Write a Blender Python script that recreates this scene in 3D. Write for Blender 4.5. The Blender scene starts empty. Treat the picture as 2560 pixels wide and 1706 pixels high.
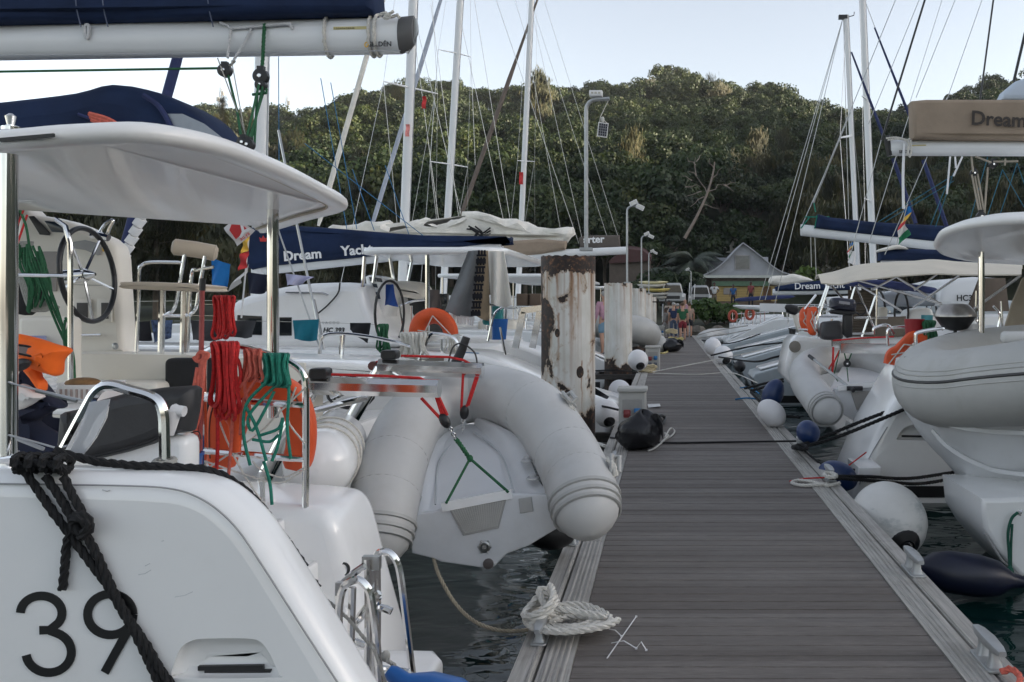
import bpy, bmesh, math, random
from mathutils import Vector as V, Matrix
R = math.radians
rnd = random.Random(7)
scene = bpy.context.scene
COL = scene.collection
# ---------------------------------------------------------------- camera model
# world: X right, Y along the jetty, Z up, jetty deck at Z = 0, eye at 1.7 m
F, CX, CY, EYE, WATER = 2000.0, 1530.0, 696.0, 1.7, -0.55
def P(u, v, y): return V(((u-CX)*y/F, y, EYE-(v-CY)*y/F))
def PS(y, *uv): return [P(a, b, y) for a, b in uv]
def PL(*uvy): return [P(a, b, y) for a, b, y in uvy]
def XX(u, y): return (u-CX)*y/F
def ZZ(v, y): return EYE-(v-CY)*y/F
def deckY(v): return F*EYE/(v-CY)
UP = V((0, 0, 1))
def cr(pts, k=6, closed=False):
    "Catmull-Rom resample"
    pts = [V(p) for p in pts]; n = len(pts); out = []
    if n < 3 and not closed:
        return [pts[0].lerp(pts[-1], i/k) for i in range(k+1)]
    rng = range(n if closed else n-1)
    for i in rng:
        if closed: a, b, c, d = pts[i-1], pts[i], pts[(i+1) % n], pts[(i+2) % n]
        else:
            b, c = pts[i], pts[i+1]
            a = pts[i-1] if i else b*2-c
            d = pts[i+2] if i+2 < n else c*2-b
        for j in range(k):
            t = j/k; t2 = t*t; t3 = t2*t
            out.append(0.5*((2*b)+(c-a)*t+(2*a-5*b+4*c-d)*t2+(3*b-a-3*c+d)*t3))
    if not closed: out.append(pts[-1])
    return out
def sag(a, b, s, k=10):
    a = V(a); b = V(b)
    return [a.lerp(b, i/k)-UP*(s*4*(i/k)*(1-i/k)) for i in range(k+1)]
def frames(pts, closed=False):
    n = len(pts); T = []
    for i in range(n):
        a = pts[i-1] if (i or closed) else pts[0]
        b = pts[(i+1) % n] if (i+1 < n or closed) else pts[-1]
        t = b-a
        T.append(t.normalized() if t.length > 1e-9 else (T[-1] if T else V((0, 0, 1))))
    nrm = T[0].orthogonal().normalized(); out = []
    for i in range(n):
        nrm = nrm-T[i]*nrm.dot(T[i])
        nrm = nrm.normalized() if nrm.length > 1e-6 else T[i].orthogonal().normalized()
        out.append((T[i], nrm.copy(), T[i].cross(nrm)))
    return out
def inset(poly, d):
    "offset a 2D polygon inwards (miter, clamped)"
    n = len(poly); A = sum(poly[i][0]*poly[(i+1) % n][1]-poly[(i+1) % n][0]*poly[i][1] for i in range(n))
    s = 1 if A > 0 else -1; out = []
    for i in range(n):
        p0, p, p1 = V(poly[i-1]), V(poly[i]), V(poly[(i+1) % n])
        a = (p-p0); b = (p1-p)
        if a.length < 1e-9: a = b
        if b.length < 1e-9: b = a
        a = a.normalized(); b = b.normalized()
        n0 = V((-a.y, a.x))*s; n1 = V((-b.y, b.x))*s
        m = n0+n1
        if m.length < 1e-6: m = n0
        m = m.normalized(); c = max(0.45, m.dot(n0))
        out.append(p+m*(d/c))
    for _ in range(6):          # collapse edges that turned over
        bad = [(out[(i+1) % n]-out[i]).dot(V(poly[(i+1) % n])-V(poly[i])) < -1e-9 for i in range(n)]
        if not any(bad) or all(bad): break
        st = next(i for i in range(n) if not bad[i]); i = 0
        while i < n:
            a = (st+1+i) % n
            if not bad[a]: i += 1; continue
            ids = [a]
            while bad[(st+1+i) % n] and i < n: i += 1; ids.append((st+1+i) % n)
            m = sum((out[k] for k in ids), V((0, 0)))/len(ids)
            for k in ids: out[k] = m.copy()
    return [tuple(p) for p in out]
def rrect(x0, y0, x1, y1, r, k=4):
    out = []
    for cx, cy, a in ((x1-r, y0+r, -90), (x1-r, y1-r, 0), (x0+r, y1-r, 90), (x0+r, y0+r, 180)):
        for i in range(k+1):
            t = R(a+90*i/k); out.append((cx+r*math.cos(t), cy+r*math.sin(t)))
    return out
def cr2(pts, k=5, closed=True):
    return [(p.x, p.y) for p in cr([V((a, b, 0)) for a, b in pts], k, closed)]
MATS = {}
class MB:
    def __init__(s): s.v = []; s.f = []; s.m = []; s.mi = 0
    def add(s, vs, fs):
        o = len(s.v); s.v += [tuple(x) for x in vs]
        s.f += [tuple(i+o for i in f) for f in fs]; s.m += [s.mi]*len(fs); return s
    def slot(s, i): s.mi = i; return s
    def box(s, c, d, rot=None):
        c = V(c); h = [x/2 for x in d]
        vs = [V((x*h[0], y*h[1], z*h[2])) for x in (-1, 1) for y in (-1, 1) for z in (-1, 1)]
        if rot is not None: vs = [rot @ x for x in vs]
        return s.add([c+x for x in vs], [(0, 1, 3, 2), (4, 6, 7, 5), (0, 4, 5, 1), (2, 3, 7, 6), (0, 2, 6, 4), (1, 5, 7, 3)])
    def bx(s, x0, y0, z0, x1, y1, z1):
        return s.box(((x0+x1)/2, (y0+y1)/2, (z0+z1)/2), (abs(x1-x0), abs(y1-y0), abs(z1-z0)))
    def loft(s, rings, cap0=True, cap1=True, closed=True):
        n = len(rings[0]); vs = [p for r in rings for p in r]; fs = []
        for i in range(len(rings)-1):
            for j in range(n if closed else n-1):
                k = (j+1) % n
                fs.append((i*n+j, i*n+k, (i+1)*n+k, (i+1)*n+j))
        if cap0: fs.append(tuple(range(n)))
        if cap1: fs.append(tuple((len(rings)-1)*n+j for j in range(n)))
        return s.add(vs, fs)
    def tube(s, pts, r, n=8, closed=False, cap=True, flat=1.0):
        pts = [V(p) for p in pts]; fr = frames(pts, closed); rings = []
        for i, p in enumerate(pts):
            ri = r[min(i, len(r)-1)] if isinstance(r, (list, tuple)) else r
            rings.append([p+(fr[i][1]*math.cos(2*math.pi*j/n)*ri+fr[i][2]*math.sin(2*math.pi*j/n)*ri*flat) for j in range(n)])
        if closed:
            rings.append(rings[0]); return s.loft(rings, False, False)
        return s.loft(rings, cap, cap)
    def bar(s, pts, w, h, up=UP):
        "rectangular section swept along pts"
        pts = [V(p) for p in pts]; rings = []
        for i, p in enumerate(pts):
            t = (pts[min(i+1, len(pts)-1)]-pts[max(i-1, 0)]).normalized()
            a = t.cross(up)
            a = a.normalized() if a.length > 1e-5 else t.orthogonal().normalized()
            b = a.cross(t)
            rings.append([p+a*w/2+b*h/2, p-a*w/2+b*h/2, p-a*w/2-b*h/2, p+a*w/2-b*h/2])
        return s.loft(rings)
    def rope(s, pts, r, pitch=None, strands=3, n=5, step=None):
        "laid rope: helical strands round a path"
        pitch = pitch or r*7; step = step or r*1.3
        L = 0; pts = [V(p) for p in pts]; res = [pts[0]]; acc = 0
        for a, b in zip(pts, pts[1:]):
            d = (b-a).length; t = step-acc
            while t < d:
                res.append(a.lerp(b, t/d)); t += step
            acc = d-(t-step)
        res.append(pts[-1]); fr = frames(res)
        for k in range(strands):
            path = []
            for i, p in enumerate(res):
                an = 2*math.pi*(i*step/pitch+k/strands)
                path.append(p+fr[i][1]*math.cos(an)*r*.52+fr[i][2]*math.sin(an)*r*.52)
            s.tube(path, r*.56, n)
        return s
    def lathe(s, prof, base, axis=UP, n=20, cap=True):
        axis = V(axis).normalized(); a = axis.orthogonal().normalized(); b = axis.cross(a); base = V(base)
        rings = [[base+axis*h+(a*math.cos(2*math.pi*j/n)+b*math.sin(2*math.pi*j/n))*max(r, 1e-4) for j in range(n)] for r, h in prof]
        return s.loft(rings, cap, cap)
    def ell(s, c, d, rot=None, nu=14, nv=9, power=1.0):
        c = V(c); rings = []
        for i in range(nv+1):
            t = math.pi*i/nv; st = max(math.sin(t), 1e-3)**power; ct = math.copysign(abs(math.cos(t))**power, math.cos(t)); ring = []
            for j in range(nu):
                p = 2*math.pi*j/nu
                q = V((d[0]*st*math.cos(p), d[1]*st*math.sin(p), d[2]*ct))
                ring.append(c+(rot @ q if rot is not None else q))
            rings.append(ring)
        return s.loft(rings)
    def slab(s, poly, mp, t, bev=0.01, seg=3, bev0=None):
        "2D outline -> solid of thickness t with rounded edges; mp(a, b, h) -> world"
        bev0 = bev if bev0 is None else bev0; rings = []
        def ring(d, h): return [V(mp(a, b, h)) for a, b in (inset(poly, d) if d > 1e-6 else poly)]
        if bev0 > 0:
            for i in range(seg): 
                an = math.pi/2*i/seg; rings.append(ring(bev0*(1-math.sin(an)), bev0*(1-math.cos(an))))
            rings.append(ring(0, bev0))
        else: rings.append(ring(0, 0))
        if bev > 0:
            for i in range(seg+1):
                an = math.pi/2*i/seg; rings.append(ring(bev*(1-math.cos(an)), t-bev+bev*math.sin(an)))
        else: rings.append(ring(0, t))
        return s.loft(rings)
    def grid(s, fn, nu, nv):
        vs = [V(fn(i/nu, j/nv)) for i in range(nu+1) for j in range(nv+1)]; w = nv+1
        return s.add(vs, [(i*w+j, (i+1)*w+j, (i+1)*w+j+1, i*w+j+1) for i in range(nu) for j in range(nv)])
    def sheet(s, fn, nu, nv, t=.004):
        "grid with thickness"
        g = [[V(fn(i/nu, j/nv)) for j in range(nv+1)] for i in range(nu+1)]
        vs = []; w = nv+1
        for sg in (1, -1):
            for i in range(nu+1):
                for j in range(nv+1):
                    a = g[min(i+1, nu)][j]-g[max(i-1, 0)][j]; b = g[i][min(j+1, nv)]-g[i][max(j-1, 0)]
                    nn = a.cross(b); nn = nn.normalized() if nn.length > 1e-9 else UP
                    vs.append(g[i][j]+nn*(sg*t/2))
        N = (nu+1)*w; fs = []
        for i in range(nu):
            for j in range(nv):
                q = (i*w+j, (i+1)*w+j, (i+1)*w+j+1, i*w+j+1)
                fs.append(q); fs.append(tuple(N+x for x in reversed(q)))
        per = [i*w for i in range(nu+1)]+[nu*w+j for j in range(1, nv+1)]+[i*w+nv for i in range(nu-1, -1, -1)]+[j for j in range(nv-1, 0, -1)]
        for a, b in zip(per, per[1:]+per[:1]): fs.append((a, b, N+b, N+a))
        return s.add(vs, fs)
    def mesh(s, name, mats, off=None, sharp=.75):
        me = bpy.data.meshes.new(name)
        off = V(off) if off is not None else V((0, 0, 0))
        me.from_pydata([tuple(V(p)-off) for p in s.v], [], s.f)
        for m in (mats if isinstance(mats, (list, tuple)) else [mats]): me.materials.append(m)
        for p, mi in zip(me.polygons, s.m): p.material_index = mi
        bm = bmesh.new(); bm.from_mesh(me)
        bmesh.ops.recalc_face_normals(bm, faces=bm.faces)
        for f in bm.faces: f.smooth = True
        for e in bm.edges:
            if len(e.link_faces) == 2 and (e.calc_face_angle(0) > sharp or (sharp < 5 and max(len(f.verts) for f in e.link_faces) > 6)): e.smooth = False
        bm.to_mesh(me); bm.free(); return me
    def build(s, name, mat, parent=None, sharp=.75):
        if parent is None:
            xs = [p[0] for p in s.v]; ys = [p[1] for p in s.v]; zs = [p[2] for p in s.v]
            base = V(((min(xs)+max(xs))/2, (min(ys)+max(ys))/2, min(zs)))
        else: base = V(parent['_b'])
        o = bpy.data.objects.new(name, s.mesh(name, mat, base, sharp)); COL.objects.link(o)
        if parent is None: o.location = base
        else: o.parent = parent
        o['_b'] = tuple(base); return o
def builds(s, name, mat, parent):
    "separate pieces -> separate parts (clusters of touching shells)"
    n = len(s.v); par = list(range(n))
    def find(a):
        while par[a] != a: par[a] = par[par[a]]; a = par[a]
        return a
    for f in s.f:
        for k in f[1:]: par[find(k)] = find(f[0])
    box = {}
    for i, p in enumerate(s.v):
        b = box.setdefault(find(i), [list(p), list(p)])
        for k in range(3): b[0][k] = min(b[0][k], p[k]); b[1][k] = max(b[1][k], p[k])
    keys = list(box); grp = {k: k for k in keys}; ch = True
    while ch:
        ch = False
        for i, a in enumerate(keys):
            for b in keys[i+1:]:
                if grp[a] != grp[b] and all(box[a][0][k] <= box[b][1][k]+.004 and box[b][0][k] <= box[a][1][k]+.004 for k in range(3)):
                    ga, gb = grp[a], grp[b]; ch = True
                    for k in keys:
                        if grp[k] == gb: grp[k] = ga
    for g in set(grp.values()):
        m = MB(); idx = {}
        for f in s.f:
            if grp[find(f[0])] == g:
                q = []
                for i in f:
                    if i not in idx: idx[i] = len(m.v); m.v.append(s.v[i])
                    q.append(idx[i])
                m.f.append(tuple(q)); m.m.append(0)
        m.build(name, mat, parent)
MB.builds = builds
def tag(o, label=None, cat=None, group=None, kind=None):
    if label: o['label'] = label
    if cat: o['category'] = cat
    if group: o['group'] = group
    if kind: o['kind'] = kind
    return o
def thing(name, base, label, cat, group=None):
    o = bpy.data.objects.new(name, None); COL.objects.link(o); o.location = V(base); o.empty_display_size = .2
    o['_b'] = tuple(V(base)); return tag(o, label, cat, group)
def kids(o): return [c for c in bpy.data.objects if c.parent == o]
def copy_tree(o, parent=None):
    c = o.copy(); COL.objects.link(c)
    if parent is not None: c.parent = parent
    for ch in list(o.children): copy_tree(ch, c)
    return c
def clone(o, loc, rz=None, label=None, group=None, sc=None):
    c = copy_tree(o); c.location = V(loc)
    if rz is not None: c.rotation_euler = (0, 0, rz)
    if sc is not None: c.scale = (sc, sc, sc) if not isinstance(sc, (tuple, list)) else sc
    if label: c['label'] = label
    if group: c['group'] = group
    return c
def text(body, o, xa, ya, size, mat, parent, name='lettering', ext=.002, bold=0.0, align='LEFT', shear=0, sp=1.0):
    "raised lettering on a surface: o origin, xa/ya unit axes"
    cu = bpy.data.curves.new(name, 'FONT'); cu.body = body; cu.size = size; cu.extrude = ext; cu.offset = bold; cu.align_x = align; cu.shear = shear; cu.space_character = sp
    cu.resolution_u = 3
    ob = bpy.data.objects.new('tmp', cu); COL.objects.link(ob)
    me = bpy.data.meshes.new_from_object(ob.evaluated_get(bpy.context.evaluated_depsgraph_get()))
    bpy.data.objects.remove(ob)
    xa = V(xa).normalized(); ya = V(ya); ya = (ya-xa*ya.dot(xa)).normalized(); za = xa.cross(ya)
    base = V(parent['_b']) if parent is not None else V((0, 0, 0))
    o = V(o)
    for vert in me.vertices:
        c = vert.co; q = o+xa*c.x+ya*c.y+za*c.z-base; vert.co = q
    me.materials.clear(); me.materials.append(mat)
    ob = bpy.data.objects.new(name, me); COL.objects.link(ob)
    ob.parent = parent; ob['_b'] = tuple(base); return ob
def cut(obj, cutter):
    "boolean difference, cutter removed"
    md = obj.modifiers.new('cut', 'BOOLEAN'); md.operation = 'DIFFERENCE'; md.object = cutter; md.solver = 'EXACT'
    bpy.context.view_layer.update()
    me = bpy.data.meshes.new_from_object(obj.evaluated_get(bpy.context.evaluated_depsgraph_get()))
    obj.modifiers.clear(); old = obj.data; obj.data = me
    bm = bmesh.new(); bm.from_mesh(me)
    for e in bm.edges:
        e.smooth = not (len(e.link_faces) == 2 and (e.calc_face_angle(0) > .6 or max(len(f.verts) for f in e.link_faces) > 6))
    for f in bm.faces: f.smooth = True
    bm.to_mesh(me); bm.free()
    bpy.data.objects.remove(cutter)
# ---------------------------------------------------------------- materials
class NT:
    def __init__(s, name):
        s.m = bpy.data.materials.new(name); s.m.use_nodes = True; s.n = s.m.node_tree.nodes; s.l = s.m.node_tree.links
        s.b = s.n['Principled BSDF']; s.tc = s.n.new('ShaderNodeTexCoord')
    def link(s, a, b): s.l.new(a, b)
    def map(s, scale=(1, 1, 1), src='Object', loc=(0, 0, 0)):
        m = s.n.new('ShaderNodeMapping'); m.inputs['Scale'].default_value = scale; m.inputs['Location'].default_value = loc
        s.link(s.tc.outputs[src], m.inputs['Vector']); return m.outputs[0]
    def noise(s, vec, scale, detail=4, rough=.55, dist=0):
        t = s.n.new('ShaderNodeTexNoise'); t.inputs['Scale'].default_value = scale; t.inputs['Detail'].default_value = detail
        t.inputs['Roughness'].default_value = rough; t.inputs['Distortion'].default_value = dist
        s.link(vec, t.inputs['Vector']); return t.outputs['Fac']
    def ramp(s, fac, stops):
        r = s.n.new('ShaderNodeValToRGB'); e = r.color_ramp.elements
        while len(e) < len(stops): e.new(.5)
        for el, (p, c) in zip(e, stops):
            el.position = p; el.color = (c, c, c, 1) if isinstance(c, (int, float)) else (*c, 1)
        s.link(fac, r.inputs[0]); return r.outputs[0]
    def mix(s, fac, a, b, mode='MIX'):
        x = s.n.new('ShaderNodeMix'); x.data_type = 'RGBA'; x.blend_type = mode
        for sock, val in ((x.inputs[0], fac), (x.inputs[6], a), (x.inputs[7], b)):
            if isinstance(val, (int, float)): sock.default_value = val
            elif isinstance(val, tuple): sock.default_value = (*val, 1)
            else: s.link(val, sock)
        return x.outputs[2]
    def math(s, op, a, b=0.0, clamp=False):
        x = s.n.new('ShaderNodeMath'); x.operation = op; x.use_clamp = clamp
        for sock, val in zip(x.inputs, (a, b)):
            if isinstance(val, (int, float)): sock.default_value = val
            else: s.link(val, sock)
        return x.outputs[0]
    def xyz(s, src='Object'):
        x = s.n.new('ShaderNodeSeparateXYZ'); s.link(s.tc.outputs[src], x.inputs[0]); return x.outputs
    def bump(s, h, strength=.3, dist=.01):
        b = s.n.new('ShaderNodeBump'); b.inputs['Strength'].default_value = strength; b.inputs['Distance'].default_value = dist
        s.link(h, b.inputs['Height']); s.link(b.outputs[0], s.b.inputs['Normal'])
    def set(s, **k):
        for a, val in k.items():
            sock = s.b.inputs[a.replace('_', ' ')]
            if isinstance(val, (int, float)): sock.default_value = val
            elif isinstance(val, tuple): sock.default_value = (*val, 1)
            else: s.link(val, sock)
        return s
def M(name, col, rough=.5, metal=0, var=.12, vs=4, bump=0, bs=60, coat=0, dirt=0, dcol=(.25, .22, .18), ds=3, sheen=0, stretch=(1, 1, 1), spec=.5, bd=.004):
    t = NT(name); vec = t.map(stretch)
    f = t.noise(vec, vs, 5, .6)
    lo = tuple(c*(1-var) for c in col); hi = tuple(min(1, c*(1+var)) for c in col)
    c = t.ramp(f, [(.3, lo), (.7, hi)])
    if dirt:
        d = t.noise(t.map(stretch, loc=(3, 5, 7)), ds, 8, .68)
        c = t.mix(t.ramp(d, [(.52, 0.0), (.75, dirt)]), c, dcol)
    t.set(Base_Color=c, Roughness=rough, Metallic=metal)
    t.b.inputs['Specular IOR Level'].default_value = spec
    if coat: t.b.inputs['Coat Weight'].default_value = coat; t.b.inputs['Coat Roughness'].default_value = .08
    if sheen: t.b.inputs['Sheen Weight'].default_value = sheen
    if bump: t.bump(t.noise(vec, bs, 6, .6), bump, bd)
    MATS[name] = t.m; return t.m
gel = M('gelcoat', (.86, .86, .85), .22, var=.03, vs=1.5, coat=.5, dirt=.16, dcol=(.5, .47, .41), ds=2.2)
gel2 = M('gelcoat_far', (.76, .77, .77), .35, var=.04, vs=1, dirt=.2, dcol=(.5, .48, .44), ds=1.5)
cream = M('cream_gelcoat', (.74, .70, .62), .4, var=.03, vs=2, dirt=.12, dcol=(.5, .45, .37), bump=.05, bs=120)
hypalon = M('grey_tube_fabric', (.50, .50, .49), .48, var=.06, vs=2.5, dirt=.35, dcol=(.34, .32, .28), ds=2.6, bump=.06, bs=220)
hyp_dark = M('tube_strake', (.40, .40, .385), .45, var=.06, dirt=.3, dcol=(.28, .26, .22))
grp = M('dinghy_floor', (.66, .67, .68), .4, var=.04, dirt=.25, dcol=(.42, .40, .35), ds=2)
chrome = M('stainless', (.80, .79, .77), .10, 1, var=.05, vs=8)
steel = M('dull_steel', (.45, .45, .44), .35, 1, var=.1, vs=12)
galv = M('galvanised', (.42, .43, .43), .5, .7, var=.12, vs=14)
alu = M('mast_white', (.74, .75, .75), .3, var=.03, vs=1)
navy = M('navy_canvas', (.010, .022, .062), .8, var=.25, vs=2.5, bump=.25, bs=7, bd=.03, spec=.25)
navy2 = M('navy_cover', (.02, .03, .10), .8, var=.25, vs=3, bump=.25, bs=9, bd=.03)
tan = M('tan_canvas', (.30, .235, .175), .9, var=.12, vs=3, bump=.3, bs=5, bd=.03)
sailc = M('sail_cloth', (.78, .75, .68), .8, var=.12, vs=3, bump=.4, bs=9, bd=.04, dirt=.2, dcol=(.45, .40, .30))
creamc = M('cream_canvas', (.60, .55, .46), .85, var=.07, vs=2, bump=.12, bs=12)
vinyl = M('cream_vinyl', (.50, .42, .32), .5, var=.06)
blackp = M('black_plastic', (.012, .012, .013), .4, var=.2)
blackr = M('black_rope', (.012, .012, .013), .9, var=.35, vs=90, bump=.3, bs=300)
whiter = M('white_rope', (.60, .58, .53), .9, var=.15, vs=60, bump=.3, bs=300, dirt=.3, dcol=(.35, .32, .27), ds=30)
greyr = M('grey_rope', (.34, .33, .30), .9, var=.2, vs=60, bump=.3, bs=300)
redr = M('red_rope', (.50, .018, .018), .8, var=.3, vs=60, bump=.3, bs=300)
pinkr = M('faded_red_rope', (.58, .13, .09), .85, var=.2, vs=60, bump=.3, bs=300)
greenr = M('teal_green_rope', (.012, .19, .13), .8, var=.3, vs=60, bump=.3, bs=300)
greend = M('dark_green_rope', (.016, .10, .04), .8, var=.3, vs=60)
bluer = M('blue_line', (.03, .15, .30), .8, var=.2)
yellowr = M('yellow_hose', (.50, .42, .16), .6, var=.2, vs=10)
orange = M('orange_buoy', (.72, .095, .02), .5, var=.12, vs=6, dirt=.25, dcol=(.35, .06, .03), ds=5)
orangec = M('orange_jacket', (.95, .15, .01), .65, var=.1, vs=8, bump=.25, bs=14, bd=.01)
charcoal = M('charcoal_cover', (.028, .028, .030), .55, var=.25, vs=4, bump=.2, bs=10, bd=.02)
blackc = M('black_cushion', (.010, .010, .011), .8, var=.2)
navyc = M('navy_cushion', (.010, .014, .035), .85, var=.2, bump=.2, bs=14, bd=.02)
whitec = M('white_cloth', (.68, .67, .65), .85, var=.06, bump=.15, bs=18, bd=.015)
bluep = M('blue_plastic', (.01, .10, .34), .35, var=.1)
bluef = M('blue_fender', (.012, .035, .12), .35, var=.2, dirt=.2, dcol=(.1, .12, .16))
darkf = M('dark_fender', (.007, .010, .028), .4, var=.3)
whitef = M('white_fender', (.62, .61, .58), .4, var=.06, vs=4, dirt=1, dcol=(.09, .14, .15), ds=2.0, stretch=(1, 1, 2))
whitep = M('white_plastic', (.74, .73, .73), .35, var=.03)
clearp = NT('clear_plastic'); clearp.set(Base_Color=(.8, .82, .85), Roughness=.15, Alpha=.35); clearp = clearp.m
glassd = M('dark_window', (.015, .018, .02), .08, var=.1, coat=.6)
screen = M('dark_screen', (.02, .03, .045), .12, var=.2)
blacki = M('black_lettering', (.008, .008, .009), .4, var=.1)
whitei = M('white_lettering', (.78, .78, .78), .6, var=.03)
brown = M('brown_lettering', (.035, .028, .024), .7, var=.1)
redi = M('red_print', (.55, .03, .03), .6, var=.1)
yeli = M('yellow_print', (.75, .45, .05), .6, var=.1)
greyp = M('pedestal_grey', (.44, .43, .40), .5, var=.06, dirt=.35, dcol=(.28, .26, .22), ds=6)
garb = M('bin_bag', (.010, .010, .012), .22, var=.3, bump=.5, bs=16, bd=.03)
skin = M('skin', (.44, .25, .17), .55, var=.08)
skind = M('dark_skin', (.09, .045, .028), .55, var=.08)
wicker = M('bread_crust', (.22, .12, .05), .8, var=.35, vs=20, bump=.4, bs=40)
smoke = M('solar_cell', (.012, .014, .03), .15, var=.2)
def cloth(name, col, **k): return M(name, col, .9, var=.12, vs=5, bump=.25, bs=14, bd=.015, **k)
tealc = cloth('teal_cloth', (.01, .17, .24)); bluec = cloth('blue_towel', (.012, .16, .46)); blackcl = cloth('black_cloth', (.010, .010, .014))
greyc = cloth('grey_towel', (.17, .18, .185)); dgreyc = cloth('dark_grey_towel', (.045, .045, .05)); lilac = cloth('lilac_cloth', (.50, .50, .68)); browncl = cloth('brown_towel', (.10, .085, .08))
# ---- deck boards: grain + per-board tint
t = NT('weathered_deck'); o = t.xyz(); bi = t.math('FLOOR', t.math('ADD', t.math('DIVIDE', t.math('ADD', o[1], 20.0), .127), .5))
wn = t.n.new('ShaderNodeTexWhiteNoise'); wn.noise_dimensions = '1D'; t.link(bi, wn.inputs['W'])
wy2 = t.n.new('ShaderNodeCombineXYZ'); t.link(t.math('ADD', o[0], t.math('MULTIPLY', wn.outputs['Value'], 37.0)), wy2.inputs[0]); t.link(o[1], wy2.inputs[1])
def gm(sx, sy):
    mp = t.n.new('ShaderNodeMapping'); mp.inputs['Scale'].default_value = (sx, sy, 1); t.link(wy2.outputs[0], mp.inputs['Vector']); return mp.outputs[0]
gr = t.noise(gm(1.6, 46), 5, 8, .72, .3); gl = t.noise(gm(.9, 5), 1.7, 6, .62); rib = t.n.new('ShaderNodeTexWave'); rib.bands_direction = 'Y'; rib.inputs['Scale'].default_value = 24; rib.inputs['Distortion'].default_value = .6; t.link(t.tc.outputs['Object'], rib.inputs['Vector'])
c = t.ramp(gr, [(.28, (.084, .073, .064)), (.5, (.172, .155, .141)), (.74, (.285, .262, .243))])
c = t.mix(.9, c, t.ramp(wn.outputs['Value'], [(0, (.55, .51, .49)), (.35, (.80, .77, .75)), (.7, (.97, .95, .94)), (1, (1.0, 1.0, 1.0))]), 'MULTIPLY')
c = t.mix(t.ramp(gl, [(.42, 0.0), (.7, .55)]), c, (.082, .071, .063))
c = t.mix(t.ramp(t.noise(t.map((1, 1, 1), loc=(2, 0, 0)), 1.1, 6, .65), [(.5, 0.0), (.8, .35)]), c, (.19, .18, .17))
c = t.mix(t.ramp(t.noise(t.map((1, 1, 1), loc=(2, 0, 0)), 26, 4, .7), [(.68, 0.0), (.78, .6)]), c, (.28, .26, .24))
t.set(Base_Color=c, Roughness=.7); t.bump(t.math('ADD', gr, t.math('MULTIPLY', rib.outputs['Fac'], .5)), .5, .004); deckm = t.m
# ---- ribbed aluminium edging
t = NT('weathered_edge_rail'); g1 = t.noise(t.map((30, .7, 1)), 3, 7, .65); g2 = t.noise(t.map((1, 1, 1)), 5, 6, .6)
c = t.ramp(g1, [(.3, (.24, .23, .205)), (.55, (.41, .39, .36)), (.75, (.54, .52, .49))]); c = t.mix(t.ramp(g2, [(.5, 0.0), (.8, .5)]), c, (.14, .125, .105))
t.set(Base_Color=c, Roughness=.55, Metallic=.15); t.bump(g1, .2, .003); edgem = t.m
darkw = M('dark_timber', (.05, .045, .04), .85, var=.4, vs=8, bump=.5, bs=30, stretch=(1, 1, 6))
# ---- water
t = NT('harbour_water'); w1 = t.noise(t.map((1, 1.5, 1)), .95, 2, .4, 1.2); w2 = t.noise(t.map((1, 1.7, 1)), 3.2, 2, .45, .8)
h = t.math('ADD', w1, t.math('MULTIPLY', w2, .17))
t.set(Base_Color=(.003, .018, .017), Roughness=.02, IOR=1.27); t.bump(h, .42, .10); waterm = t.m
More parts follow.
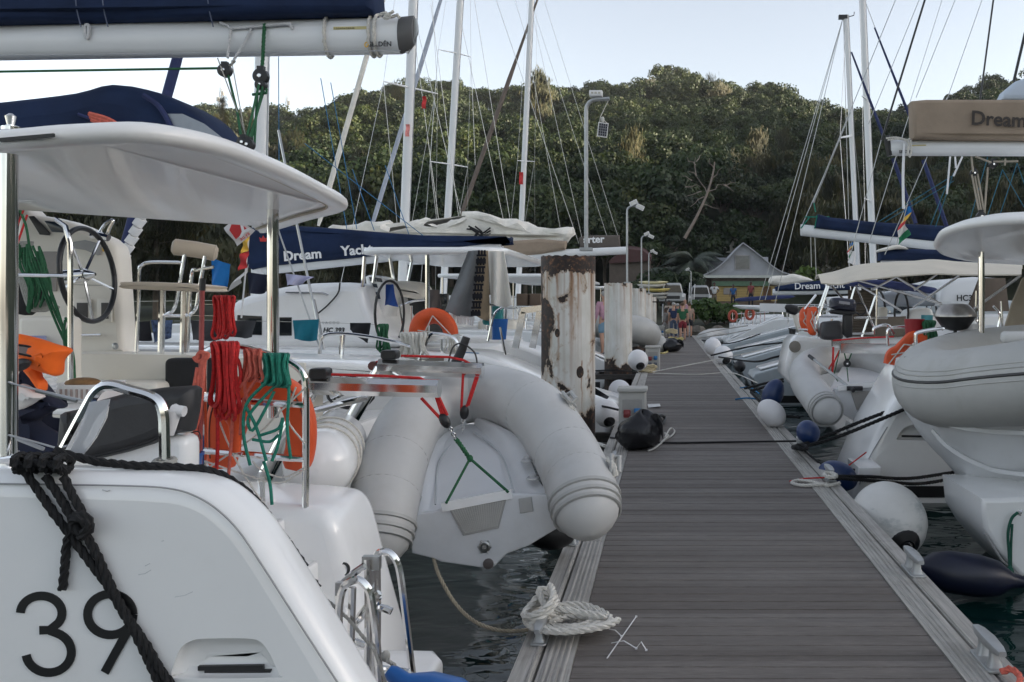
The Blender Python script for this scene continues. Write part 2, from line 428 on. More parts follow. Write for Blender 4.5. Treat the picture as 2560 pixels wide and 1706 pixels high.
# ---- rusty painted pile
def pile_mat(name, heavy):
    t = NT(name); o = t.xyz(); zt = t.math('DIVIDE', o[2], 3.0)
    n1 = t.noise(t.map((1, 1, .55), loc=(1.3, .4, 2)), 3.0, 9, .64, .6); n3 = t.noise(t.map((1, 1, 1)), 15, 6, .65); n4 = t.noise(t.map((1, 1, 1), loc=(7, 3, 1)), 5.5, 8, .62)
    c = t.ramp(t.noise(t.map((1, 1, .5)), 4, 6, .6), [(.3, (.56, .55, .50)), (.7, (.74, .73, .70))])
    c = t.mix(t.ramp(t.noise(t.map((4, 4, .5), loc=(9, 1, 0)), 1.5, 6, .6), [(.45, 0.0), (.7, .4)]), c, (.42, .36, .25))
    n2 = t.noise(t.map((8, 8, .25), loc=(4.2, 1, 0)), 1.25, 4, .5); top = t.ramp(zt, [(.15, .1), (.5, .45), (.83, 1.0)])
    c = t.mix(t.math('MULTIPLY', t.ramp(n2, [(.50, 0.0), (.58, .4), (.68, 1.0)]), t.math('MULTIPLY', top, .55+.45*heavy)), c, (.30, .14, .045))
    c = t.mix(t.math('MULTIPLY', t.ramp(n2, [(.63, 0.0), (.71, .85)]), t.math('MULTIPLY', top, heavy)), c, (.07, .032, .016))
    wob = t.math('MULTIPLY', t.math('SUBTRACT', n4, .5), .05)
    for x0, w, z0, z1, k in ((.075, .035, .30, .84, .95), (.155, .016, .55, .84, .8), (-.10, .024, .58, .82, .8), (-.085, .022, .28, .62, .75), (.20, .012, .10, .42, .8)):
        d = t.math('ABSOLUTE', t.math('ADD', t.math('SUBTRACT', o[0], x0), wob)); s_ = t.ramp(t.math('DIVIDE', d, w), [(0, 1.0), (.45, .75), (1.0, 0.0)])
        s_ = t.math('MULTIPLY', t.math('MULTIPLY', s_, t.ramp(zt, [(z0, 0.0), (z1-.05, 1.0), (z1, 1.0), (z1+.01, 0.0)])), k*(heavy if x0 != .155 else 1))
        c = t.mix(s_, c, (.30, .125, .035)); c = t.mix(t.math('MULTIPLY', t.math('POWER', s_, 4.0), .7), c, (.04, .018, .010))
    side = t.ramp(t.math('ADD', o[0], .5), [(.16, .15*heavy-.02), (.30, .10*heavy), (.40, .01), (.5, -.17)])
    hi = t.ramp(zt, [(.30, .05), (.60, -.01), (.68, -.12), (.78, -.10)]); foot = t.ramp(zt, [(.10, .55), (.17, .22), (.24, 0.0)]); rim = t.ramp(t.math('ADD', zt, t.math('MULTIPLY', t.math('SUBTRACT', n4, .5), .10)), [(.795, 0.0), (.815, .22), (.86, .34)])
    m = t.math('ADD', t.math('ADD', t.math('ADD', t.math('ADD', n1, side), hi), t.math('ADD', foot, t.math('MULTIPLY', rim, .5+.5*heavy))), t.math('ADD', t.math('MULTIPLY', n4, .20), -.13*(1-heavy)))
    for x0, z0, r0 in ((.18, 1.13, .05), (-.10, 1.62, .035)):
        d = t.math('ADD', t.math('POWER', t.math('SUBTRACT', o[0], x0), 2.0), t.math('MULTIPLY', t.math('POWER', t.math('SUBTRACT', o[2], z0), 2.0), .35)); m = t.math('ADD', m, t.math('MULTIPLY', t.ramp(t.math('DIVIDE', d, r0*r0), [(.4, .4), (1.0, 0.0)]), heavy))
    k = t.ramp(m, [(.725, 0.0), (.735, 1.0)])
    rust = t.ramp(t.math('ADD', n3, t.math('MULTIPLY', rim, .12)), [(.38, (.012, .008, .006)), (.55, (.030, .016, .011)), (.72, (.20, .085, .035)), (.8, (.40, .30, .18))])
    c = t.mix(t.ramp(m, [(.66, 0.0), (.725, .7)]), c, (.34, .21, .11)); c = t.mix(k, c, rust)
    t.set(Base_Color=c, Roughness=.6); t.bump(t.math('SUBTRACT', t.math('MULTIPLY', n3, .3), t.math('MULTIPLY', k, .8)), .5, .008); return t.m
pile1 = pile_mat('peeling_white_paint', 1.0); pile2 = pile_mat('rust_streaked_white_paint', .2)
# ---- foliage
def leafm(name, a, b, yel=(.16, .14, .03), ya=.25, trans=.25):
    t = NT(name); oi = t.n.new('ShaderNodeObjectInfo'); ge = t.n.new('ShaderNodeNewGeometry')
    f = t.noise(t.map((1, 1, 1)), .55, 4, .6)
    c = t.ramp(f, [(.3, a), (.7, b)])
    c = t.mix(t.math('MULTIPLY', t.ramp(ge.outputs['Random Per Island'], [(.55, 0.0), (1, 1.0)]), ya), c, yel)
    c = t.mix(.8, c, t.ramp(oi.outputs['Random'], [(0, (.62, .72, .62)), (.5, (1, 1, 1)), (1, (1.35, 1.15, .8))]), 'MULTIPLY')
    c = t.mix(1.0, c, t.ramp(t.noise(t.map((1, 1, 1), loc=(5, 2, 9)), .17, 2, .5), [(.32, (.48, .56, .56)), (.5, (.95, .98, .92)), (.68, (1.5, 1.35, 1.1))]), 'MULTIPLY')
    t.set(Base_Color=c, Roughness=.6)
    tr = t.n.new('ShaderNodeBsdfTranslucent'); t.link(c, tr.inputs[0]); mx = t.n.new('ShaderNodeMixShader'); mx.inputs[0].default_value = trans
    t.link(t.b.outputs[0], mx.inputs[1]); t.link(tr.outputs[0], mx.inputs[2]); t.link(mx.outputs[0], t.n['Material Output'].inputs[0]); return t.m
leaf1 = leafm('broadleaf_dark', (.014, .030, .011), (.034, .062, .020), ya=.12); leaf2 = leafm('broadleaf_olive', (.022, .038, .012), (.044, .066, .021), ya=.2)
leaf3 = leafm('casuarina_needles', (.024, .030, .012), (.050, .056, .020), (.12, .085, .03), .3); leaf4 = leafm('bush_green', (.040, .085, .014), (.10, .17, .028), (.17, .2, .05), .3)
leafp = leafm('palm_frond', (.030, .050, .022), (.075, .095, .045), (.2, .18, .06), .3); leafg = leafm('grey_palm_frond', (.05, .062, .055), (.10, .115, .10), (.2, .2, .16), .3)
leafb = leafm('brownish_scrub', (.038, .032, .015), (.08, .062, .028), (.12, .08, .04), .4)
bark = M('bark', (.10, .08, .06), .9, var=.3, vs=3, bump=.6, bs=9, stretch=(1, 1, .3))
deadb = M('dead_branch', (.23, .19, .16), .9, var=.2)
earth = M('hill_soil', (.030, .036, .014), .95, var=.5, vs=.2, bump=.3, bs=2)
rockm = M('shore_rock', (.17, .15, .125), .9, var=.4, vs=3, bump=.8, bs=7, bd=.08)
# ---------------------------------------------------------------- camera, light, sky
cam = bpy.data.cameras.new('camera'); co = bpy.data.objects.new('camera', cam); COL.objects.link(co); scene.camera = co
co.location = (0, 0, EYE); co.rotation_euler = (R(90), 0, 0)
W0, H0 = 2353.0, 1568.0
cam.sensor_width = 36; cam.lens = F/W0*36; cam.shift_x = -(CX-W0/2)/W0; cam.shift_y = (CY-H0/2)/W0
cam.clip_start = .05; cam.clip_end = 4000
SUN_EL, SUN_AZ = 10.0, 96.0     # azimuth clockwise from +Y; the sun stands low on the right behind an added, unseen ridge
sd = V((math.sin(R(SUN_AZ))*math.cos(R(SUN_EL)), math.cos(R(SUN_AZ))*math.cos(R(SUN_EL)), math.sin(R(SUN_EL))))
sl = bpy.data.lights.new('sun', 'SUN'); sl.energy = 2.6; sl.angle = R(1.5); sl.color = (1, .86, .66)
so = bpy.data.objects.new('sun', sl); COL.objects.link(so); so.rotation_euler = sd.to_track_quat('Z', 'Y').to_euler(); so.location = (0, -50, 60)
w = bpy.data.worlds.new('World'); scene.world = w; w.use_nodes = True; wn_ = w.node_tree
sky = wn_.nodes.new('ShaderNodeTexSky'); sky.sky_type = 'NISHITA'; sky.sun_disc = False
sky.sun_elevation = R(SUN_EL); sky.sun_rotation = R(SUN_AZ); sky.air_density = 1.0; sky.dust_density = 1.2; sky.ozone_density = 1.0
gm_ = wn_.nodes.new('ShaderNodeGamma'); gm_.inputs[1].default_value = 1.15; wn_.links.new(sky.outputs[0], gm_.inputs[0])
hs_ = wn_.nodes.new('ShaderNodeHueSaturation'); hs_.inputs['Saturation'].default_value = .42; hs_.inputs['Value'].default_value = .425; wn_.links.new(gm_.outputs[0], hs_.inputs['Color'])
mxs = wn_.nodes.new('ShaderNodeMix'); mxs.data_type = 'RGBA'; mxs.blend_type = 'MULTIPLY'; mxs.inputs[0].default_value = 1; mxs.inputs[7].default_value = (.97, .965, .995, 1); wn_.links.new(hs_.outputs[0], mxs.inputs[6]); wn_.links.new(mxs.outputs[2], wn_.nodes['Background'].inputs[0])
wn_.nodes['Background'].inputs[1].default_value = .15
scene.view_settings.view_transform = 'Standard'; scene.view_settings.look = 'None'; scene.view_settings.gamma = 1
scene.view_settings.exposure = 2.36
# ---------------------------------------------------------------- water and land
tag(MB().add([(-500, -60, WATER), (500, -60, WATER), (500, 70, WATER), (-500, 70, WATER)], [(0, 1, 2, 3)]).build('water', waterm), kind='structure')
RIDGE = [(-900, 370), (-300, 360), (300, 300), (430, 278), (600, 284), (760, 286), (815, 270), (870, 238), (940, 206), (1050, 212), (1180, 222), (1250, 214), (1400, 206), (1480, 198), (1540, 190), (1640, 208), (1760, 226), (1850, 266), (1950, 280), (2100, 266), (2200, 232), (2300, 208), (2420, 196), (2800, 200), (3300, 250)]
YR = 240.0
def ridge_z(x):
    u = CX+x*F/YR
    for (a, va), (b, vb) in zip(RIDGE, RIDGE[1:]):
        if a <= u <= b:
            v = va+(vb-va)*(u-a)/(b-a); break
    else: v = 300
    return ZZ(v, YR)-5.5
def ss(a, b, x):
    t = max(0, min(1, (x-a)/(b-a))); return t*t*(3-2*t)
def ground(x, y):
    z = -1.1+1.5*ss(51, 53.5, y)+1.0*ss(56, 72, y)
    if y > 84:
        xx = x*YR/y if y < YR else x      # the slope rises away from the shore on its own line
        xx = x+(xx-x)*.6
        t = min(1, (y-84)/(YR-84)); zr = ridge_z(xx)
        z += (zr-1.4)*(t**.92)+2.2*math.sin(x*.05+y*.03)*t*(1-t)*3
    if y > YR: z -= (y-YR)*.35
    return z
g = MB(); g.grid(lambda a, b: (lambda x, y: (x, y, ground(x, y)))(-330+660*a, 50+300*b), 110, 110)
tag(g.build('hill', earth), kind='structure')
hd = V((math.sin(R(SUN_AZ)), math.cos(R(SUN_AZ)), 0)); hp_ = V((-hd.y, hd.x, 0))
def fh(a, b):
    x = -640+1280*a; q = hp_*x+hd*(110+440*b)
    return (q.x, q.y, -2+max(0, (78+9*math.sin(x*.013)+9*math.sin(x*.041+1)+5*math.sin(x*.09))*math.sin(math.pi*b)**1.1)*ss(-640, -330, x)*(1-ss(420, 640, x)))
g = MB(); g.grid(fh, 80, 24)
tag(g.build('sun_block_ridge', earth), kind='structure')  # unseen ridge, added and shaped to keep the low sun off the boats
# ---------------------------------------------------------------- jetty
DL, DLI, DRI, DR = -.715, -.437, 1.345, 1.625; DEND = 45.0
jt = thing('jetty', (0.45, 20, -.5), 'grey board jetty with ribbed metal edges between two rows of moored boats', 'jetty'); jt['kind'] = 'structure'
b = MB(); y = .4; k = 0
while y < DEND:
    p = .127; y0 = (math.floor(y/p+.5))*p+.0045; dz = rnd.uniform(-.0015, .0015)
    x0, x1, z = DLI+.003, DRI-.003, dz; y1 = y0+p-.009
    b.add([(x0, y0, z-.004), (x0, y0+.003, z), (x0, y1-.003, z), (x0, y1, z-.004), (x0, y1, -.03), (x0, y0, -.03),
           (x1, y0, z-.004), (x1, y0+.003, z), (x1, y1-.003, z), (x1, y1, z-.004), (x1, y1, -.03), (x1, y0, -.03)],
          [(0, 1, 7, 6), (1, 2, 8, 7), (2, 3, 9, 8), (3, 4, 10, 9), (5, 0, 6, 11), (5, 4, 3, 2, 1, 0), (6, 7, 8, 9, 10, 11)])
    y += p
b.build('decking', deckm, jt)
def edge(xa, xb, name):
    # xa: outer, xb: inner (towards the boards)
    s = xb-xa; pr = [(0, -.16), (0, -.006), (.02, .006), (.30, .006), (.32, .012), (.36, .012), (.375, .004), (.40, .004), (.405, -.03), (.455, -.03), (.46, .004), (.5, .004)]
    for c in (.54, .64, .74, .84): pr += [(c, .005), (c+.015, .011), (c+.05, .011), (c+.065, .005)]
    pr += [(.95, .006), (1.0, .006), (1.0, -.16)]
    m = MB(); y = .4
    while y < DEND:
        L = 2.9+.3*math.sin(y*3); y1 = min(DEND, y+L)
        m.loft([[(xa+s*a, yy, h) for a, h in pr] for yy in (y, y1-.008)]); y = y1
    return m.build(name, edgem, jt)
edge(DL, DLI, 'edge_rail'); edge(DR, DRI, 'edge_rail')
m = MB(); m.bx(DLI-.02, .4, -.30, DRI+.02, DEND, -.034); m.build('underframe', darkw, jt)
m = MB(); m.bx(DL-.012, .4, -.42, DL+.05, DEND, -.04); m.bx(DR-.05, .4, -.42, DR+.012, DEND, -.04); m.build('side_timber', darkw, jt)
m = MB()
for yy in range(2, 45, 6): m.bx(DL+.1, yy, -.95, DR-.1, yy+3.4, -.305)
m.build('float', M('float_plastic', (.03, .03, .035), .6, var=.3), jt)
# gangway up to the shore
gw = thing('gangway', (.6, 46, 0), 'narrow grey gangway rising from the jetty end to the shore', 'gangway')
m = MB(); m.loft([[(a, yy, z) for a, z in ((-.2, zz-.08), (1.3, zz-.08), (1.3, zz), (-.2, zz))] for yy, zz in ((45.02, .02), (54, .6))]); m.build('walkway', deckm, gw)
for x in (-.18, 1.28):
    m = MB(); m.tube([(x, 45.1, 1.0), (x, 54, 1.6)], .03)
    for i in range(7): m.tube([(x, 45.2+i*1.45, .02+.094*i), (x, 45.2+i*1.45, 1.0+.094*i)], .022, 6)
    m.tube([(x, 45.1, .55), (x, 54, 1.15)], .018); m.build('handrail', galv, gw)
# ---------------------------------------------------------------- piles and lamps
PILES = [(11.2, -1.255, 2.29, 'peeling'), (21.6, -1.18, 2.18, 'second'), (32.0, -1.07, 2.22, 'third'), (44.0, -1.02, 2.15, 'fourth'), (56, -.95, 2.1, 'fifth')]
plab = ['nearest white steel pile, black rust patches down its left side and rim', 'white steel pile second from the camera, brown rust round its foot', 'white steel pile third from the camera behind the grey dinghy bow', 'narrow looking white pile fourth from the camera', 'farthest white pile with rust streaks near the shore']
for i, (y, x, top, _) in enumerate(PILES):
    m = MB(); n = 48; rings = []
    for z in [-1.2, -.6, -.2, .2, .6, 1.0, 1.4, 1.8, top-.12, top-.02, top]:
        rr = .345+(.004 if z > top-.13 else 0)
        rings.append([(x+rr*math.cos(2*math.pi*j/n), y+rr*math.sin(2*math.pi*j/n), z+(.012*math.sin(j*2.3) if z == top else 0)) for j in range(n)])
    rings.append([(x+.30*math.cos(2*math.pi*j/n), y+.30*math.sin(2*math.pi*j/n), top-.005) for j in range(n)])
    rings.append([(x+.29*math.cos(2*math.pi*j/n), y+.29*math.sin(2*math.pi*j/n), top-.03) for j in range(n)])
    m.loft(rings); pl = thing('mooring_pile', (x, y, -1.2+.9), plab[i], 'pile', 'white piles along the jetty')
    m.build('pile_tube', pile1 if i == 0 else pile2, pl, sharp=1.2)
    m = MB(); m.bx(x-.5, y-.5, -.16, DL-.02, y-.40, -.04); m.bx(x-.5, y+.40, -.16, DL-.02, y+.5, -.04); m.bx(x-.58, y-.5, -.16, x-.5, y+.5, -.04); m.build('pile_guide', darkw, pl)
def lamp(px, vb, vt, y, arm, label, panel=False, side=1, heads=2):
    x = XX(px, y); zb = ZZ(vb, y); zt = ZZ(vt, y); L = thing('lamp_post', (x, y, zb), label, 'lamp post', 'lamp posts on the piles')
    r = .026; rad = .13
    path = [V((x, y, zb)), V((x, y, zt-rad))]+[V((x+side*rad*(1-math.cos(R(a))), y, zt-rad+rad*math.sin(R(a)))) for a in (20, 45, 70, 90)]+[V((x+side*arm, y, zt+.01))]
    MB().tube(path, r, 8).build('pole', galv, L)
    MB().box((x, y, zb+.02), (.16, .16, .04)).build('base_plate', galv, L)
    hx = x+side*arm*.42
    if panel:
        m = MB(); m.slab(rrect(-.085, -.05, .085, .05, .012), lambda a, b, h: (hx+a, y+b, zt+.035+h), .075, .01, 2); hd = m.build('lamp_head', whitep, L)
        m = MB(); [m.box((hx+dx, y-.052, zt+.075), (.03, .006, .022)) for dx in (-.045, .0, .045)]; m.build('lens', M('lamp_lens', (.5, .47, .4), .2), hd)
        q = P(1385, 299, y-.02)
        sp_ = thing('solar_panel', q-V((0, 0, .1)), 'small solar panel hanging on a cord from the nearest lamp arm', 'solar panel')
        rot = Matrix.Rotation(R(6), 3, 'Y') @ Matrix.Rotation(R(12), 3, 'Z')
        MB().box(q, (.13, .02, .185), rot).build('panel_frame', whitep, sp_)
        m = MB()
        for a in range(4):
            for c in range(5): m.box(q+rot @ V((-.042+a*.028, -.012, -.066+c*.033)), (.025, .004, .030), rot)
        m.build('cells', smoke, sp_)
        m = MB(); top = V((x+side*arm*.97, y, zt)); m.tube([top, q+V((-.03, 0, .17)), q+rot @ V((-.05, 0, .09))], .005, 5); m.tube([q+V((-.03, 0, .17)), q+rot @ V((.05, 0, .09))], .005, 5); m.lathe([(.012, 0), (.022, .02), (.022, .05), (.01, .07)], q+V((0, 0, .1)), UP, 8); m.build('hanging_cord', whiter, sp_)
    else:
        for k in range(heads):
            m = MB(); rot = Matrix.Rotation(R(25*(1 if k else -1)), 3, 'Y'); c = V((x+side*(arm*.55+k*.16), y-.03, zt+.07-k*.10))
            m.box(c, (.20, .16, .11), rot); m.tube([c, (c.x, y, zt)], .015, 6); hd = m.build('lamp_head', whitep, L)
            MB().box(c+rot @ V((0, -.083, 0)), (.16, .006, .08), rot).build('lens', steel, hd)
lamp(1347, 577, 229, 11.2, .30, 'tall grey lamp post on the nearest rusty pile with flat floodlight', True)
lamp(1441, 652, 474, 21.6, .30, 'lamp post on the second pile with twin floodlights')
lamp(1474, 662, 542, 32, .36, 'lamp post on the third pile, third in the row of lamps')
lamp(1491, 675, 580, 44, .32, 'most distant of the lamps standing on the white piles')
lamp(1588, 700, 622, 48, .35, 'lamp post by the gangway with its arm to the left', side=-1, heads=1)
# ---------------------------------------------------------------- trees
import numpy as np
def leaf_quads(rg, pts, size, droop=0.0, flat=.75):
    vs = []; fs = []
    for p, nrm in pts:
        s = size*rg.uniform(.6, 1.35); d = V((rg.gauss(0, 1), rg.gauss(0, 1), rg.gauss(0, 1)-droop)).normalized()
        n = (nrm*flat+V((rg.gauss(0, .36), rg.gauss(0, .36), rg.gauss(0, .36)+.1))).normalized()
        a = n.cross(d); a = a.normalized() if a.length > 1e-4 else n.orthogonal(); b = a.cross(n)
        if droop: b = (b*.4-UP*droop).normalized(); a = b.orthogonal().normalized()
        o = len(vs); wd = s*(.5 if not droop else .2); k = 1+droop*.9
        vs += [p-b*s*.5*k, p+a*wd*rg.uniform(.7, 1)+n*s*.12, p+b*s*.5*k, p-a*wd*rg.uniform(.7, 1)+n*s*.12]; fs.append((o, o+1, o+2, o+3))
    return vs, fs
def crown_points(rg, n, rx, rz, z0, lumps, lump_r):
    cs = []
    for i in range(lumps):
        th = rg.uniform(0, 2*math.pi); ph = rg.uniform(-.35, 1.0)
        rr = rg.uniform(.45, 1.0); c = V((rx*rr*math.cos(th)*math.sqrt(max(0, 1-ph*ph*.8)), rx*rr*math.sin(th)*math.sqrt(max(0, 1-ph*ph*.8)), z0+rz*ph*.8))
        cs.append((c, lump_r*rg.uniform(.65, 1.25)))
    out = []
    for i in range(n):
        c, r = rg.choice(cs); d = V((rg.gauss(0, 1), rg.gauss(0, 1), rg.gauss(0, 1)*.8+.25)).normalized()
        out.append((c+V((d.x*r, d.y*r, d.z*r*.72))*rg.uniform(.72, 1.05), d))
    return out, cs
def broad(name, seed, n, size, mat, lumps=15, rx=2.6, rz=1.9, h=5.2, trunk=True):
    rg = random.Random(seed); pts, cs = crown_points(rg, n, rx, rz, h, lumps, rx*.46); b = MB(); b.v, b.f = leaf_quads(rg, pts, size); b.v = [tuple(v) for v in b.v]; b.m = [0]*len(b.f)
    t = MB(); t.tube(cr([(0, 0, -1), (.1, 0, h*.35), (0, .1, h*.7)], 4), [.28, .26, .24, .22, .2, .18, .16, .15, .13], 7)
    for c, r in cs[:9]:
        st = V((0.05, .05, h*rg.uniform(.4, .7))); t.tube(cr([st, st.lerp(c, .5)+V((0, 0, -.15)), c], 3), [.1, .08, .07, .055, .045, .035, .02], 5)
    return b, t
def casu(name, seed, n, size, h=11.0, r=2.2):
    rg = random.Random(seed); pts = []; t = MB(); t.tube([(0, 0, -1), (.1, 0, h*.5), (.05, .1, h*.97)], [.24, .15, .03], 6)
    br = []
    for i in range(34):
        z = h*(.16+.8*i/34); L = r*(1-.75*(i/34)**1.4)*rg.uniform(.55, 1.15); th = rg.uniform(0, 6.28)
        e = V((L*math.cos(th), L*math.sin(th), z+L*rg.uniform(.25, .75))); s = V((0, 0, z)); t.tube([s, s.lerp(e, .5)+V((0, 0, -.1)), e], [.05, .035, .01], 4); br.append((s, e))
    for i in range(n):
        s, e = rg.choice(br); q = rg.uniform(.25, 1.05); p = s.lerp(e, q); pts.append((p+V((rg.gauss(0, .38), rg.gauss(0, .38), rg.gauss(0, .3)-.1)), (e-s).normalized()))
    b = MB(); b.v, b.f = leaf_quads(rg, pts, size, .8); b.v = [tuple(v) for v in b.v]; b.m = [0]*len(b.f); return b, t
def palm(seed, n=20, L=2.6, h=3.2, spread=1.0):
    rg = random.Random(seed); b = MB(); t = MB(); t.tube(cr([(0, 0, -.6), (.1, .05, h*.5), (.05, .1, h)], 4), [.2, .18, .16, .15, .14, .14, .13, .13, .14], 8)
    for k in range(n):
        th = 6.283*k/n+rg.uniform(-.2, .2); up = rg.uniform(.1, 1.25); d = V((math.cos(th), math.sin(th), 0)); sd_ = V((-d.y, d.x, 0)); pts = []
        for i in range(9):
            q = i/8; pts.append(V((.05, .1, h))+d*(L*q*math.cos(up*(1-q*.6))*spread)+UP*(L*(math.sin(up)*q-1.05*q*q*.75)))
        b.tube(pts, [.03*(1-i/9)+.006 for i in range(9)], 4)
        for i in range(1, 34):
            q = i/34*8; j = min(7, int(q)); p = pts[j].lerp(pts[j+1], q-j); w = .75*math.sin(math.pi*min(1, .12+q/8*.9))*L/2.6
            for s in (1, -1):
                tip = p+sd_*(s*w*.8)+d*(w*.45)-UP*(w*.55); x = (pts[j+1]-pts[j]).normalized()*.06
                o = len(b.v); b.add([p-x, p+x, tip], [(0, 1, 2)])
    return b, t
def make_tree(kind, bt, leaf, label, cat='tree', group=None):
    r = thing(kind, (0, 0, 0), label, cat, group); bt[0].build('crown', leaf, r, 9); bt[1].build('trunk', bark, r); return r
HG = 'trees of the wooded hillside'
HL = 'one of many leafy green trees in the wooded hillside above the marina'
protos = []
for i, (sd_, lf) in enumerate(((1, leaf1), (2, leaf1), (3, leaf2), (4, leaf2), (5, leaf1))):
    protos.append(make_tree('broadleaf_tree', broad('b', sd_, 2600, .36, lf, 14+i*2, 2.5+.2*i, 1.7+.15*(i % 3), 4.6), lf, HL, 'tree', HG))
CL = 'one of many feathery casuarina trees rising out of the wooded hillside'
cprotos = [make_tree('casuarina_tree', casu('c', 20+i, 3000, .42, 9.5+i, 2.5), leaf3, CL, 'tree', 'casuarinas of the wooded hillside') for i in range(2)]
rg = random.Random(11); spots = []
yy = 86.0
while yy < 252:
    stp = 3.0+(yy-86)*.016; xl = XX(-250, yy) if yy < 200 else XX(-120, yy); xr = XX(2520, yy); x = xl+rg.uniform(0, stp)
    while x < xr:
        px, py = x+rg.gauss(0, stp*.22), yy+rg.gauss(0, stp*.25); spots.append((px, py, ground(px, py))); x += stp*1.02
    yy += stp*.92
ind = []; rest = []
for s in spots:
    uu = CX+s[0]*F/s[1]
    if s[1] < 105 and 1560 < uu < 1850: continue
    (ind if s[1] < 111 and XX(560, s[1]) < s[0] < XX(2200, s[1]) else rest).append(s)
rg.shuffle(ind); extra = ind[285:]; ind = ind[:285]; rest += extra
fb = fc = 0
for x, y, z in ind:
    u = CX+x*F/y; cas = (u > 1700 and rg.random() < .5) or (u < 980 and rg.random() < .3)
    src = rg.choice(cprotos) if cas else rg.choice(protos)
    first = (src['_used'] if '_used' in src else 0) == 0
    sc = rg.uniform(.8, 1.25)*(.78 if cas else 1); sc = (sc*rg.uniform(.9, 1.15), sc*rg.uniform(.9, 1.15), sc*rg.uniform(.85, 1.25))
    if first: src['_used'] = 1; src.location = (x, y, z); src.rotation_euler = (0, 0, rg.uniform(0, 6.28)); src.scale = sc
    else: clone(src, (x, y, z), rg.uniform(0, 6.28), sc=sc)
# the far wood: one mass
def pack(lst, variants, matl, name, seed):
    rg2 = np.random.default_rng(seed); V_ = []; F_ = []; off = 0
    arr = [(np.array(b.v, dtype=np.float32), np.array(b.f, dtype=np.int32)) for b in variants]
    for x, y, z in lst:
        a, f = arr[rg2.integers(len(arr))]; s = rg2.uniform(.8, 1.35)*(1+.1*(y > 180)); th = rg2.uniform(0, 6.28); c, sn = math.cos(th), math.sin(th)
        q = np.empty_like(a); q[:, 0] = (a[:, 0]*c-a[:, 1]*sn)*s+x; q[:, 1] = (a[:, 0]*sn+a[:, 1]*c)*s+y; q[:, 2] = a[:, 2]*s*rg2.uniform(.8, 1.2)+z
        V_.append(q); F_.append(f+off); off += len(a)
    Vn = np.concatenate(V_); Fn = np.concatenate(F_); me = bpy.data.meshes.new(name)
    me.vertices.add(len(Vn)); me.vertices.foreach_set('co', Vn.ravel()); me.loops.add(Fn.size); me.loops.foreach_set('vertex_index', Fn.ravel())
    me.polygons.add(len(Fn)); me.polygons.foreach_set('loop_start', np.arange(0, Fn.size, 4, dtype=np.int32)); me.polygons.foreach_set('loop_total', np.full(len(Fn), 4, dtype=np.int32))
    me.update(calc_edges=True); me.validate(); me.materials.append(matl); o = bpy.data.objects.new(name, me); COL.objects.link(o); tag(o, kind='stuff'); return o
lowv = [broad('f', 40+i, 1650, .31, leaf1, 13, 2.7, 1.8, 4.4)[0] for i in range(5)]
lowc = [casu('fc', 60+i, 1200, .36, 7.5, 2.3)[0] for i in range(3)]
cl, bl1, bl2 = [], [], []
for s in rest:
    u = CX+s[0]*F/s[1]; q = rg.random(); ncl = math.sin(s[0]*.045+1)*math.sin(s[1]*.07+s[0]*.02)
    if (u < 760 and s[1] < 200 and q < .3) or (u > 1690 and s[1] < 140 and q < .4) or (ncl > .7 and q < .35 and s[1] < 205): cl.append(s)
    elif ncl+.6*(q-.5) > 0.05: bl2.append(s)
    else: bl1.append(s)
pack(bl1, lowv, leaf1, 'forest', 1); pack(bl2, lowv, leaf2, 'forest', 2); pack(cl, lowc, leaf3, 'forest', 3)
# single trees that stand out
def at(u, v, y): q = P(u, v, y); return (q.x, q.y, q.z)
def single(src, loc, rz, sc, label, leaf=None):
    o = clone(src, loc, rz, label, sc=sc); o['group'] = 'trees standing out of the wood'; 
    return o
single(cprotos[0], (XX(1240, 170), 170, ground(XX(1240, 170), 170)), .4, (1.5, 1.5, 1.75), 'tall feathery tree whose dark crown stands highest beside the third mast')
single(protos[0], (XX(1540, 238), 238, ground(XX(1540, 238), 238)), .4, (1.25, 1.25, 1.1), 'rounded tree crown at the very top of the hill')
single(cprotos[1], (XX(512, 150), 150, ground(XX(512, 150), 150)+7), 1.4, (.5, .5, .75), 'pointed tree on the left skyline above the navy canvas hood')
for u, y, sc, k in ((300, 62, .95, 0), (360, 60, 1.0, 1), (430, 63, .95, 0), (500, 64, .85, 1), (250, 66, 1.0, 1), (560, 66, .8, 0), (140, 64, 1.0, 1), (60, 62, 1.05, 0), (640, 72, .8, 1), (720, 76, .85, 0), (800, 78, .85, 1), (880, 80, .8, 0)):
    c = clone(cprotos[k], (XX(u, y), y, ground(XX(u, y), y)), u*.1, 'dark feathery tree in the row along the shore behind the left hand boats', 'shore trees behind the left hand boats', (sc*1.15, sc*1.15, sc*.85))
for u, y, sc, k in ((1800, 90, .8, 1), (1850, 88, 1.0, 0), (1900, 84, .95, 1), (1960, 86, 1.0, 0), (2040, 84, 1.0, 1), (2110, 86, .95, 0), (2190, 84, .9, 1), (2280, 86, .9, 0)):
    c = clone(cprotos[k], (XX(u, y), y, ground(XX(u, y), y)), u*.1, 'dark feathery tree in the row behind the right hand boats', 'shore trees behind the right hand boats', (sc*1.2, sc*1.2, sc))
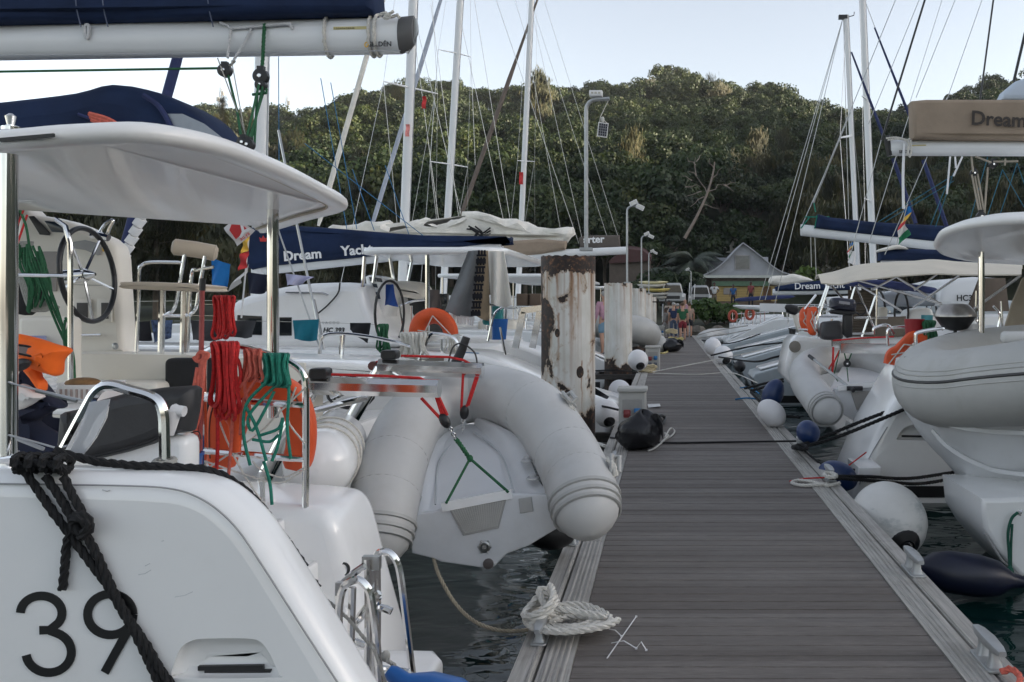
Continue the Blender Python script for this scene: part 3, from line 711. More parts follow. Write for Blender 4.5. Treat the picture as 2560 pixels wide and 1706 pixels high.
# dead tree
d = MB(); rg = random.Random(5); yb = 84
def limb(a, b, r0, r1, k=3):
    mid = [a.lerp(b, i/k)+V((rg.gauss(0, .1), 0, rg.gauss(0, .1)))*(0 < i < k) for i in range(k+1)]; d.tube(mid, [r0+(r1-r0)*i/k for i in range(k+1)], 6)
tr = PL((1573, 548, yb), (1600, 500, yb), (1625, 445, yb), (1638, 400, yb), (1642, 372, yb)); 
d.tube(cr(tr, 4), [.17-.007*i for i in range(17)], 7)
for a, b in (((1625, 445), (1600, 405)), ((1600, 405), (1598, 362)), ((1600, 405), (1580, 395)), ((1628, 440), (1662, 425)), ((1662, 425), (1685, 440)), ((1636, 410), (1660, 385)), ((1612, 440), (1575, 452)), ((1575, 430), (1610, 430)), ((1612, 470), (1652, 480)), ((1598, 380), (1580, 362)), ((1590, 415), (1566, 405)), ((1642, 390), (1630, 365)), ((1618, 452), (1586, 476)), ((1600, 372), (1612, 356)), ((1662, 425), (1690, 420))):
    limb(P(*a, yb), P(*b, yb+rg.uniform(-.6, .6)), .06, .018)
tt = thing('dead_tree', P(1573, 548, yb), 'bare grey dead tree leaning right with crooked branches', 'tree'); d.build('trunk', deadb, tt)
# palms and bushes round the houses
pa = make_tree('palm_tree', palm(3, 26, 3.0, 3.6), leafg, 'large grey green fan palm left of the grey roofed hut', 'palm'); pa.location = (XX(1592, 74), 74, ground(XX(1592, 74), 74)); pa.scale = (1.05,)*3
pb = make_tree('palm_tree', palm(4, 20, 2.6, 2.0), leafp, 'green palm with upright fronds behind the third lamp post', 'palm'); pb.location = (XX(1465, 62), 62, ground(XX(1465, 62), 62)); pb.scale = (.85,)*3
clone(pa, (XX(1540, 78), 78, ground(XX(1540, 78), 78)), 1.0, 'smaller greyish palm between the lamps and the large palm', sc=.8)
clone(pb, (XX(1510, 66), 66, ground(XX(1510, 66), 66)), 2.0, 'low bushy palm behind the stack of kayaks', sc=.85)
def bush(seed, n, size, rx, rz, leaf, label, loc, nm='bush'):
    rg = random.Random(seed); pts, cs = crown_points(rg, n, rx, rz, rz*.6, 16, rx*.4); b = MB(); b.v, b.f = leaf_quads(rg, pts, size, 0, .5); b.v = [tuple(v) for v in b.v]; b.m = [0]*len(b.f)
    r = thing(nm, (0, 0, 0), label, 'bush'); b.build('foliage', leaf, r, 9); t = MB()
    for c, q in cs[:8]: t.tube([(0, 0, -.2), c*.5, c], [.05, .04, .015], 5)
    t.build('stem', bark, r); r.location = loc; return r
bush(31, 2200, .26, 1.25, .75, leaf4, 'bright green bush on the bank right of the people', (XX(1622, 54), 54, .55))
b2 = bush(32, 1700, .26, 1.0, .6, leaf4, 'low bright green bush nearest the moored sterns', (XX(1668, 55), 55, .5))
bush(33, 1600, .4, 2.0, 1.5, leaf1, 'dark round bush left of the hut porch', (XX(1560, 66), 66, 1.6))
bush(34, 1600, .4, 2.4, 1.4, leafb, 'brownish scrubby bush behind the right hand biminis', (XX(1890, 72), 72, 2.2))
bush(35, 1600, .4, 2.6, 1.3, leafb, 'wide brownish scrub right of the two bare masts', (XX(1990, 74), 74, 2.2))
bush(36, 900, .3, 1.1, .9, leaf4, 'yellow green shrub beside the blue sail cover', (XX(1862, 66), 66, 2.9))
bush(37, 1600, .4, 2.2, 1.6, leaf1, 'dark green bush behind the second lamp post', (XX(1500, 76), 76, 2.0))
for k, (u, y, z) in enumerate(((1610, 93, 2.6), (1660, 100, 4.4), (1745, 97, 3.6), (1775, 92, 3.0), (1700, 104, 6.0), (1595, 100, 4.2))): clone(bpy.data.objects['bush.006'], (XX(u, y), y, ground(XX(u, y), y)+.3), k*1.1, ('dark shrub left of the villa wall', 'dark shrub behind the villa roof, left part', 'dark shrub at the right end of the villa', 'outermost dark shrub right of the villa', 'dark shrub higher up the slope over the villa ridge', 'dark shrub between the palm and the villa')[k], sc=1.25)
rg = random.Random(9); RG = 'boulders along the shore'
for i in range(46):
    x = rg.uniform(1.8, 9) if i > 8 else rg.uniform(-14, -2); y = rg.uniform(51.2, 53.4); s = rg.uniform(.18, .5); m = MB(); o = V((x, y, -.55+s*.4+(y-51.2)*.35)); m.ell((0, 0, 0), (s, s*.8, s*.7), None, 9, 6)
    m.v = [tuple(V(p)*(1+rg.uniform(-.2, .2))) for p in m.v]; q = m.build('boulder', rockm); q.location += o; tag(q, 'rough grey brown boulder on the bank below the bright green bush' if x > 0 else 'rough grey brown boulder on the shore behind the white piles', 'boulder', RG)
# grass verge behind
# ---------------------------------------------------------------- houses
roofg = M('grey_metal_roof', (.36, .37, .40), .5, var=.08, vs=2); roofc = M('pale_roof', (.58, .56, .50), .7, var=.08); greenr_ = M('green_roof', (.20, .30, .26), .6, var=.1)
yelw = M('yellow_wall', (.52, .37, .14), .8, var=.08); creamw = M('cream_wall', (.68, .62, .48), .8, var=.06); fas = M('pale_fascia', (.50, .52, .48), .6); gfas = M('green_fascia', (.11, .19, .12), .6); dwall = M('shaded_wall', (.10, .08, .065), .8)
hy = 72.0
hut = thing('hut', P(1705, 705, hy), 'small hut with steep grey metal roof and yellow plank walls', 'hut')
def hz(zx, zy, y=hy): return P((1640+zx*.21688)/1.088, (560+zy*.21688)/1.088, y)
prof = [(1000, 215), (900, 318), (800, 420), (700, 502), (610, 556), (530, 592), (1550, 580), (1440, 545), (1350, 490), (1270, 425), (1140, 318)]
front = [hz(*p, hy) for p in prof]
m = MB(); n = len(prof); q = [hz(a, b) for a, b in prof]
half = cr([q[5], q[4], q[3], q[2], q[1], q[0]], 3)+cr([q[0], q[10], q[9], q[8], q[7], q[6]], 3)[1:]
out = [[V((p.x, hy-.4, p.z)) for p in half]+[V((p.x, hy-.4, p.z-.10)) for p in reversed(half)], [V((p.x, hy+6.5, p.z)) for p in half]+[V((p.x, hy+6.5, p.z-.10)) for p in reversed(half)]]
m.loft(out); m.build('roof', roofg, hut)
m = MB(); eave = [V((p.x, hy, p.z-.06)) for p in half]; m.loft([eave, [p+V((0, .15, 0)) for p in eave]]); gab = m.build('gable_cladding', roofg, hut)
m = MB()
for i in range(40):
    x = eave[0].x+.1+(eave[-1].x-eave[0].x-.2)*i/39; zt = max((a.z+(b.z-a.z)*(x-a.x)/(b.x-a.x) for a, b in zip(eave, eave[1:]) if a.x <= x <= b.x), default=eave[0].z)
    if zt-.1 > eave[0].z+.02: m.bx(x-.025, hy-.02, eave[0].z, x+.025, hy+.01, zt-.08)
m.build('ribs', roofg, gab)
def hb(name, x0, y0, x1, y1, mat, ya, yb, parent=hut):
    a = hz(x0, y0); b_ = hz(x1, y1); return MB().bx(a.x, ya, b_.z, b_.x, yb, a.z).build(name, mat, parent)
wf = hb('window', 905, 358, 1085, 530, M('window_frame_grey', (.33, .32, .33), .5), hy-.07, hy+.05); hb('pane', 918, 370, 1074, 518, M('window_pane', (.07, .085, .10), .1, var=.3, coat=.5), hy-.10, hy-.075, wf)
hb('dormer', 630, 372, 860, 600, roofg, hy+2.5, hy+6); hb('dormer', 1180, 364, 1335, 590, roofg, hy+2.5, hy+6)
hb('fascia', 520, 596, 1560, 624, fas, hy-.5, hy-.3); hb('fascia', 650, 662, 1310, 716, gfas, hy+.0, hy+.12)
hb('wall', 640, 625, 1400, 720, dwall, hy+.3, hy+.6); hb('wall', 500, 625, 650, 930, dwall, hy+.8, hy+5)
wl = hb('plank_wall', 700, 716, 1400, 892, yelw, hy+.25, hy+5)
m = MB()
for i in range(9):
    z = hz(0, 722+i*19).z; m.bx(hz(702, 0).x, hy+.225, z-.015, hz(1398, 0).x, hy+.249, z)
m.build('plank_gap', M('plank_gap', (.15, .10, .05), .9), wl)
w2 = hb('window', 780, 738, 932, 814, M('grey_shutter', (.30, .27, .25), .7), hy+.16, hy+.245); hb('door', 1240, 730, 1330, 892, M('brown_door', (.14, .07, .03), .7), hy+.17, hy+.245)
hb('porch_post', 462, 650, 500, 935, gel2, hy-.3, hy-.1); hb('base', 640, 888, 1400, 960, M('hut_base', (.16, .12, .09), .9), hy+.3, hy+4.8)
pr_ = [hz(410, 668), hz(540, 598), hz(540, 618), hz(410, 690)]
MB().loft([[V((p.x, hy-.4, p.z)) for p in pr_], [V((p.x, hy+4, p.z)) for p in pr_]]).build('porch_roof', roofg, hut)
# cream house behind
cy = 98.0
vil = thing('villa', P(1680, 660, cy), 'cream house with pale hipped roof up behind the grey hut', 'house')
def vz(zx, zy, y=cy): return P((1640+zx*.21688)/1.088, (560+zy*.21688)/1.088, y)
def vb(name, x0, y0, x1, y1, mat, ya, yb, parent=vil):
    a = vz(x0, y0); b_ = vz(x1, y1); return MB().bx(a.x, ya, b_.z, b_.x, yb, a.z).build(name, mat, parent)
def hip(name, x0, yb, x1, rx0, rx1, yt, mat, ya, yb_):
    a, b_, c, e = vz(x0, yb), vz(x1, yb), vz(rx0, yt), vz(rx1, yt); ym = (ya+yb_)/2
    MB().add([(a.x, ya, a.z), (b_.x, ya, a.z), (b_.x, yb_, a.z), (a.x, yb_, a.z), (c.x, ym, c.z), (e.x, ym, c.z)], [(0, 1, 5, 4), (1, 2, 5), (2, 3, 4, 5), (3, 0, 4), (3, 2, 1, 0)]).build(name, mat, vil)
vb('wall', 530, 235, 1180, 520, creamw, cy+1, cy+8); hip('roof', 510, 238, 760, 560, 740, 180, greenr_, cy+.5, cy+6); hip('roof', 930, 222, 1225, 980, 1160, 168, greenr_, cy+.5, cy+6)
a = [vz(560, 370), vz(770, 160), vz(960, 160), vz(1010, 215), vz(900, 370)]
MB().loft([[V((p.x, cy-.6+(.0 if p.z < 5 else 1.2), p.z)) for p in a], [V((p.x, cy+.9, p.z)) for p in a]]).build('roof', roofc, vil)
vb('wall', 600, 370, 900, 520, creamw, cy-.4, cy+1); wv = vb('window', 1140, 236, 1190, 296, M('house_window', (.2, .2, .19), .3), cy+.9, cy+1.1); vb('fascia', 515, 228, 760, 240, fas, cy+.3, cy+.5); vb('fascia', 930, 213, 1228, 224, fas, cy+.3, cy+.5)
# red roofed shed far left of the hut
rs = thing('shed', P(1455, 610, 80), 'red roofed shed behind the taupe sail cover', 'shed')
pr_ = PS(80, (1400, 600), (1440, 572), (1478, 576), (1496, 592), (1496, 600), (1400, 606)); MB().loft([pr_, [p+V((0, 5, .6)) for p in pr_]]).build('roof', M('red_roof', (.07, .03, .028), .8), rs)
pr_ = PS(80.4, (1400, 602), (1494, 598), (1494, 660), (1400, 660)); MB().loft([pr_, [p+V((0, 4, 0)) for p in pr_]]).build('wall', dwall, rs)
# antenna masts on the left skyline
for u, v0, v1, lab in ((507, 262, 202, 'slim white antenna mast on the left skyline above the pointed tree'), (659, 285, 224, 'white antenna tower with dishes, right of the green tackle')):
    an = thing('antenna_mast', P(u, v0+30, 255), lab, 'antenna'); m = MB(); a, b_ = P(u, v0+30, 255), P(u, v1, 255)
    for dx, dy in ((-.35, 0), (.35, 0), (0, .5)): m.tube([a+V((dx*1.6, dy*1.6, 0)), b_+V((dx*.6, dy*.6, 0))], .1, 5)
    for i in range(8): z = a.lerp(b_, i/8); m.tube([z+V((-.45, 0, 0)), z+V((.45, 0, 1))], .06, 4)
    m.tube([b_, b_+V((0, 0, 2.2))], .07, 5); m.build('tower', galv, an)
    m = MB()
    for i in range(3): m.box(a.lerp(b_, .55+.15*i)+V((-.7 if i % 2 else .7, -.2, 0)), (.7, .4, 1.2))
    m.builds('antenna_panel', greyp, an)
# ---------------------------------------------------------------- the near catamaran, left
A = thing('catamaran', (-4.5, 6.0, WATER), 'nearest white catamaran with 39 on its hull, stern on the left of the jetty', 'catamaran', 'catamarans moored stern to the jetty')
YA = 2.7
def z3(x, y): return (.3789*x, 974.3+.3789*y)
def z6(x, y): return (.2345*x, 716.9+.2345*y)
def z1(x, y): return (.3517*x, .3517*y)
def z4(x, y): return (643.4+.3517*x, 781.25+.3517*y)
def z5(x, y): return (459.6+.3517*x, 478+.3517*y)
def xz(u, v, y): p = P(u, v, y); return (p.x, p.z)
def at_y(y): return lambda a, b, h: (a, y+h, b)
def hullpoly(y, uvs, xb=-12.0):
    pts = cr2([xz(u, v, y) for u, v in uvs], 4, False)
    return [(xb, WATER-.3), (xb, pts[0][1])]+pts+[(pts[-1][0]-.3, WATER-.3)]
top = [(-2600, 1046), (-900, 1060), (0, 1069), (300, 1077), (400, 1081), (470, 1089), (530, 1112), (582, 1152), (622, 1196), (665, 1258), (705, 1322), (755, 1403), (805, 1486), (858, 1574), (940, 1710), (1010, 1830)]
poly = hullpoly(YA+.12, top)
hull = MB().slab(poly, at_y(YA), .20, .06, 5, .075).build('near_hull', gel, A, 1.0)
rc = [z3(*p) for p in ((1040, 1520), (1062, 1430), (1100, 1350), (1170, 1308), (1260, 1297), (1500, 1297), (1580, 1318), (1630, 1380), (1665, 1450), (1692, 1515), (1660, 1536), (1080, 1538))]
c = MB().slab(cr2([xz(u, v, YA) for u, v in rc], 4), lambda a, b, h: (a, YA-.03+h, b-.25*max(0, h-.03)), .10, .055, 5, 0)
cutter = c.build('cutter', gel); cut(hull, cutter)
m = MB()
for (a, b_) in (((1205, 1480), (1600, 1474)), ((1245, 1508), (1645, 1503))):
    p, q = P(*z3(*a), YA+.046), P(*z3(*b_), YA+.046); m.bar([p, q], .014, .012, V((0, 1, 0)))
m.build('vent_slot', blackp, hull)
# groove that runs round inside the rounded edge
gl = cr([P(u, v, YA+.0005) for u, v in ((-900, 1100), (0, 1112), (300, 1117), (395, 1124), (450, 1141), (500, 1172), (548, 1220), (600, 1296), (700, 1452), (800, 1606))], 5)
MB().tube(gl, .003, 6).build('trim_groove', M('groove_grey', (.34, .34, .34), .6), hull)
# number 39
def stroke(m, pts, w=.0265, y=YA-.0015):
    stroke.k += 1; m.bar([P(*z3(*p), y-.0007*stroke.k) for p in pts], w, .003, V((0, 1, 0)))
stroke.k = 0
def arc(cx, cy, rx, ry, a0, a1, k=22): return [(cx+rx*math.cos(R(a0+(a1-a0)*i/k)), cy+ry*math.sin(R(a0+(a1-a0)*i/k))) for i in range(k+1)]
m = MB(); stroke(m, arc(250, 1148, 126, 105, 181, 395)+[(300, 1250), (240, 1252)]); stroke(m, [(300, 1253)]+arc(295, 1385, 138, 124, -70, 172)); m.build('number_three', blacki, hull)
m = MB(); stroke(m, arc(669, 1156, 138, 124, 0, 360, 34)); stroke(m, [(792, 1222), (635, 1508)]); m.build('number_nine', blacki, hull)
scm = M('scuff_grey', (.52, .53, .54), .5)
for pts in (((840, 915), (880, 908), (918, 885)), ((620, 400), (650, 408), (668, 402)), ((980, 712), (996, 708)), ((1060, 1050), (1120, 1040), (1170, 1018)), ((880, 862), (912, 846))):
    MB().tube([P(*z3(*p), YA+.0008) for p in pts], .0016, 5).build('scuff', scm, hull)
# deck strip, steps, inner cheek, swim platform
MB().slab([(-12, 3.0), (-1.62, 3.0), (-1.62, 3.12), (-12, 3.12)], lambda a, b, h: (a, b, .70+h), .42, .03).build('side_deck', gel, A)
ic = [(380, 1150), (560, 1158), (660, 1164), (722, 1171), (752, 1184), (772, 1214), (786, 1260), (804, 1330), (834, 1440), (866, 1560), (885, 1640)]
MB().slab(hullpoly(4.1, ic, -5.5), at_y(4.1), .55, .08, 4, .07).build('inner_cheek', gel, A, 1.0)
m = MB(); q = P(*z3(2095, 878), 4.085); m.lathe([(.036, -.03), (.036, .004), (.026, .006), (.022, -.004)], P(*z3(2075, 885), 4.12), (.35, -1, .1), 20); m.build('skin_fitting', MATS['end_cap_grey'] if 'end_cap_grey' in MATS else blackp, A)
st = MB()
for u, v in ((652, 1192), (729, 1289), (800, 1400)):
    x, z = xz(u, v, 4.09); st.slab([(-3.0, 3.03), (x, 3.03), (x, 4.12), (-3.0, 4.12)], lambda a, b, h, z=z: (a, b, z-.4+h), .4, .025, 3)
st.build('stern_steps', gel, A)
pf = MB().slab([(-2.2, 2.98), (-1.12, 2.98), (-1.03, 3.08), (-1.0, 3.9), (-1.06, 4.0), (-2.2, 4.05)], lambda a, b, h: (a, b, -.06+h), .17, .03, 3, .05).build('swim_platform', gel, A)
# boarding ladder folded up on the platform
lad = MB(); r = .0155
def tb(m, uvs, y, r=r, k=5, n=8, **kw): return m.tube(cr([P(u, v, y) if len(t) == 2 else P(*t) for t in uvs for u, v in [t[:2]]], k), r, n, **kw)
tb(lad, [(948, 1550), (936, 1450), (921, 1330), (910, 1288), (893, 1270), (872, 1270), (862, 1282)], 3.7)
tb(lad, [(866, 1570), (867, 1400), (866, 1285)], 3.6); tb(lad, [(844, 1590), (846, 1420), (845, 1285)], 3.5); tb(lad, [(856, 1590), (857, 1440), (856, 1310)], 3.56)
tb(lad, [(878, 1640), (866, 1480), (855, 1390), (845, 1352), (824, 1333), (800, 1340), (784, 1366), (779, 1440), (792, 1590)], 3.35)
tb(lad, [(802, 1600), (806, 1480), (810, 1350)], 3.4); tb(lad, [(776, 1470), (778, 1400), (780, 1340)], 3.45)
tb(lad, [(838, 1300), (810, 1320), (780, 1348)], 3.45, .014); tb(lad, [(872, 1362), (842, 1395), (815, 1428)], 3.5, .014); tb(lad, [(872, 1370), (842, 1403), (815, 1436)], 3.5, .014)
tb(lad, [(866, 1394), (884, 1399), (900, 1405)], 3.6, .016); tb(lad, [(800, 1470), (820, 1476), (838, 1482)], 3.42, .014); tb(lad, [(835, 1530), (880, 1536), (940, 1544)], 3.62, .013)
lo = lad.build('boarding_ladder', chrome, A)
m = MB(); m.box(P(854, 1293, 3.52), (.07, .03, .055)); m.box(P(782, 1352, 3.42), (.03, .03, .05)); m.builds('hinge_block', steel, lo)
# cleats
def cleat(p, L, mat, parent, ax=V((1, 0, 0)), name='cleat'):
    p = V(p); m = MB(); m.tube([p-ax*L/2+UP*.052, p-ax*L*.3+UP*.058, p+ax*L*.3+UP*.058, p+ax*L/2+UP*.052], [.006, .011, .011, .006], 8)
    for s in (-1, 1): m.tube([p+ax*(s*L*.17), p+ax*(s*L*.14)+UP*.055], [.016, .011], 8)
    return m.build(name, mat, parent)
cleat(P(95, 1092, 2.80), .27, chrome, A); cleat(P(665, 1172, 4.35)+V((-.05, 0, -.02)), .20, chrome, A)
# stanchions and the hoop rail
def rail(parent, paths, y, r, mat=chrome, name='stern_rail', k=5):
    m = MB()
    for pth in paths: m.tube(cr([P(*t) if len(t) == 3 else P(t[0], t[1], y) for t in pth], k), r, 8)
    return m.builds(name, mat, parent)
rail(A, [[(379, 1085), (378, 1000), (376, 955), (366, 925), (342, 909), (300, 897), (262, 886), (238, 888), (218, 904), (200, 935), (165, 1000), (128, 1070)]], 2.86, .0175, name='hoop_rail')
ps = MB().tube([P(18, 1075, 2.9), P(18, 355, 2.9)], .029, 14).build('canopy_post', chrome, A)
MB().tube([P(627, 960, 4.9), P(627, 470, 4.9)], .031, 14).build('canopy_post', chrome, A)
MB().tube([P(162, 1000, 5.6), P(162, 640, 5.6), P(161, 560, 5.6), P(150, 520, 5.6), (P(128, 505, 5.6))], .016, 8).build('console_rail', chrome, A)
MB().tube([P(40, 632, 5.6), P(165, 634, 5.6)], .012, 8).build('console_rail', chrome, A)
# guard wires
m = MB()
for pth, y in (([(0, 872), (40, 885), (210, 925)], 2.88), ([(0, 995), (60, 1010), (130, 1030)], 2.88)): m.tube(PS(y, *pth), .0035, 5)
m.tube([P(84, 898, 2.88), P(176, 922, 2.88)], .007, 6); m.tube([P(38, 1008, 2.88), P(100, 1032, 2.88)], .007, 6); m.builds('guard_wire', steel, A)
# rail round the horseshoe buoy
rail(A, [[(466, 1100), (467, 950), (468, 826), (478, 806), (500, 800), (560, 800), (640, 822), (672, 836), (694, 856), (702, 890), (703, 1000), (702, 1176)],
         [(470, 916), (580, 924), (703, 932)], [(466, 1036), (580, 1046), (702, 1056)], [(466, 916), (480, 910), (498, 912)], [(600, 1100), (602, 1160)]], 4.15, .0165)
rail(A, [[(650, 1160), (655, 1112), (668, 1096), (705, 1092), (735, 1098), (742, 1120), (740, 1165)]], 4.9, .013, name='raft_bracket')
# cockpit: beam, coamings, far hull
MB().slab([(-5, 5.0), (-2.55, 5.0), (-2.5, 8.0), (-5, 8.0)], lambda a, b, h: (a, b, -.1+h), .82, .05).build('aft_beam', gel, A)
cw = MB(); pts = [(-800, 812), (280, 814), (470, 818), (600, 826), (700, 835)]
cw.loft([[P(u, v, 6.5) for u, v in pts]+[P(u, 1010+(u > 600)*10, 6.5) for u, v in reversed(pts)], [P(u, v, 6.5)+V((0, .35, .0)) for u, v in pts]+[P(u, 1010, 6.5)+V((0, .35, 0)) for u, v in reversed(pts)]]); cw.build('cockpit_coaming', cream, A)
MB().slab([(-9, 3.05), (-2.2, 3.05), (-2.2, 6.5), (-9, 6.5)], lambda a, b, h: (a, b, .30+h), .12, .02).build('cockpit_sole', cream, A)
MB().slab(cr2([xz(u, v, 6.5) for u, v in ((-500, 818), (280, 818), (470, 824), (640, 830), (800, 834), (880, 846), (900, 856), (890, 866), (600, 858), (280, 842), (-500, 842))], 2), at_y(6.52), .9, .03).build('far_side_deck', gel, A)
farp = [(-2600, 838), (300, 842), (800, 846), (900, 850), (960, 868), (1010, 905), (1075, 985), (1130, 1060)]
MB().slab(hullpoly(8.2, farp), at_y(8.2), 1.1, .08, 4, .08).build('far_hull', gel, A, 1.0)
def boxp(name, u0, v0, u1, v1, y, d, mat, parent=A, bev=.03):
    a, b_ = P(u0, v0, y), P(u1, v1, y); return MB().slab(rrect(a.x, b_.z, b_.x, a.z, min(.04, bev*1.3), 3), at_y(y), d, bev, 3).build(name, mat, parent)
boxp('back_cushion', 376, 824, 492, 972, 6.36, .12, blackc); boxp('locker', 40, 728, 165, 900, 6.0, .12, cream)
boxp('locker', 165, 880, 360, 1020, 6.2, .4, cream)
# helm console
hc = [z for z in ((40, 490), (70, 492), (150, 508), (215, 535), (262, 565), (272, 640), (281, 800), (280, 812), (40, 812))]
con = MB().slab(cr2([xz(u, v, 7.0) for u, v in hc], 2), at_y(7.0), .22, .05, 3).build('helm_console', cream, A)
def panel(name, pts, y, mat, par, t=.012): return MB().slab([xz(u, v, y) for u, v in pts], at_y(y-t), t+.002, .003, 2).build(name, mat, par)
def z2(x, y): return (.3517*x, 441.2+.3517*y)
panel('instrument', [z2(*p) for p in ((190, 160), (225, 158), (330, 270), (325, 285), (265, 280))], 6.99, blackp, con); panel('instrument', [z2(*p) for p in ((296, 190), (375, 196), (432, 268), (345, 262))], 6.99, screen, con)
panel('compass_pod', [z2(*p) for p in ((470, 330), (560, 315), (660, 340), (660, 410), (640, 415), (560, 380), (490, 370))], 6.99, M('pod_grey', (.33, .33, .33), .5), con)
panel('console_seam', [z2(*p) for p in ((375, 600), (735, 612), (735, 617), (375, 605))], 6.99, M('seam_grey', (.42, .40, .36), .6), con, .003); panel('speaker_grille', [z2(*p) for p in ((278, 390), (375, 390), (375, 650), (278, 650))], 6.99, M('grille_grey', (.30, .28, .26), .6), con)
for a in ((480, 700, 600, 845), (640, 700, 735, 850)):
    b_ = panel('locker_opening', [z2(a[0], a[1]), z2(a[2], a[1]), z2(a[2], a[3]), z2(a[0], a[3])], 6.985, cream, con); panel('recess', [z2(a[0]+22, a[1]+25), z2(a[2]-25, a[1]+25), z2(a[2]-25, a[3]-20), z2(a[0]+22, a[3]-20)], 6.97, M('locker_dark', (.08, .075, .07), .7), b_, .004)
panel('warning_sticker', [z2(*p) for p in ((668, 362), (696, 364), (698, 392), (670, 390))], 6.985, yeli, con, .004)
MB().tube(PS(6.94, z2(478, 938), z2(560, 937), z2(662, 934)), .012, 8).build('grab_handle', chrome, con)
m = MB(); m.lathe([(.022, 0), (.028, .01), (.012, .02)], P(*z2(757, 1008), 6.98), (0, -1, 0), 14); m.build('fuel_cap', steel, con)
# wheel: plane turned towards the stern
wc = P(203, 632, 6.42); wr = .345; nx = V((1, .08, .10)).normalized(); wa = V((-.08, 1, 0)).normalized(); wb = nx.cross(wa)*-1
wheel = MB().tube([wc+wa*(wr*math.cos(R(t)))+wb*(wr*math.sin(R(t))) for t in range(0, 360, 8)], .019, 9, closed=True)
if abs(wb.z) < .5: wb = UP
wh = wheel.build('steering_wheel', blackp, A); m = MB()
for k in range(5):
    t = R(90+72*k); m.tube([wc-nx*.03+(wa*math.cos(t)+wb*math.sin(t))*.03, wc+(wa*math.cos(t)+wb*math.sin(t))*wr], .010, 6)
m.lathe([(.055, -.16), (.05, -.02), (.03, .02), (.012, .05)], wc, nx, 14); m.build('spokes', chrome, wh)
m = MB(); tb(m, [z2(645, 275), z2(680, 220), z2(715, 190), z2(740, 190), z2(720, 230), z2(700, 280)], 6.9, .012); tb(m, [z2(600, 290), z2(650, 285), z2(710, 300)], 6.85, .03); m.build('throttle_lever', chrome, con)
# helm seat
seat = thing('helm_seat', P(400, 815, 6.7), 'cream helm seat on a stainless frame beside the black steering wheel', 'seat')
sy = 6.6
MB().slab(cr2([xz(*z2(*p), sy) for p in ((830, 605), (850, 590), (1100, 592), (1340, 612), (1352, 630), (1340, 652), (1100, 645), (840, 632))], 3), at_y(sy-.1), .42, .03, 3).build('seat_cushion', vinyl, seat)
m = MB(); a, b_ = P(*z2(1140, 360), sy), P(*z2(1405, 400), sy+.1); m.tube([a-(b_-a)*.06, a, a.lerp(b_, .5)+UP*.005, b_, b_+(b_-a)*.06], [.04, .062, .062, .062, .04], 14); m.build('backrest', vinyl, seat)
rail(seat, [[z2(890, 1080), z2(905, 700), z2(908, 520), z2(930, 478), z2(1000, 460), z2(1200, 462)], [z2(1225, 1050), z2(1250, 560), z2(1290, 512), z2(1395, 490)], [z2(1210, 390), z2(1170, 620), z2(1140, 760), z2(1090, 800), z2(1060, 808)], [z2(1340, 420), z2(1300, 640), z2(1280, 760), z2(1240, 800), z2(1200, 805)], [z2(1060, 808), z2(1250, 808)]], sy, .013, name='arm_frame')
rail(seat, [[z2(1052, 1075), z2(1060, 640)], [z2(1195, 1062), z2(1205, 650)]], sy, .024, name='leg')
# hard top canopy
E1 = [(-420, 372, 3.0), (-200, 356, 2.92), (0, 342, 2.9), (150, 330, 2.92), (330, 326, 2.98), (500, 352, 3.2), (600, 385, 3.52), (680, 418, 3.9), (745, 450, 4.3), (788, 472, 4.58)]
E2 = [(800, 484, 4.7), (786, 492, 4.85), (720, 508, 5.15), (660, 526, 5.5), (615, 537, 5.66), (585, 532, 5.64), (566, 514, 5.4), (530, 494, 5.1), (480, 478, 4.9), (380, 456, 4.56), (270, 455, 4.6), (40, 469, 4.8), (-200, 478, 4.9), (-420, 470, 4.8)]
loop = cr(PL(*(E1+E2)), 4, True); cen = sum(loop, V())/len(loop)
def ins(d, dz):
    pl = inset([(p.x, p.y) for p in loop], d); return [V((a, b, q.z+dz)) for (a, b), q in zip(pl, loop)]
hard = MB().loft([ins(.17, .035), ins(.115, .03), ins(.10, .012), ins(.085, .002), ins(.06, 0), ins(.03, .0), ins(.008, .012), ins(0, .03), ins(.004, .05), ins(.02, .066), ins(.06, .078), ins(.20, .092)]).build('hard_top', M('canopy_gelcoat', (.86, .85, .83), .3, var=.02, coat=.3), A, 9)
MB().tube([V((p.x, p.y, p.z)) for p in ins(.108, .018)], .008, 6, closed=True).build('rim_seal', M('seal_beige', (.50, .45, .36), .7), hard)
m = MB(); m.lathe([(.055, 0), (.055, -.012), (.04, -.014)], P(520, 470, 4.72)+V((0, 0, .02)), UP, 22); m.build('deck_light', steel, hard)
m = MB(); m.lathe([(.085, .0), (.085, -.006), (.03, -.008)], P(628, 478, 4.9)+V((0, 0, .0)), UP, 20); m.build('post_flange', gel2, hard)
MB().bar([P(0, 322, 2.895), P(125, 311, 2.90)], .012, .008, V((0, 1, 0))).build('trim_strip', blackp, hard)
m = MB(); m.lathe([(.03, 0), (.03, .012), (.012, .02), (.018, .05), (.006, .06)], P(25, 300, 3.1), UP, 12); m.build('shackle_pad', chrome, hard)
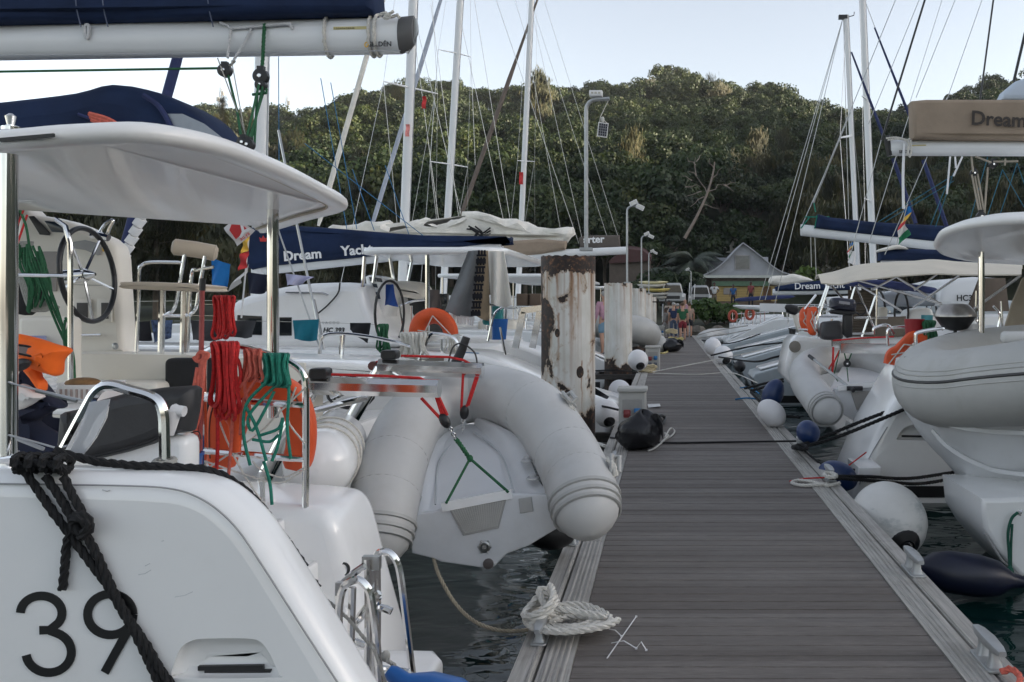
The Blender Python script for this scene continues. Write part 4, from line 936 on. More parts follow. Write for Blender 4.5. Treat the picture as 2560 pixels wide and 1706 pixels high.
# navy spray hood over the saloon roof, with a clear window
hy_ = 6.3
hp = [(-700, 330), (-300, 292), (0, 266), (120, 254), (250, 238), (330, 219), (420, 236), (470, 258), (515, 290), (545, 345), (545, 420), (-700, 420)]
hood = MB().slab(cr2([xz(u, v, hy_) for u, v in hp], 3), at_y(hy_-.45), .7, .16, 4).build('spray_hood', navy, A)
panel('clear_window', [(380, 262), (420, 262), (470, 285), (515, 320), (534, 352), (534, 375), (415, 340)], hy_-.452, M('hood_window', (.30, .33, .37), .12, var=.15, bump=.2, bs=5), hood, .006)
m = MB()
m.tube(cr(PS(hy_-.47, (330, 219), (366, 246), (392, 290), (415, 350)), 4), .018, 6); m.tube(cr(PS(hy_-.46, (180, 263), (250, 288), (320, 318)), 4), .012, 6); m.builds('hood_seam', navy2, hood)
m = MB()
for k in range(3): m.tube(cr(PS(hy_-.5, (205+k*3, 262+k*7), (250, 275+k*7), (290+k*20, 300+k*5)), 4), .016, 6)
m.build('red_webbing', pinkr, hood)
# boom with stack pack
by = 6.0
def ellip(c, ry, rz, n=18): return [c+V((0, ry*math.cos(2*math.pi*i/n), rz*math.sin(2*math.pi*i/n))) for i in range(n)]
b0, b1 = P(-2600, 138, by), P(922, 83, by)
boom = MB().loft([ellip(b0, .085, .125), ellip(b1, .085, .125)]).build('boom', alu, A)
MB().loft([[V((q.x, q.y*1.0, q.z)) for q in ellip(P(921, 82.5, by), .088, .127)], ellip(P(940, 78, by), .08, .12), ellip(P(952, 70, by), .06, .10)]).build('boom_end_cap', M('end_cap_grey', (.09, .09, .09), .5), boom)
m = MB(); m.bar(cr(PS(by, (950, 45), (953, 70), (945, 92), (930, 120)), 4), .05, .02, V((0, 1, 0))); m.build('end_bracket', steel, boom)
MB().bar([P(-300, 131, by-.072), P(920, 116.5, by-.072)], .006, .004, V((0, 1, 0))).build('boom_track', M('track_grey', (.35, .36, .38), .5), boom)
MB().bar([P(766, 65.5, by-.083), P(845, 64, by-.083)], .02, .003, V((0, 1, 0))).build('scale_tape', M('tape_yellow', (.55, .48, .22), .6), boom)
text('1 2 3 4 5 6 7 8 9 10', P(768, 67.5, by-.0855), (1, 0, .006), UP, .017, blacki, boom, 'scale_numbers')
text('SELD\u00c9N', P(847, 107, by-.0865), (1, 0, .012), UP, .045, blacki, boom, 'maker_lettering', bold=.001)
m = MB(); m.tube([P(842, 103, by-.088)+V((.011*math.cos(R(a)), 0, .016*math.sin(R(a)))) for a in range(0, 360, 30)], .004, 5, closed=True); m.build('maker_emblem', yeli, boom)
MB().bar([P(861, 48, by-.08), P(860.5, 62, by-.084)], .017, .004, V((0, 1, 0))).build('tape_mark', blackp, boom)
sb = [(-2600, -300), (-2600, 96), (-900, 80), (0, 66), (300, 59), (600, 52), (868, 42), (872, 36), (868, 10), (864, -40), (860, -90)]
sbp = [xz(u, v, by) for u, v in sb]
bag = MB().slab(sbp, lambda a, b, h: (a, by-.17+h+.035*math.sin(a*3.1+b*2), b), .34, .05, 3).build('sail_bag', navy, A)
stm = M('stitch_grey', (.10, .12, .18), .9)
for u in (178, 240, 482): MB().tube(cr(PS(by-.175, (u-6, -20), (u-2, 20), (u+8, 62)), 3), .004, 4).build('bag_seam', stm, bag)

# lashings on the boom
m = MB()
for u, dv in ((757, 0), (857, -2), (870, -3)):
    c = P(u, 84+dv*.5+(857-u)*.012, by)
    m.rope([c+V((.004*math.sin(t*.3), .10*math.cos(R(t)), .142*math.sin(R(t)))) for t in range(0, 361, 12)], .012, .09)
m.rope(cr(PS(by-.1, (872, 36), (885, 30), (900, 40), (912, 34), (918, 42)), 4), .012, .09); m.rope(cr(PS(by-.13, (885, 28), (896, 40), (880, 42), (905, 26)), 4), .011, .09)
m.builds('lashing', whiter, A)
m = MB()
m.rope(cr(PS(by-.10, (505, 52), (528, 64), (526, 98), (523, 134)), 4), .009, .07); m.rope(cr(PS(by-.10, (528, 66), (600, 60), (668, 54)), 4), .010, .07); m.rope(cr(PS(by-.10, (578, 66), (560, 100), (535, 142)), 4), .009, .07); m.rope(cr(PS(by-.1, (655, 54), (668, 58), (672, 68)), 4), .01, .07)
m.tube(cr(PS(by-.1, (196, 58), (204, 60), (202, 86), (196, 84), (194, 60)), 3), .012, 6); m.builds('webbing_lashing', M('lashing_white', (.60, .60, .60), .8), A)
# mainsheet tackle
def block(c, r, parent, name='block', th=.05, ax=V((0, 1, 0))):
    m = MB(); c = V(c); m.lathe([(r*.55, -th/2), (r, -th*.42), (r, th*.42), (r*.55, th/2)], c, ax, 18); m.box(c+V((0, 0, r*.9)), (r*.9, th*.7, r*.9)); o = m.build(name, blackp, parent)
    MB().lathe([(r*.28, -th*.62), (r*.2, -th*.66), (r*.2, th*.66), (r*.28, th*.62)], c, ax, 10).build('sheave_pin', chrome, o); return o
block(P(517, 163, 5.85), .044, A); block(P(600, 176, 5.85), .05, A); block(P(600, 196, 5.85), .036, A); block(P(560, 328, 5.4), .036, A); block(P(571, 333, 5.4), .036, A)
m = MB()
m.tube([P(-900, 172, 5.85), P(0, 165, 5.85), P(512, 157, 5.85)], .008, 6); m.tube([P(524, 172, 5.85), P(546, 260, 5.6), P(556, 330, 5.4)], .009, 6)
for a, b_ in (((596, 190), (566, 322)), ((604, 198), (576, 330)), ((592, 200), (585, 330)), ((606, 210), (573, 320))): m.tube([P(*a, 5.84), P(*b_, 5.42)], .008, 6)
m.rope([P(608, 55, 5.9), P(606, 90, 5.88), P(604, 130, 5.86), P(602, 160, 5.85)], .013, .08); m.tube([P(580, 218, 5.8), P(612, 214, 5.8), P(612, 204, 5.8)], .010, 5); m.builds('mainsheet', greend, A)
m = MB(); m.tube([P(500, 134, 5.87), P(572, 330, 5.45)], .004, 5); m.tube([P(532, 140, 5.86), P(565, 320, 5.45)], .0035, 5); m.rope(PS(5.86, (540, 140), (528, 152), (520, 158)), .010, .06); m.builds('tackle_line', greyr, A)
# davits
for arm, y, ends in (((712, 886, 1010, 893), 5.2, None), ((872, 843, 1110, 852), 6.05, None)):
    u0, v0, u1, v1 = arm; dv = MB(); a, b_ = P(u0, v0, y), P(u1, v1, y)
    n = 8; hex_ = [(math.cos(2*math.pi*(i+.5)/n), math.sin(2*math.pi*(i+.5)/n)) for i in range(n)]
    dv.loft([[p+V((0, h[0]*.062, h[1]*.057)) for h in hex_] for p in (a, b_)])
    ds = thing('davit', a, ('chrome davit arm nearest the orange horseshoe buoy' if y < 6 else 'chrome davit arm over the dinghy bow, farther of the two'), 'davit', 'davits of the nearest catamaran'); ds.parent = A; ds.location = V(ds['_b'])-V(A['_b'])
    for k in ('category', 'group'): del ds[k]
    dv.build('arm', chrome, ds, .4)
    leg = MB(); sl_ = -.60
    p1 = P(u0+4, v0+2, y); p2 = p1+V((-.36, 0, -.70)) if y < 6 else p1+V((-.32, 0, -.56))
    leg.tube([p1, p2], .05, 12); leg.tube([P(u0+(0 if y < 6 else -30), v0+60, y-.1), P(u0+130, v0+28, y+.1)], .02, 8); leg.builds('leg', chrome, ds)
    m = MB(); q = P(u0+25, v0-27, y); m.slab(rrect(q.x-.055, q.z-.03, q.x+.055, q.z+.035, .02, 3), at_y(y-.05), .1, .01, 2); m.build('clutch', blackp, ds)
    m = MB(); m.tube([P(u0+50, v0-25, y), P(u0+160, v0-22, y), P(u1-45, v1-24, y), P(u1-30, v1-16, y)], .009, 6); m.tube([P(u0+20, v0-20, y), P(u0-8, v0-10, y), P(u0-16, v0+30, y+.05)], .009, 6); m.builds('falls', redr, ds)
    m = MB(); m.lathe([(.03, -.03), (.035, 0), (.03, .03)], P(u0-14, v0-2, y), (0, 1, 0), 10); m.build('turning_block', M('dark_red_block', (.10, .03, .025), .5), ds)
# tackles to the dinghy (part of the davits)
def tackle(y0, uv0, uv1, y1, name, lab):
    pass
for (lines, blk, hook, yb) in ((([((968, 915), (1012, 962)), ((1002, 912), (1016, 955)), ((1008, 912), (1028, 955)), ((1004, 912), (1022, 958))]), (1022, 967), [(1033, 982), (1047, 1008)], 5.25), ([((1064, 862), (1060, 945)), ((1094, 866), (1074, 930)), ((1098, 866), (1076, 932)), ((1074, 930), (1066, 945))], (1067, 948), [(1065, 962), (1063, 995)], 6.0)):
    m = MB()
    for a, b_ in lines: m.tube([P(*a, yb), P(*b_, yb)], .010, 6)
    t_ = thing('tackle', P(*blk, yb), ('red rope tackle with black block on the near davit' if yb < 6 else 'red rope tackle with black block on the far davit over the bow'), 'tackle', 'tackles holding up the dinghy')
    m.build('rope', redr, t_); m = MB(); c = P(*blk, yb); m.ell(c, (.032, .026, .05), Matrix.Rotation(R(-28 if yb < 6 else 5), 3, 'Y'), 12, 8); m.build('block', blackp, t_)
    m = MB(); a, b_ = P(*hook[0], yb), P(*hook[1], yb+.05); d_ = b_-a
    for i in range(4):
        c = a+d_*((i+.5)/4); s = V((0, 1, 0)) if i % 2 else V((1, 0, 0))
        m.tube([c+d_*.15*math.cos(R(t))+s*(.012*math.sin(R(t))) for t in range(0, 360, 40)], .004, 5, closed=True)
    m.build('shackle', chrome, t_)
# far rails of the boat
rail(A, [[(735, 850), (736, 800), (742, 776), (760, 768), (800, 768), (870, 778), (935, 794), (958, 808), (962, 836)], [(783, 772), (784, 895)], [(735, 880), (784, 882), (870, 880)], [(960, 836), (985, 775), (1005, 768), (1040, 776), (1055, 796)]], 8.0, .017)
rail(A, [[(780, 900), (785, 830), (790, 770)], [(740, 905), (860, 880)], [(730, 935), (870, 870)], [(735, 960), (800, 920), (860, 915)]], 7.4, .014, name='davit_brace')
m = MB()
for k in range(4): m.tube([P(800, 905, 7.3)+V((.16+.01*k)*0 if False else (0, 0, 0))+V(((.17+.012*k)*math.cos(R(t)), .02*k, (.11+.008*k)*math.sin(R(t)))) for t in range(0, 361, 20)], .008, 5)
tag(m.build('hose_coil', blackp), 'coil of black hose lying behind the davit legs', 'hose')
# ---------------------------------------------------------------- loose gear on the near catamaran
def spath(pts, y, k=5): return cr([P(*z3(*p), y) for p in pts], k)
mr = thing('mooring_rope', P(95, 1080, 2.7), 'thick black rope knotted round the cleat above the number 39', 'rope')
m = MB(); rr = .0135; yf = YA-.016
for pts in (((150, 285), (250, 430), (340, 560), (430, 680), (540, 830), (640, 960), (740, 1130), (840, 1310), (920, 1480), (985, 1610)), ((275, 315), (360, 440), (430, 560), (480, 640), (530, 690), (600, 820), (680, 1000), (780, 1180), (880, 1330), (960, 1470), (1060, 1610)),
            ((385, 320), (450, 450), (500, 540), (530, 610), (510, 670)), ((435, 640), (405, 730), (395, 850), (378, 1005))):
    m.rope(spath(pts, yf), rr)
m.build('hanging_lines', blackr, mr)
m = MB(); m.rope([P(*z3(*p), y)+V((0, 0, .016)) for p, y in (((330, 190), 2.78), ((430, 222), 2.79), ((600, 262), 2.8), ((800, 282), 2.8), ((1000, 290), 2.82), ((1230, 300), 2.84), ((1350, 340), 2.86), ((1480, 425), 2.88), ((1600, 550), 2.9), ((1680, 665), 2.92), ((1745, 745), 2.95), ((1850, 900), 3.0))], .0145)
m.rope(spath(((1860, 940), (1900, 985), (1932, 1000), (1915, 965), (1870, 945)), 3.5), .014); m.builds('stern_line', blackr, mr)
m = MB(); rg = random.Random(3)
for k in range(4):
    c = (130+k*85, 235); m.rope([P(*z3(c[0]+48*math.cos(R(t))+rg.uniform(-4, 4), c[1]+42*math.sin(R(t))+k*3), YA+.0+.06*math.cos(R(t*1.0))) for t in range(-60, 320, 18)], rr)
m.rope([P(*z3(*p), y) for p, y in (((100, 290), 2.68), ((200, 230), 2.66), ((330, 250), 2.66), ((400, 300), 2.68), ((330, 200), 2.76), ((180, 190), 2.78), ((110, 250), 2.7))], rr)
m.build('cleat_hitch', blackr, mr)
m = MB(); rk = lambda *pp: m.rope(cr([P(*z3(*p), y) for p, y in pp], 4), rr)
rk(((440, 560), 2.665), ((500, 550), 2.65), ((545, 600), 2.65), ((530, 660), 2.655), ((460, 650), 2.65), ((435, 600), 2.65), ((480, 570), 2.64), ((530, 620), 2.64), ((490, 690), 2.65))
m.build('knot', blackr, mr)
m = MB(); m.rope([P(*z3(*p), y) for p, y in (((1930, 1030), 3.4), ((2020, 1100), 3.38), ((2110, 1180), 3.36), ((2200, 1290), 3.35), ((2270, 1370), 3.33), ((2310, 1480), 3.3), ((2350, 1600), 3.3))], .007)
m.rope(cr([P(885, 1500, 3.35), P(893, 1520, 3.3), P(905, 1528, 3.32), P(915, 1545, 3.3), P(930, 1565, 3.25)], 4), .009); m.ell(P(886, 1508, 3.32), (.018, .018, .022), None, 10, 7)
tag(m.build('ladder_lanyard', greyr), 'thin grey lanyard tied across the stainless boarding ladder', 'rope')
fd = thing('fender', P(975, 1600, 3.2), 'blue fender tip hanging at the bottom edge by the boarding ladder', 'fender')
MB().lathe([(.02, -.02), (.03, .0), (.035, .05), (.09, .12), (.13, .22), (.135, .5), (.09, .62), (.03, .7)], P(902, 1548, 3.2), V((.9, -.1, -.62)), 20).build('body', bluep, fd)
# horseshoe buoy
hb_ = thing('horseshoe_buoy', P(600, 1095, 4.2), 'orange horseshoe lifebuoy lashed inside the stern rail under green rope', 'lifebuoy')
path = cr([P(u, v, 4.28) for u, v in ((514, 1075), (510, 1010), (514, 950), (534, 912), (572, 890), (622, 888), (668, 910), (690, 960), (692, 1020), (680, 1078))], 5)
n = len(path); rs_ = [.062]*n; rs_[0] = .045; rs_[1] = .058; rs_[-1] = .045; rs_[-2] = .058
m = MB(); fr = frames(path); rings = []
for i, p in enumerate(path):
    t = fr[i][0]; a = t.cross(V((0, 1, 0))).normalized(); b_ = V((0, 1, 0)); s = rs_[i]/.062
    rings.append([p+(a*x+b_*y_)*s for x, y_ in rrect(-.066, -.05, .066, .05, .03, 3)])
m.loft(rings); m.build('float', orange, hb_, 1.1)
m = MB()
for sgn in (1, -1): m.tube([r[len(r)//2] if sgn > 0 else r[0] for r in rings[2:-2]], .004, 5)
m.builds('seam', M('seam_dark', (.12, .03, .02), .7), hb_)
lt = thing('rescue_light', P(540, 1040, 4.1), 'orange floating rescue light hung upside down on the stern rail', 'light')
c = P(542, 990, 4.08); m = MB(); m.lathe([(.022, -.10), (.026, -.02), (.03, .02), (.05, .06), (.052, .115), (.035, .12)], c, UP, 18); m.build('body', orange, lt); MB().lathe([(.035, 0), (.028, .018), (.008, .03)], c+V((0, 0, .12)), UP, 14).build('lens', whitep, lt)
# cord diamonds across the rail
m = MB(); 
for pth in (((486, 915), (520, 1010), (560, 1090), (600, 1150)), ((703, 890), (640, 950), (590, 1000), (480, 1075)), ((680, 890), (660, 960), (700, 1020)), ((470, 1060), (560, 1090), (640, 1110), (700, 1080)), ((700, 1075), (650, 1098), (600, 1080), (580, 1060))):
    m.tube(cr(PS(4.12, *pth), 4), .0045, 5)
tag(m.build('lacing_cord', whiter), 'thin white cord laced across the rail holding the orange horseshoe buoy', 'cord')
# rope hanks
def hank(name, label, x0, x1, vt, vb, y, mat, r, loops, seed, wave=4, waist=None, tails=()):
    rg = random.Random(seed); th = thing(name, P((x0+x1)/2, vb, y), label, 'rope', 'rope hanks hung on the stern rail'); m = MB()
    for k in range(loops):
        a = x0+(x1-x0)*(k+.5)/loops; L = vb-rg.uniform(0, (vb-vt)*.22); w_ = rg.uniform(5, 12); cx_ = (x0+x1)/2; dy = rg.uniform(-.05, .02); f = (waist or .75); pts = []
        for (q, s) in ((0, -.6), (.12, -.9), (.35, -.8), (.65, -.9), (.9, -.9), (1, 0), (.9, .9), (.65, .9), (.35, .7), (.12, .9), (0, .6), (-.03, 0)):
            v = vt+(L-vt)*q; ctr = a+(cx_-a)*(1-f)*math.sin(math.pi*min(1, q*1.1)); pts.append(P(ctr+s*w_*(.55+.5*q)+rg.uniform(-1.2, 1.2), v, y+dy-.04*(s > 0)+.03*(q < .1)))
        m.tube(cr(pts, 3, True), r, 5, closed=True)
    for tl in tails: m.tube(cr([P(*t, y-.05) for t in tl], 4), r, 5)
    m.build('rope', mat, th); m = MB()
    if waist:
        for k in range(3): m.tube([P((x0+x1)/2, vt+(vb-vt)*.28+k*6, y-.05)+V(((x1-x0)*.24*y/F*math.cos(R(t)), .05*math.sin(R(t)), 0)) for t in range(0, 360, 30)], r, 5, closed=True)
        m.build('lashing', mat, th)
    return th
hank('rope_hank', 'bright red rope hank hanging beside the red boat hook', 493, 538, 684, 782, 4.4, pinkr if False else redr, .0075, 8, 1)
hank('rope_hank', 'thick dark red rope hank draped over the left end of the stern rail', 489, 546, 792, 972, 4.08, redr, .0085, 13, 2, tails=[[(500, 960), (500, 1030), (497, 1085)], [(520, 800), (548, 830), (552, 880), (535, 930)]])
hank('rope_hank', 'faded coral rope hank between the dark red and the green hanks', 562, 600, 806, 878, 4.08, pinkr, .0075, 6, 3, tails=[[(570, 870), (545, 900), (535, 960), (532, 1010), (525, 1095)], [(590, 870), (560, 920), (552, 1000)], [(575, 840), (562, 890), (575, 950), (556, 1010)]])
hank('rope_hank', 'teal green rope tangle hanging over the orange horseshoe buoy', 604, 662, 816, 890, 4.04, greenr, .0075, 14, 4, tails=[[(640, 880), (600, 920), (570, 960), (580, 990), (610, 940), (630, 900)], [(658, 830), (664, 900), (660, 980), (668, 1055)], [(610, 880), (566, 930), (560, 1000), (575, 1070)], [(565, 935), (590, 985), (612, 1060)], [(600, 1000), (640, 985), (650, 960), (640, 1020), (625, 1060)], [(606, 1060), (620, 1110), (625, 1160)], [(580, 1010), (620, 1015), (640, 1000)]])
bh = thing('boat_hook', P(463, 1060, 4.0), 'red boat hook pole standing upright in the blue bucket', 'boat hook'); MB().tube([P(459, 1075, 3.95), P(461, 900, 4.0), P(464, 700, 4.05), P(465, 655, 4.05)], .0115, 8).build('pole', M('dull_red_pole', (.28, .05, .045), .5), bh); MB().tube([P(465, 668, 4.05), P(466, 640, 4.05)], .014, 8).build('grip', blackp, bh)
m = MB(); 
for pth in (((452, 830), (458, 812), (470, 815), (462, 850), (455, 900), (448, 980), (452, 1000)), ((470, 822), (466, 880), (458, 950), (448, 985)), ((446, 820), (455, 830), (470, 826), (478, 815), (468, 812)), ((455, 845), (444, 920), (446, 985))): m.tube(cr(PS(3.96, *pth), 4), .011, 6)
tag(m.build('strap', pinkr), 'faded coral strap tied in a bow round the red boat hook', 'strap')
bk = thing('bucket', P(423, 1085, 3.9), 'bright blue plastic bucket behind the white coaming', 'bucket'); c = P(423, 1042, 3.9)-V((0, 0, .26)); MB().lathe([(.055, 0), (.075, .25), (.082, .25), (.082, .262), (.073, .262), (.053, .01)], c, UP, 26, False).build('tub', bluep, bk)
m = MB(); m.tube(cr(PS(3.85, (386, 1045), (392, 1020), (430, 1000), (455, 992), (462, 1010)), 5), .003, 5); m.build('handle', blackp, bk)
# liferaft canister
lr = thing('liferaft', P(738, 1165, 5.2), 'white liferaft canister strapped beside the grey dinghy tube', 'liferaft'); a = P(728, 1078, 4.85); b_ = P(775, 1010, 5.75); ax = b_-a
m = MB(); L = ax.length; m.lathe([(.02, -.08), (.10, -.07), (.16, -.03), (.19, .05), (.195, .2), (.195, L-.1), (.17, L), (.1, L+.05), (.02, L+.06)], a, ax, 28); m.build('canister', gel, lr)
m = MB(); axn = ax.normalized(); e1 = axn.orthogonal().normalized(); e2 = axn.cross(e1)
for q in (.25, .42, .62): m.tube([a+ax*q+(e1*math.cos(R(t))+e2*math.sin(R(t)))*.199 for t in range(0, 360, 12)], .008, 5, closed=True)
m.builds('strap', whiter, lr)
# things in the cockpit
cov = MB().slab([xz(*z6(*p), 3.4) for p in ((530, 1010), (545, 1000), (660, 975), (900, 880), (1200, 800), (1500, 760), (1820, 738), (1862, 770), (1840, 1000), (1800, 1190), (1650, 1215), (1450, 1310), (1200, 1390), (880, 1465), (600, 1450), (500, 1320))], at_y(3.4), .13, .05, 3)
gc = thing('grill_cover', P(280, 1060, 3.6), 'dark grey padded cover lying behind the hoop rail', 'cover'); cov.build('cover', charcoal, gc); m = MB(); m.tube(cr(PS(3.405, *(z6(*p) for p in ((672, 985), (668, 1120), (660, 1250)))), 3), .006, 5); m.tube(cr(PS(3.405, *(z6(*p) for p in ((880, 1425), (1200, 1350), (1480, 1265), (1640, 1170)))), 3), .005, 5); m.build('piping', blackc, gc)
boxp('coaming_step', 196, 1002, 428, 1100, 3.45, .12, gel)
m = MB(); m.slab([xz(*z6(*p), 2.83) for p in ((1600, 0),)]*0 or [xz(u, v, 2.80) for u, v in ((152, 1046), (176, 985), (200, 925), (248, 918), (236, 965), (212, 1012), (180, 1055))], at_y(2.81), .006, .002, 1)
dc = thing('plastic_sleeve', P(190, 1050, 2.8), 'clear plastic sleeve with papers taped to the hoop rail', 'document'); m.build('sleeve', clearp, dc)
m = MB(); m.slab([xz(u, v, 2.8) for u, v in ((180, 1022), (214, 958), (240, 936), (236, 962), (212, 1008), (188, 1040))], at_y(2.822), .003, .001, 1); m.build('paper', whitec, dc)
m = MB(); m.tube(PS(2.9, (391, 1000), (398, 960), (400, 944)), [.012, .02, .024], 12); m.tube(PS(2.9, (396, 942), (424, 946)), .018, 12); m.tube([P(404, 938, 2.9)+V((.008*math.cos(R(t)), 0, .008*math.sin(R(t))+.004)) for t in range(0, 360, 40)], .003, 5, closed=True)
tag(m.build('rod_holder', whitep), 'white plastic rod holder clamped to the right leg of the hoop rail', 'rod holder')
m = MB(); 
for k in range(3): m.tube([P(378, 1060+k*8, 2.86)+V((.03*math.cos(R(t)), .03*math.sin(R(t)), .004*math.sin(R(t)))) for t in range(0, 360, 30)], .009, 6, closed=True)
m.tube(cr(PS(2.84, (380, 1062), (395, 1068), (410, 1076), (420, 1090)), 4), .01, 6); tag(m.build('wrapped_rope', greyr), 'grey rope end wound round the foot of the hoop rail', 'rope')
# life jacket
lj = thing('life_jacket', P(90, 900, 3.6), 'bright orange life jacket hung beside the thick canopy post', 'life jacket')
lp = [z6(*p) for p in ((120, 235), (260, 245), (420, 280), (560, 330), (620, 360), (630, 400), (580, 470), (560, 560), (530, 630), (470, 622), (380, 590), (320, 560), (200, 520), (120, 480))]
jk = MB().slab(cr2([xz(u, v, 3.6) for u, v in lp], 3), lambda a, b, h: (a, 3.55+h+.02*math.sin(a*30)*math.cos(b*25), b), .13, .055, 4).build('body', orangec, lj)
ho = cr([P(*z6(*p), 3.548) for p in ((120, 325), (200, 330), (300, 348), (380, 390), (395, 415), (360, 432), (280, 428), (180, 405), (120, 400))], 4, True)
MB().tube(ho, .006, 6, closed=True).build('neck_binding', blackc, jk); m = MB(); m.slab(inset([(p.x, p.z) for p in ho], .002), at_y(3.543), .006, .002, 1); m.build('neck_opening', M('jacket_lining', (.22, .17, .16), .8), jk)
m = MB(); m.slab(cr2([xz(*z6(*p), 3.6) for p in ((190, 560), (320, 540), (350, 640), (395, 700), (390, 780), (340, 770), (260, 660))], 3), at_y(3.6), .06, .025, 3); m.build('strap_flap', orangec, lj)
def pillow(name, label, pts, y, mat, t=.12, cat='cushion'):
    o = MB().slab(cr2([xz(*z6(*p), y) for p in pts], 3), lambda a, b, h: (a, y+h+.008*math.sin(a*40+b*30), b), t, t*.45, 4).build(name, mat); return tag(o, label, cat)
pillow('cushion', 'navy cushion leaning behind the thick post under the life jacket', ((120, 570), (200, 590), (300, 680), (420, 820), (545, 945), (480, 965), (380, 985), (300, 1010), (180, 960), (120, 900)), 3.66, navyc)
pillow('pillow', 'small white pillow between the post and the navy cushions', ((100, 735), (180, 740), (260, 790), (350, 850), (260, 890), (170, 950), (100, 960)), 3.58, whitec, .10, 'pillow')
pillow('cushion', 'dark navy cushion lying low beside the post above the black rope', ((100, 930), (200, 920), (340, 930), (330, 1000), (240, 1070), (180, 1110), (300, 1180), (420, 1250), (500, 1340), (520, 1400), (300, 1480), (100, 1480)), 3.62, navyc, .2)
pillow('sun_glasses_case', 'grey black case wedged above the navy cushion by the post', ((120, 480), (180, 460), (245, 480), (250, 510), (200, 560), (120, 590)), 3.5, charcoal, .05, 'case')
# table, basket, bread, bottle
tbl = thing('cockpit_table', P(130, 1010, 4.6), 'white cockpit table on a grey pedestal behind the navy cushions', 'table')
MB().slab([(XX(60, 4.3), 4.3), (XX(250, 4.3), 4.3), (XX(255, 5.2), 5.2), (XX(60, 5.2), 5.2)], lambda a, b, h: (a, b, ZZ(944, 4.3)-.02+h), .03, .01, 2).build('table_top', gel, tbl)
m = MB(); q = P(94, 1000, 4.6); m.tube([V((q.x, q.y, .45)), V((q.x, q.y, ZZ(944, 4.3)-.02))], .045, 14); m.build('pedestal', galv, tbl)
bsk = thing('basket', P(190, 920, 4.6), 'white perforated plastic basket on the cockpit table', 'basket')
z0 = ZZ(944, 4.3)+.012; xa, xb = XX(126, 4.6), XX(245, 4.6); m = MB()
ob = [rrect(xa+.02-d, 4.5+.02-d, xb-.02+d, 4.78+d, .04, 3) for d in (0, .02)]
m.loft([[V((a, b, z0)) for a, b in ob[0]], [V((a, b, z0+.095)) for a, b in ob[1]], [V((a, b, z0+.095)) for a, b in inset(ob[1], .008)], [V((a, b, z0+.01)) for a, b in inset(ob[0], .008)]]); m.build('tray', whitep, bsk)
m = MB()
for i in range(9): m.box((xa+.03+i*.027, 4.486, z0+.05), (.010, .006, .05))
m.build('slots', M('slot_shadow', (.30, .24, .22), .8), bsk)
m = MB(); m.ell(((xa+xb)/2+.0, 4.62, z0+.095), (.09, .07, .03), None, 16, 8); tag(m.build('bread_loaf', wicker), 'flat brown loaf of bread lying in the white basket', 'bread')
bt_ = thing('water_bottle', P(106, 920, 4.45), 'clear ribbed plastic water bottle beside the white basket', 'bottle'); q = P(106, 944, 4.42); prof = [(.045, 0)]
for i in range(9): prof += [(.050, .02+i*.024), (.044, .032+i*.024)]
prof += [(.02, .26), (.018, .285)]; MB().lathe(prof, V((q.x, q.y, z0-.01)), UP, 18).build('bottle', clearp, bt_); MB().lathe([(.02, 0), (.02, .02)], V((q.x, q.y, z0+.275)), UP, 12).build('cap', whitep, bt_)
m = MB(); q = P(75, 805, 6.0); m.slab(rrect(XX(56, 5.9), ZZ(795, 5.9)-.06, XX(97, 5.9), ZZ(772, 5.9), .01, 2), at_y(5.8), .15, .01, 2); tag(m.build('plastic_tub', M('blue_tub', (.22, .25, .42), .4)), 'small pale blue plastic tub on the locker behind the life jacket', 'tub')
# green rope mass and coils by the console
rg = random.Random(8); gm = thing('rope_hank', P(70, 720, 6.0), 'dark green and grey rope hanks hung in front of the helm console', 'rope'); m = MB(); m2 = MB()
for k in range(8):
    u = 60+rg.uniform(-18, 40); m.tube(cr([P(u+rg.uniform(-8, 8), 560+rg.uniform(0, 20), 6.2), P(u+rg.uniform(-6, 14), 610, 6.15), P(u+20+rg.uniform(-10, 12), 660, 6.15), P(u+12+rg.uniform(-6, 16), 715+rg.uniform(-12, 4), 6.2), P(u+22, 650, 6.2), P(u+6, 600, 6.2)], 4, k % 2 == 0), .009, 5)
for k in range(7):
    u = 48+k*4; m2.tube(cr([P(u, 555, 6.25), P(u-6, 610, 6.25), P(u+10, 680, 6.25), P(u+26, 712, 6.25), P(u+50, 705, 6.25), P(u+62, 690+k*3, 6.25)], 4), .016, 6)
m.build('green_rope', greend, gm); m2.build('grey_rope', greyr, gm)
m = MB()
for pth in (((66, 560), (110, 680), (150, 770), (168, 815), (172, 870)), ((75, 565), (125, 690), (155, 790), (165, 840), (170, 870)), ((40, 470), (60, 520), (75, 600), (120, 720), (160, 810)), ((90, 570), (105, 640), (140, 740), (150, 800), (160, 830)), ((150, 730), (158, 745), (152, 770), (156, 790), (148, 760), (150, 735))): m.tube(cr(PS(5.7, *pth), 4), .008, 5)
tag(m.build('green_sheet', greend), 'dark green lines running down past the console rail to the coaming', 'rope')
m = MB(); m.tube(PS(5.7, (40, 520), (55, 480)), .006, 5); m.tube([P(40, 560, 5.7), P(62, 495, 5.9)], .007, 5); tag(m.build('red_line', redr), 'short thin red line at the top left of the console', 'rope')
m = MB(); m.slab([xz(u, v, 6.35) for u, v in ((40, 585), (70, 590), (98, 640), (88, 700), (60, 725), (40, 722))], at_y(6.3), .15, .04, 3); tag(m.build('dark_bag', blackc), 'black bag behind the green rope hanks by the console', 'bag')
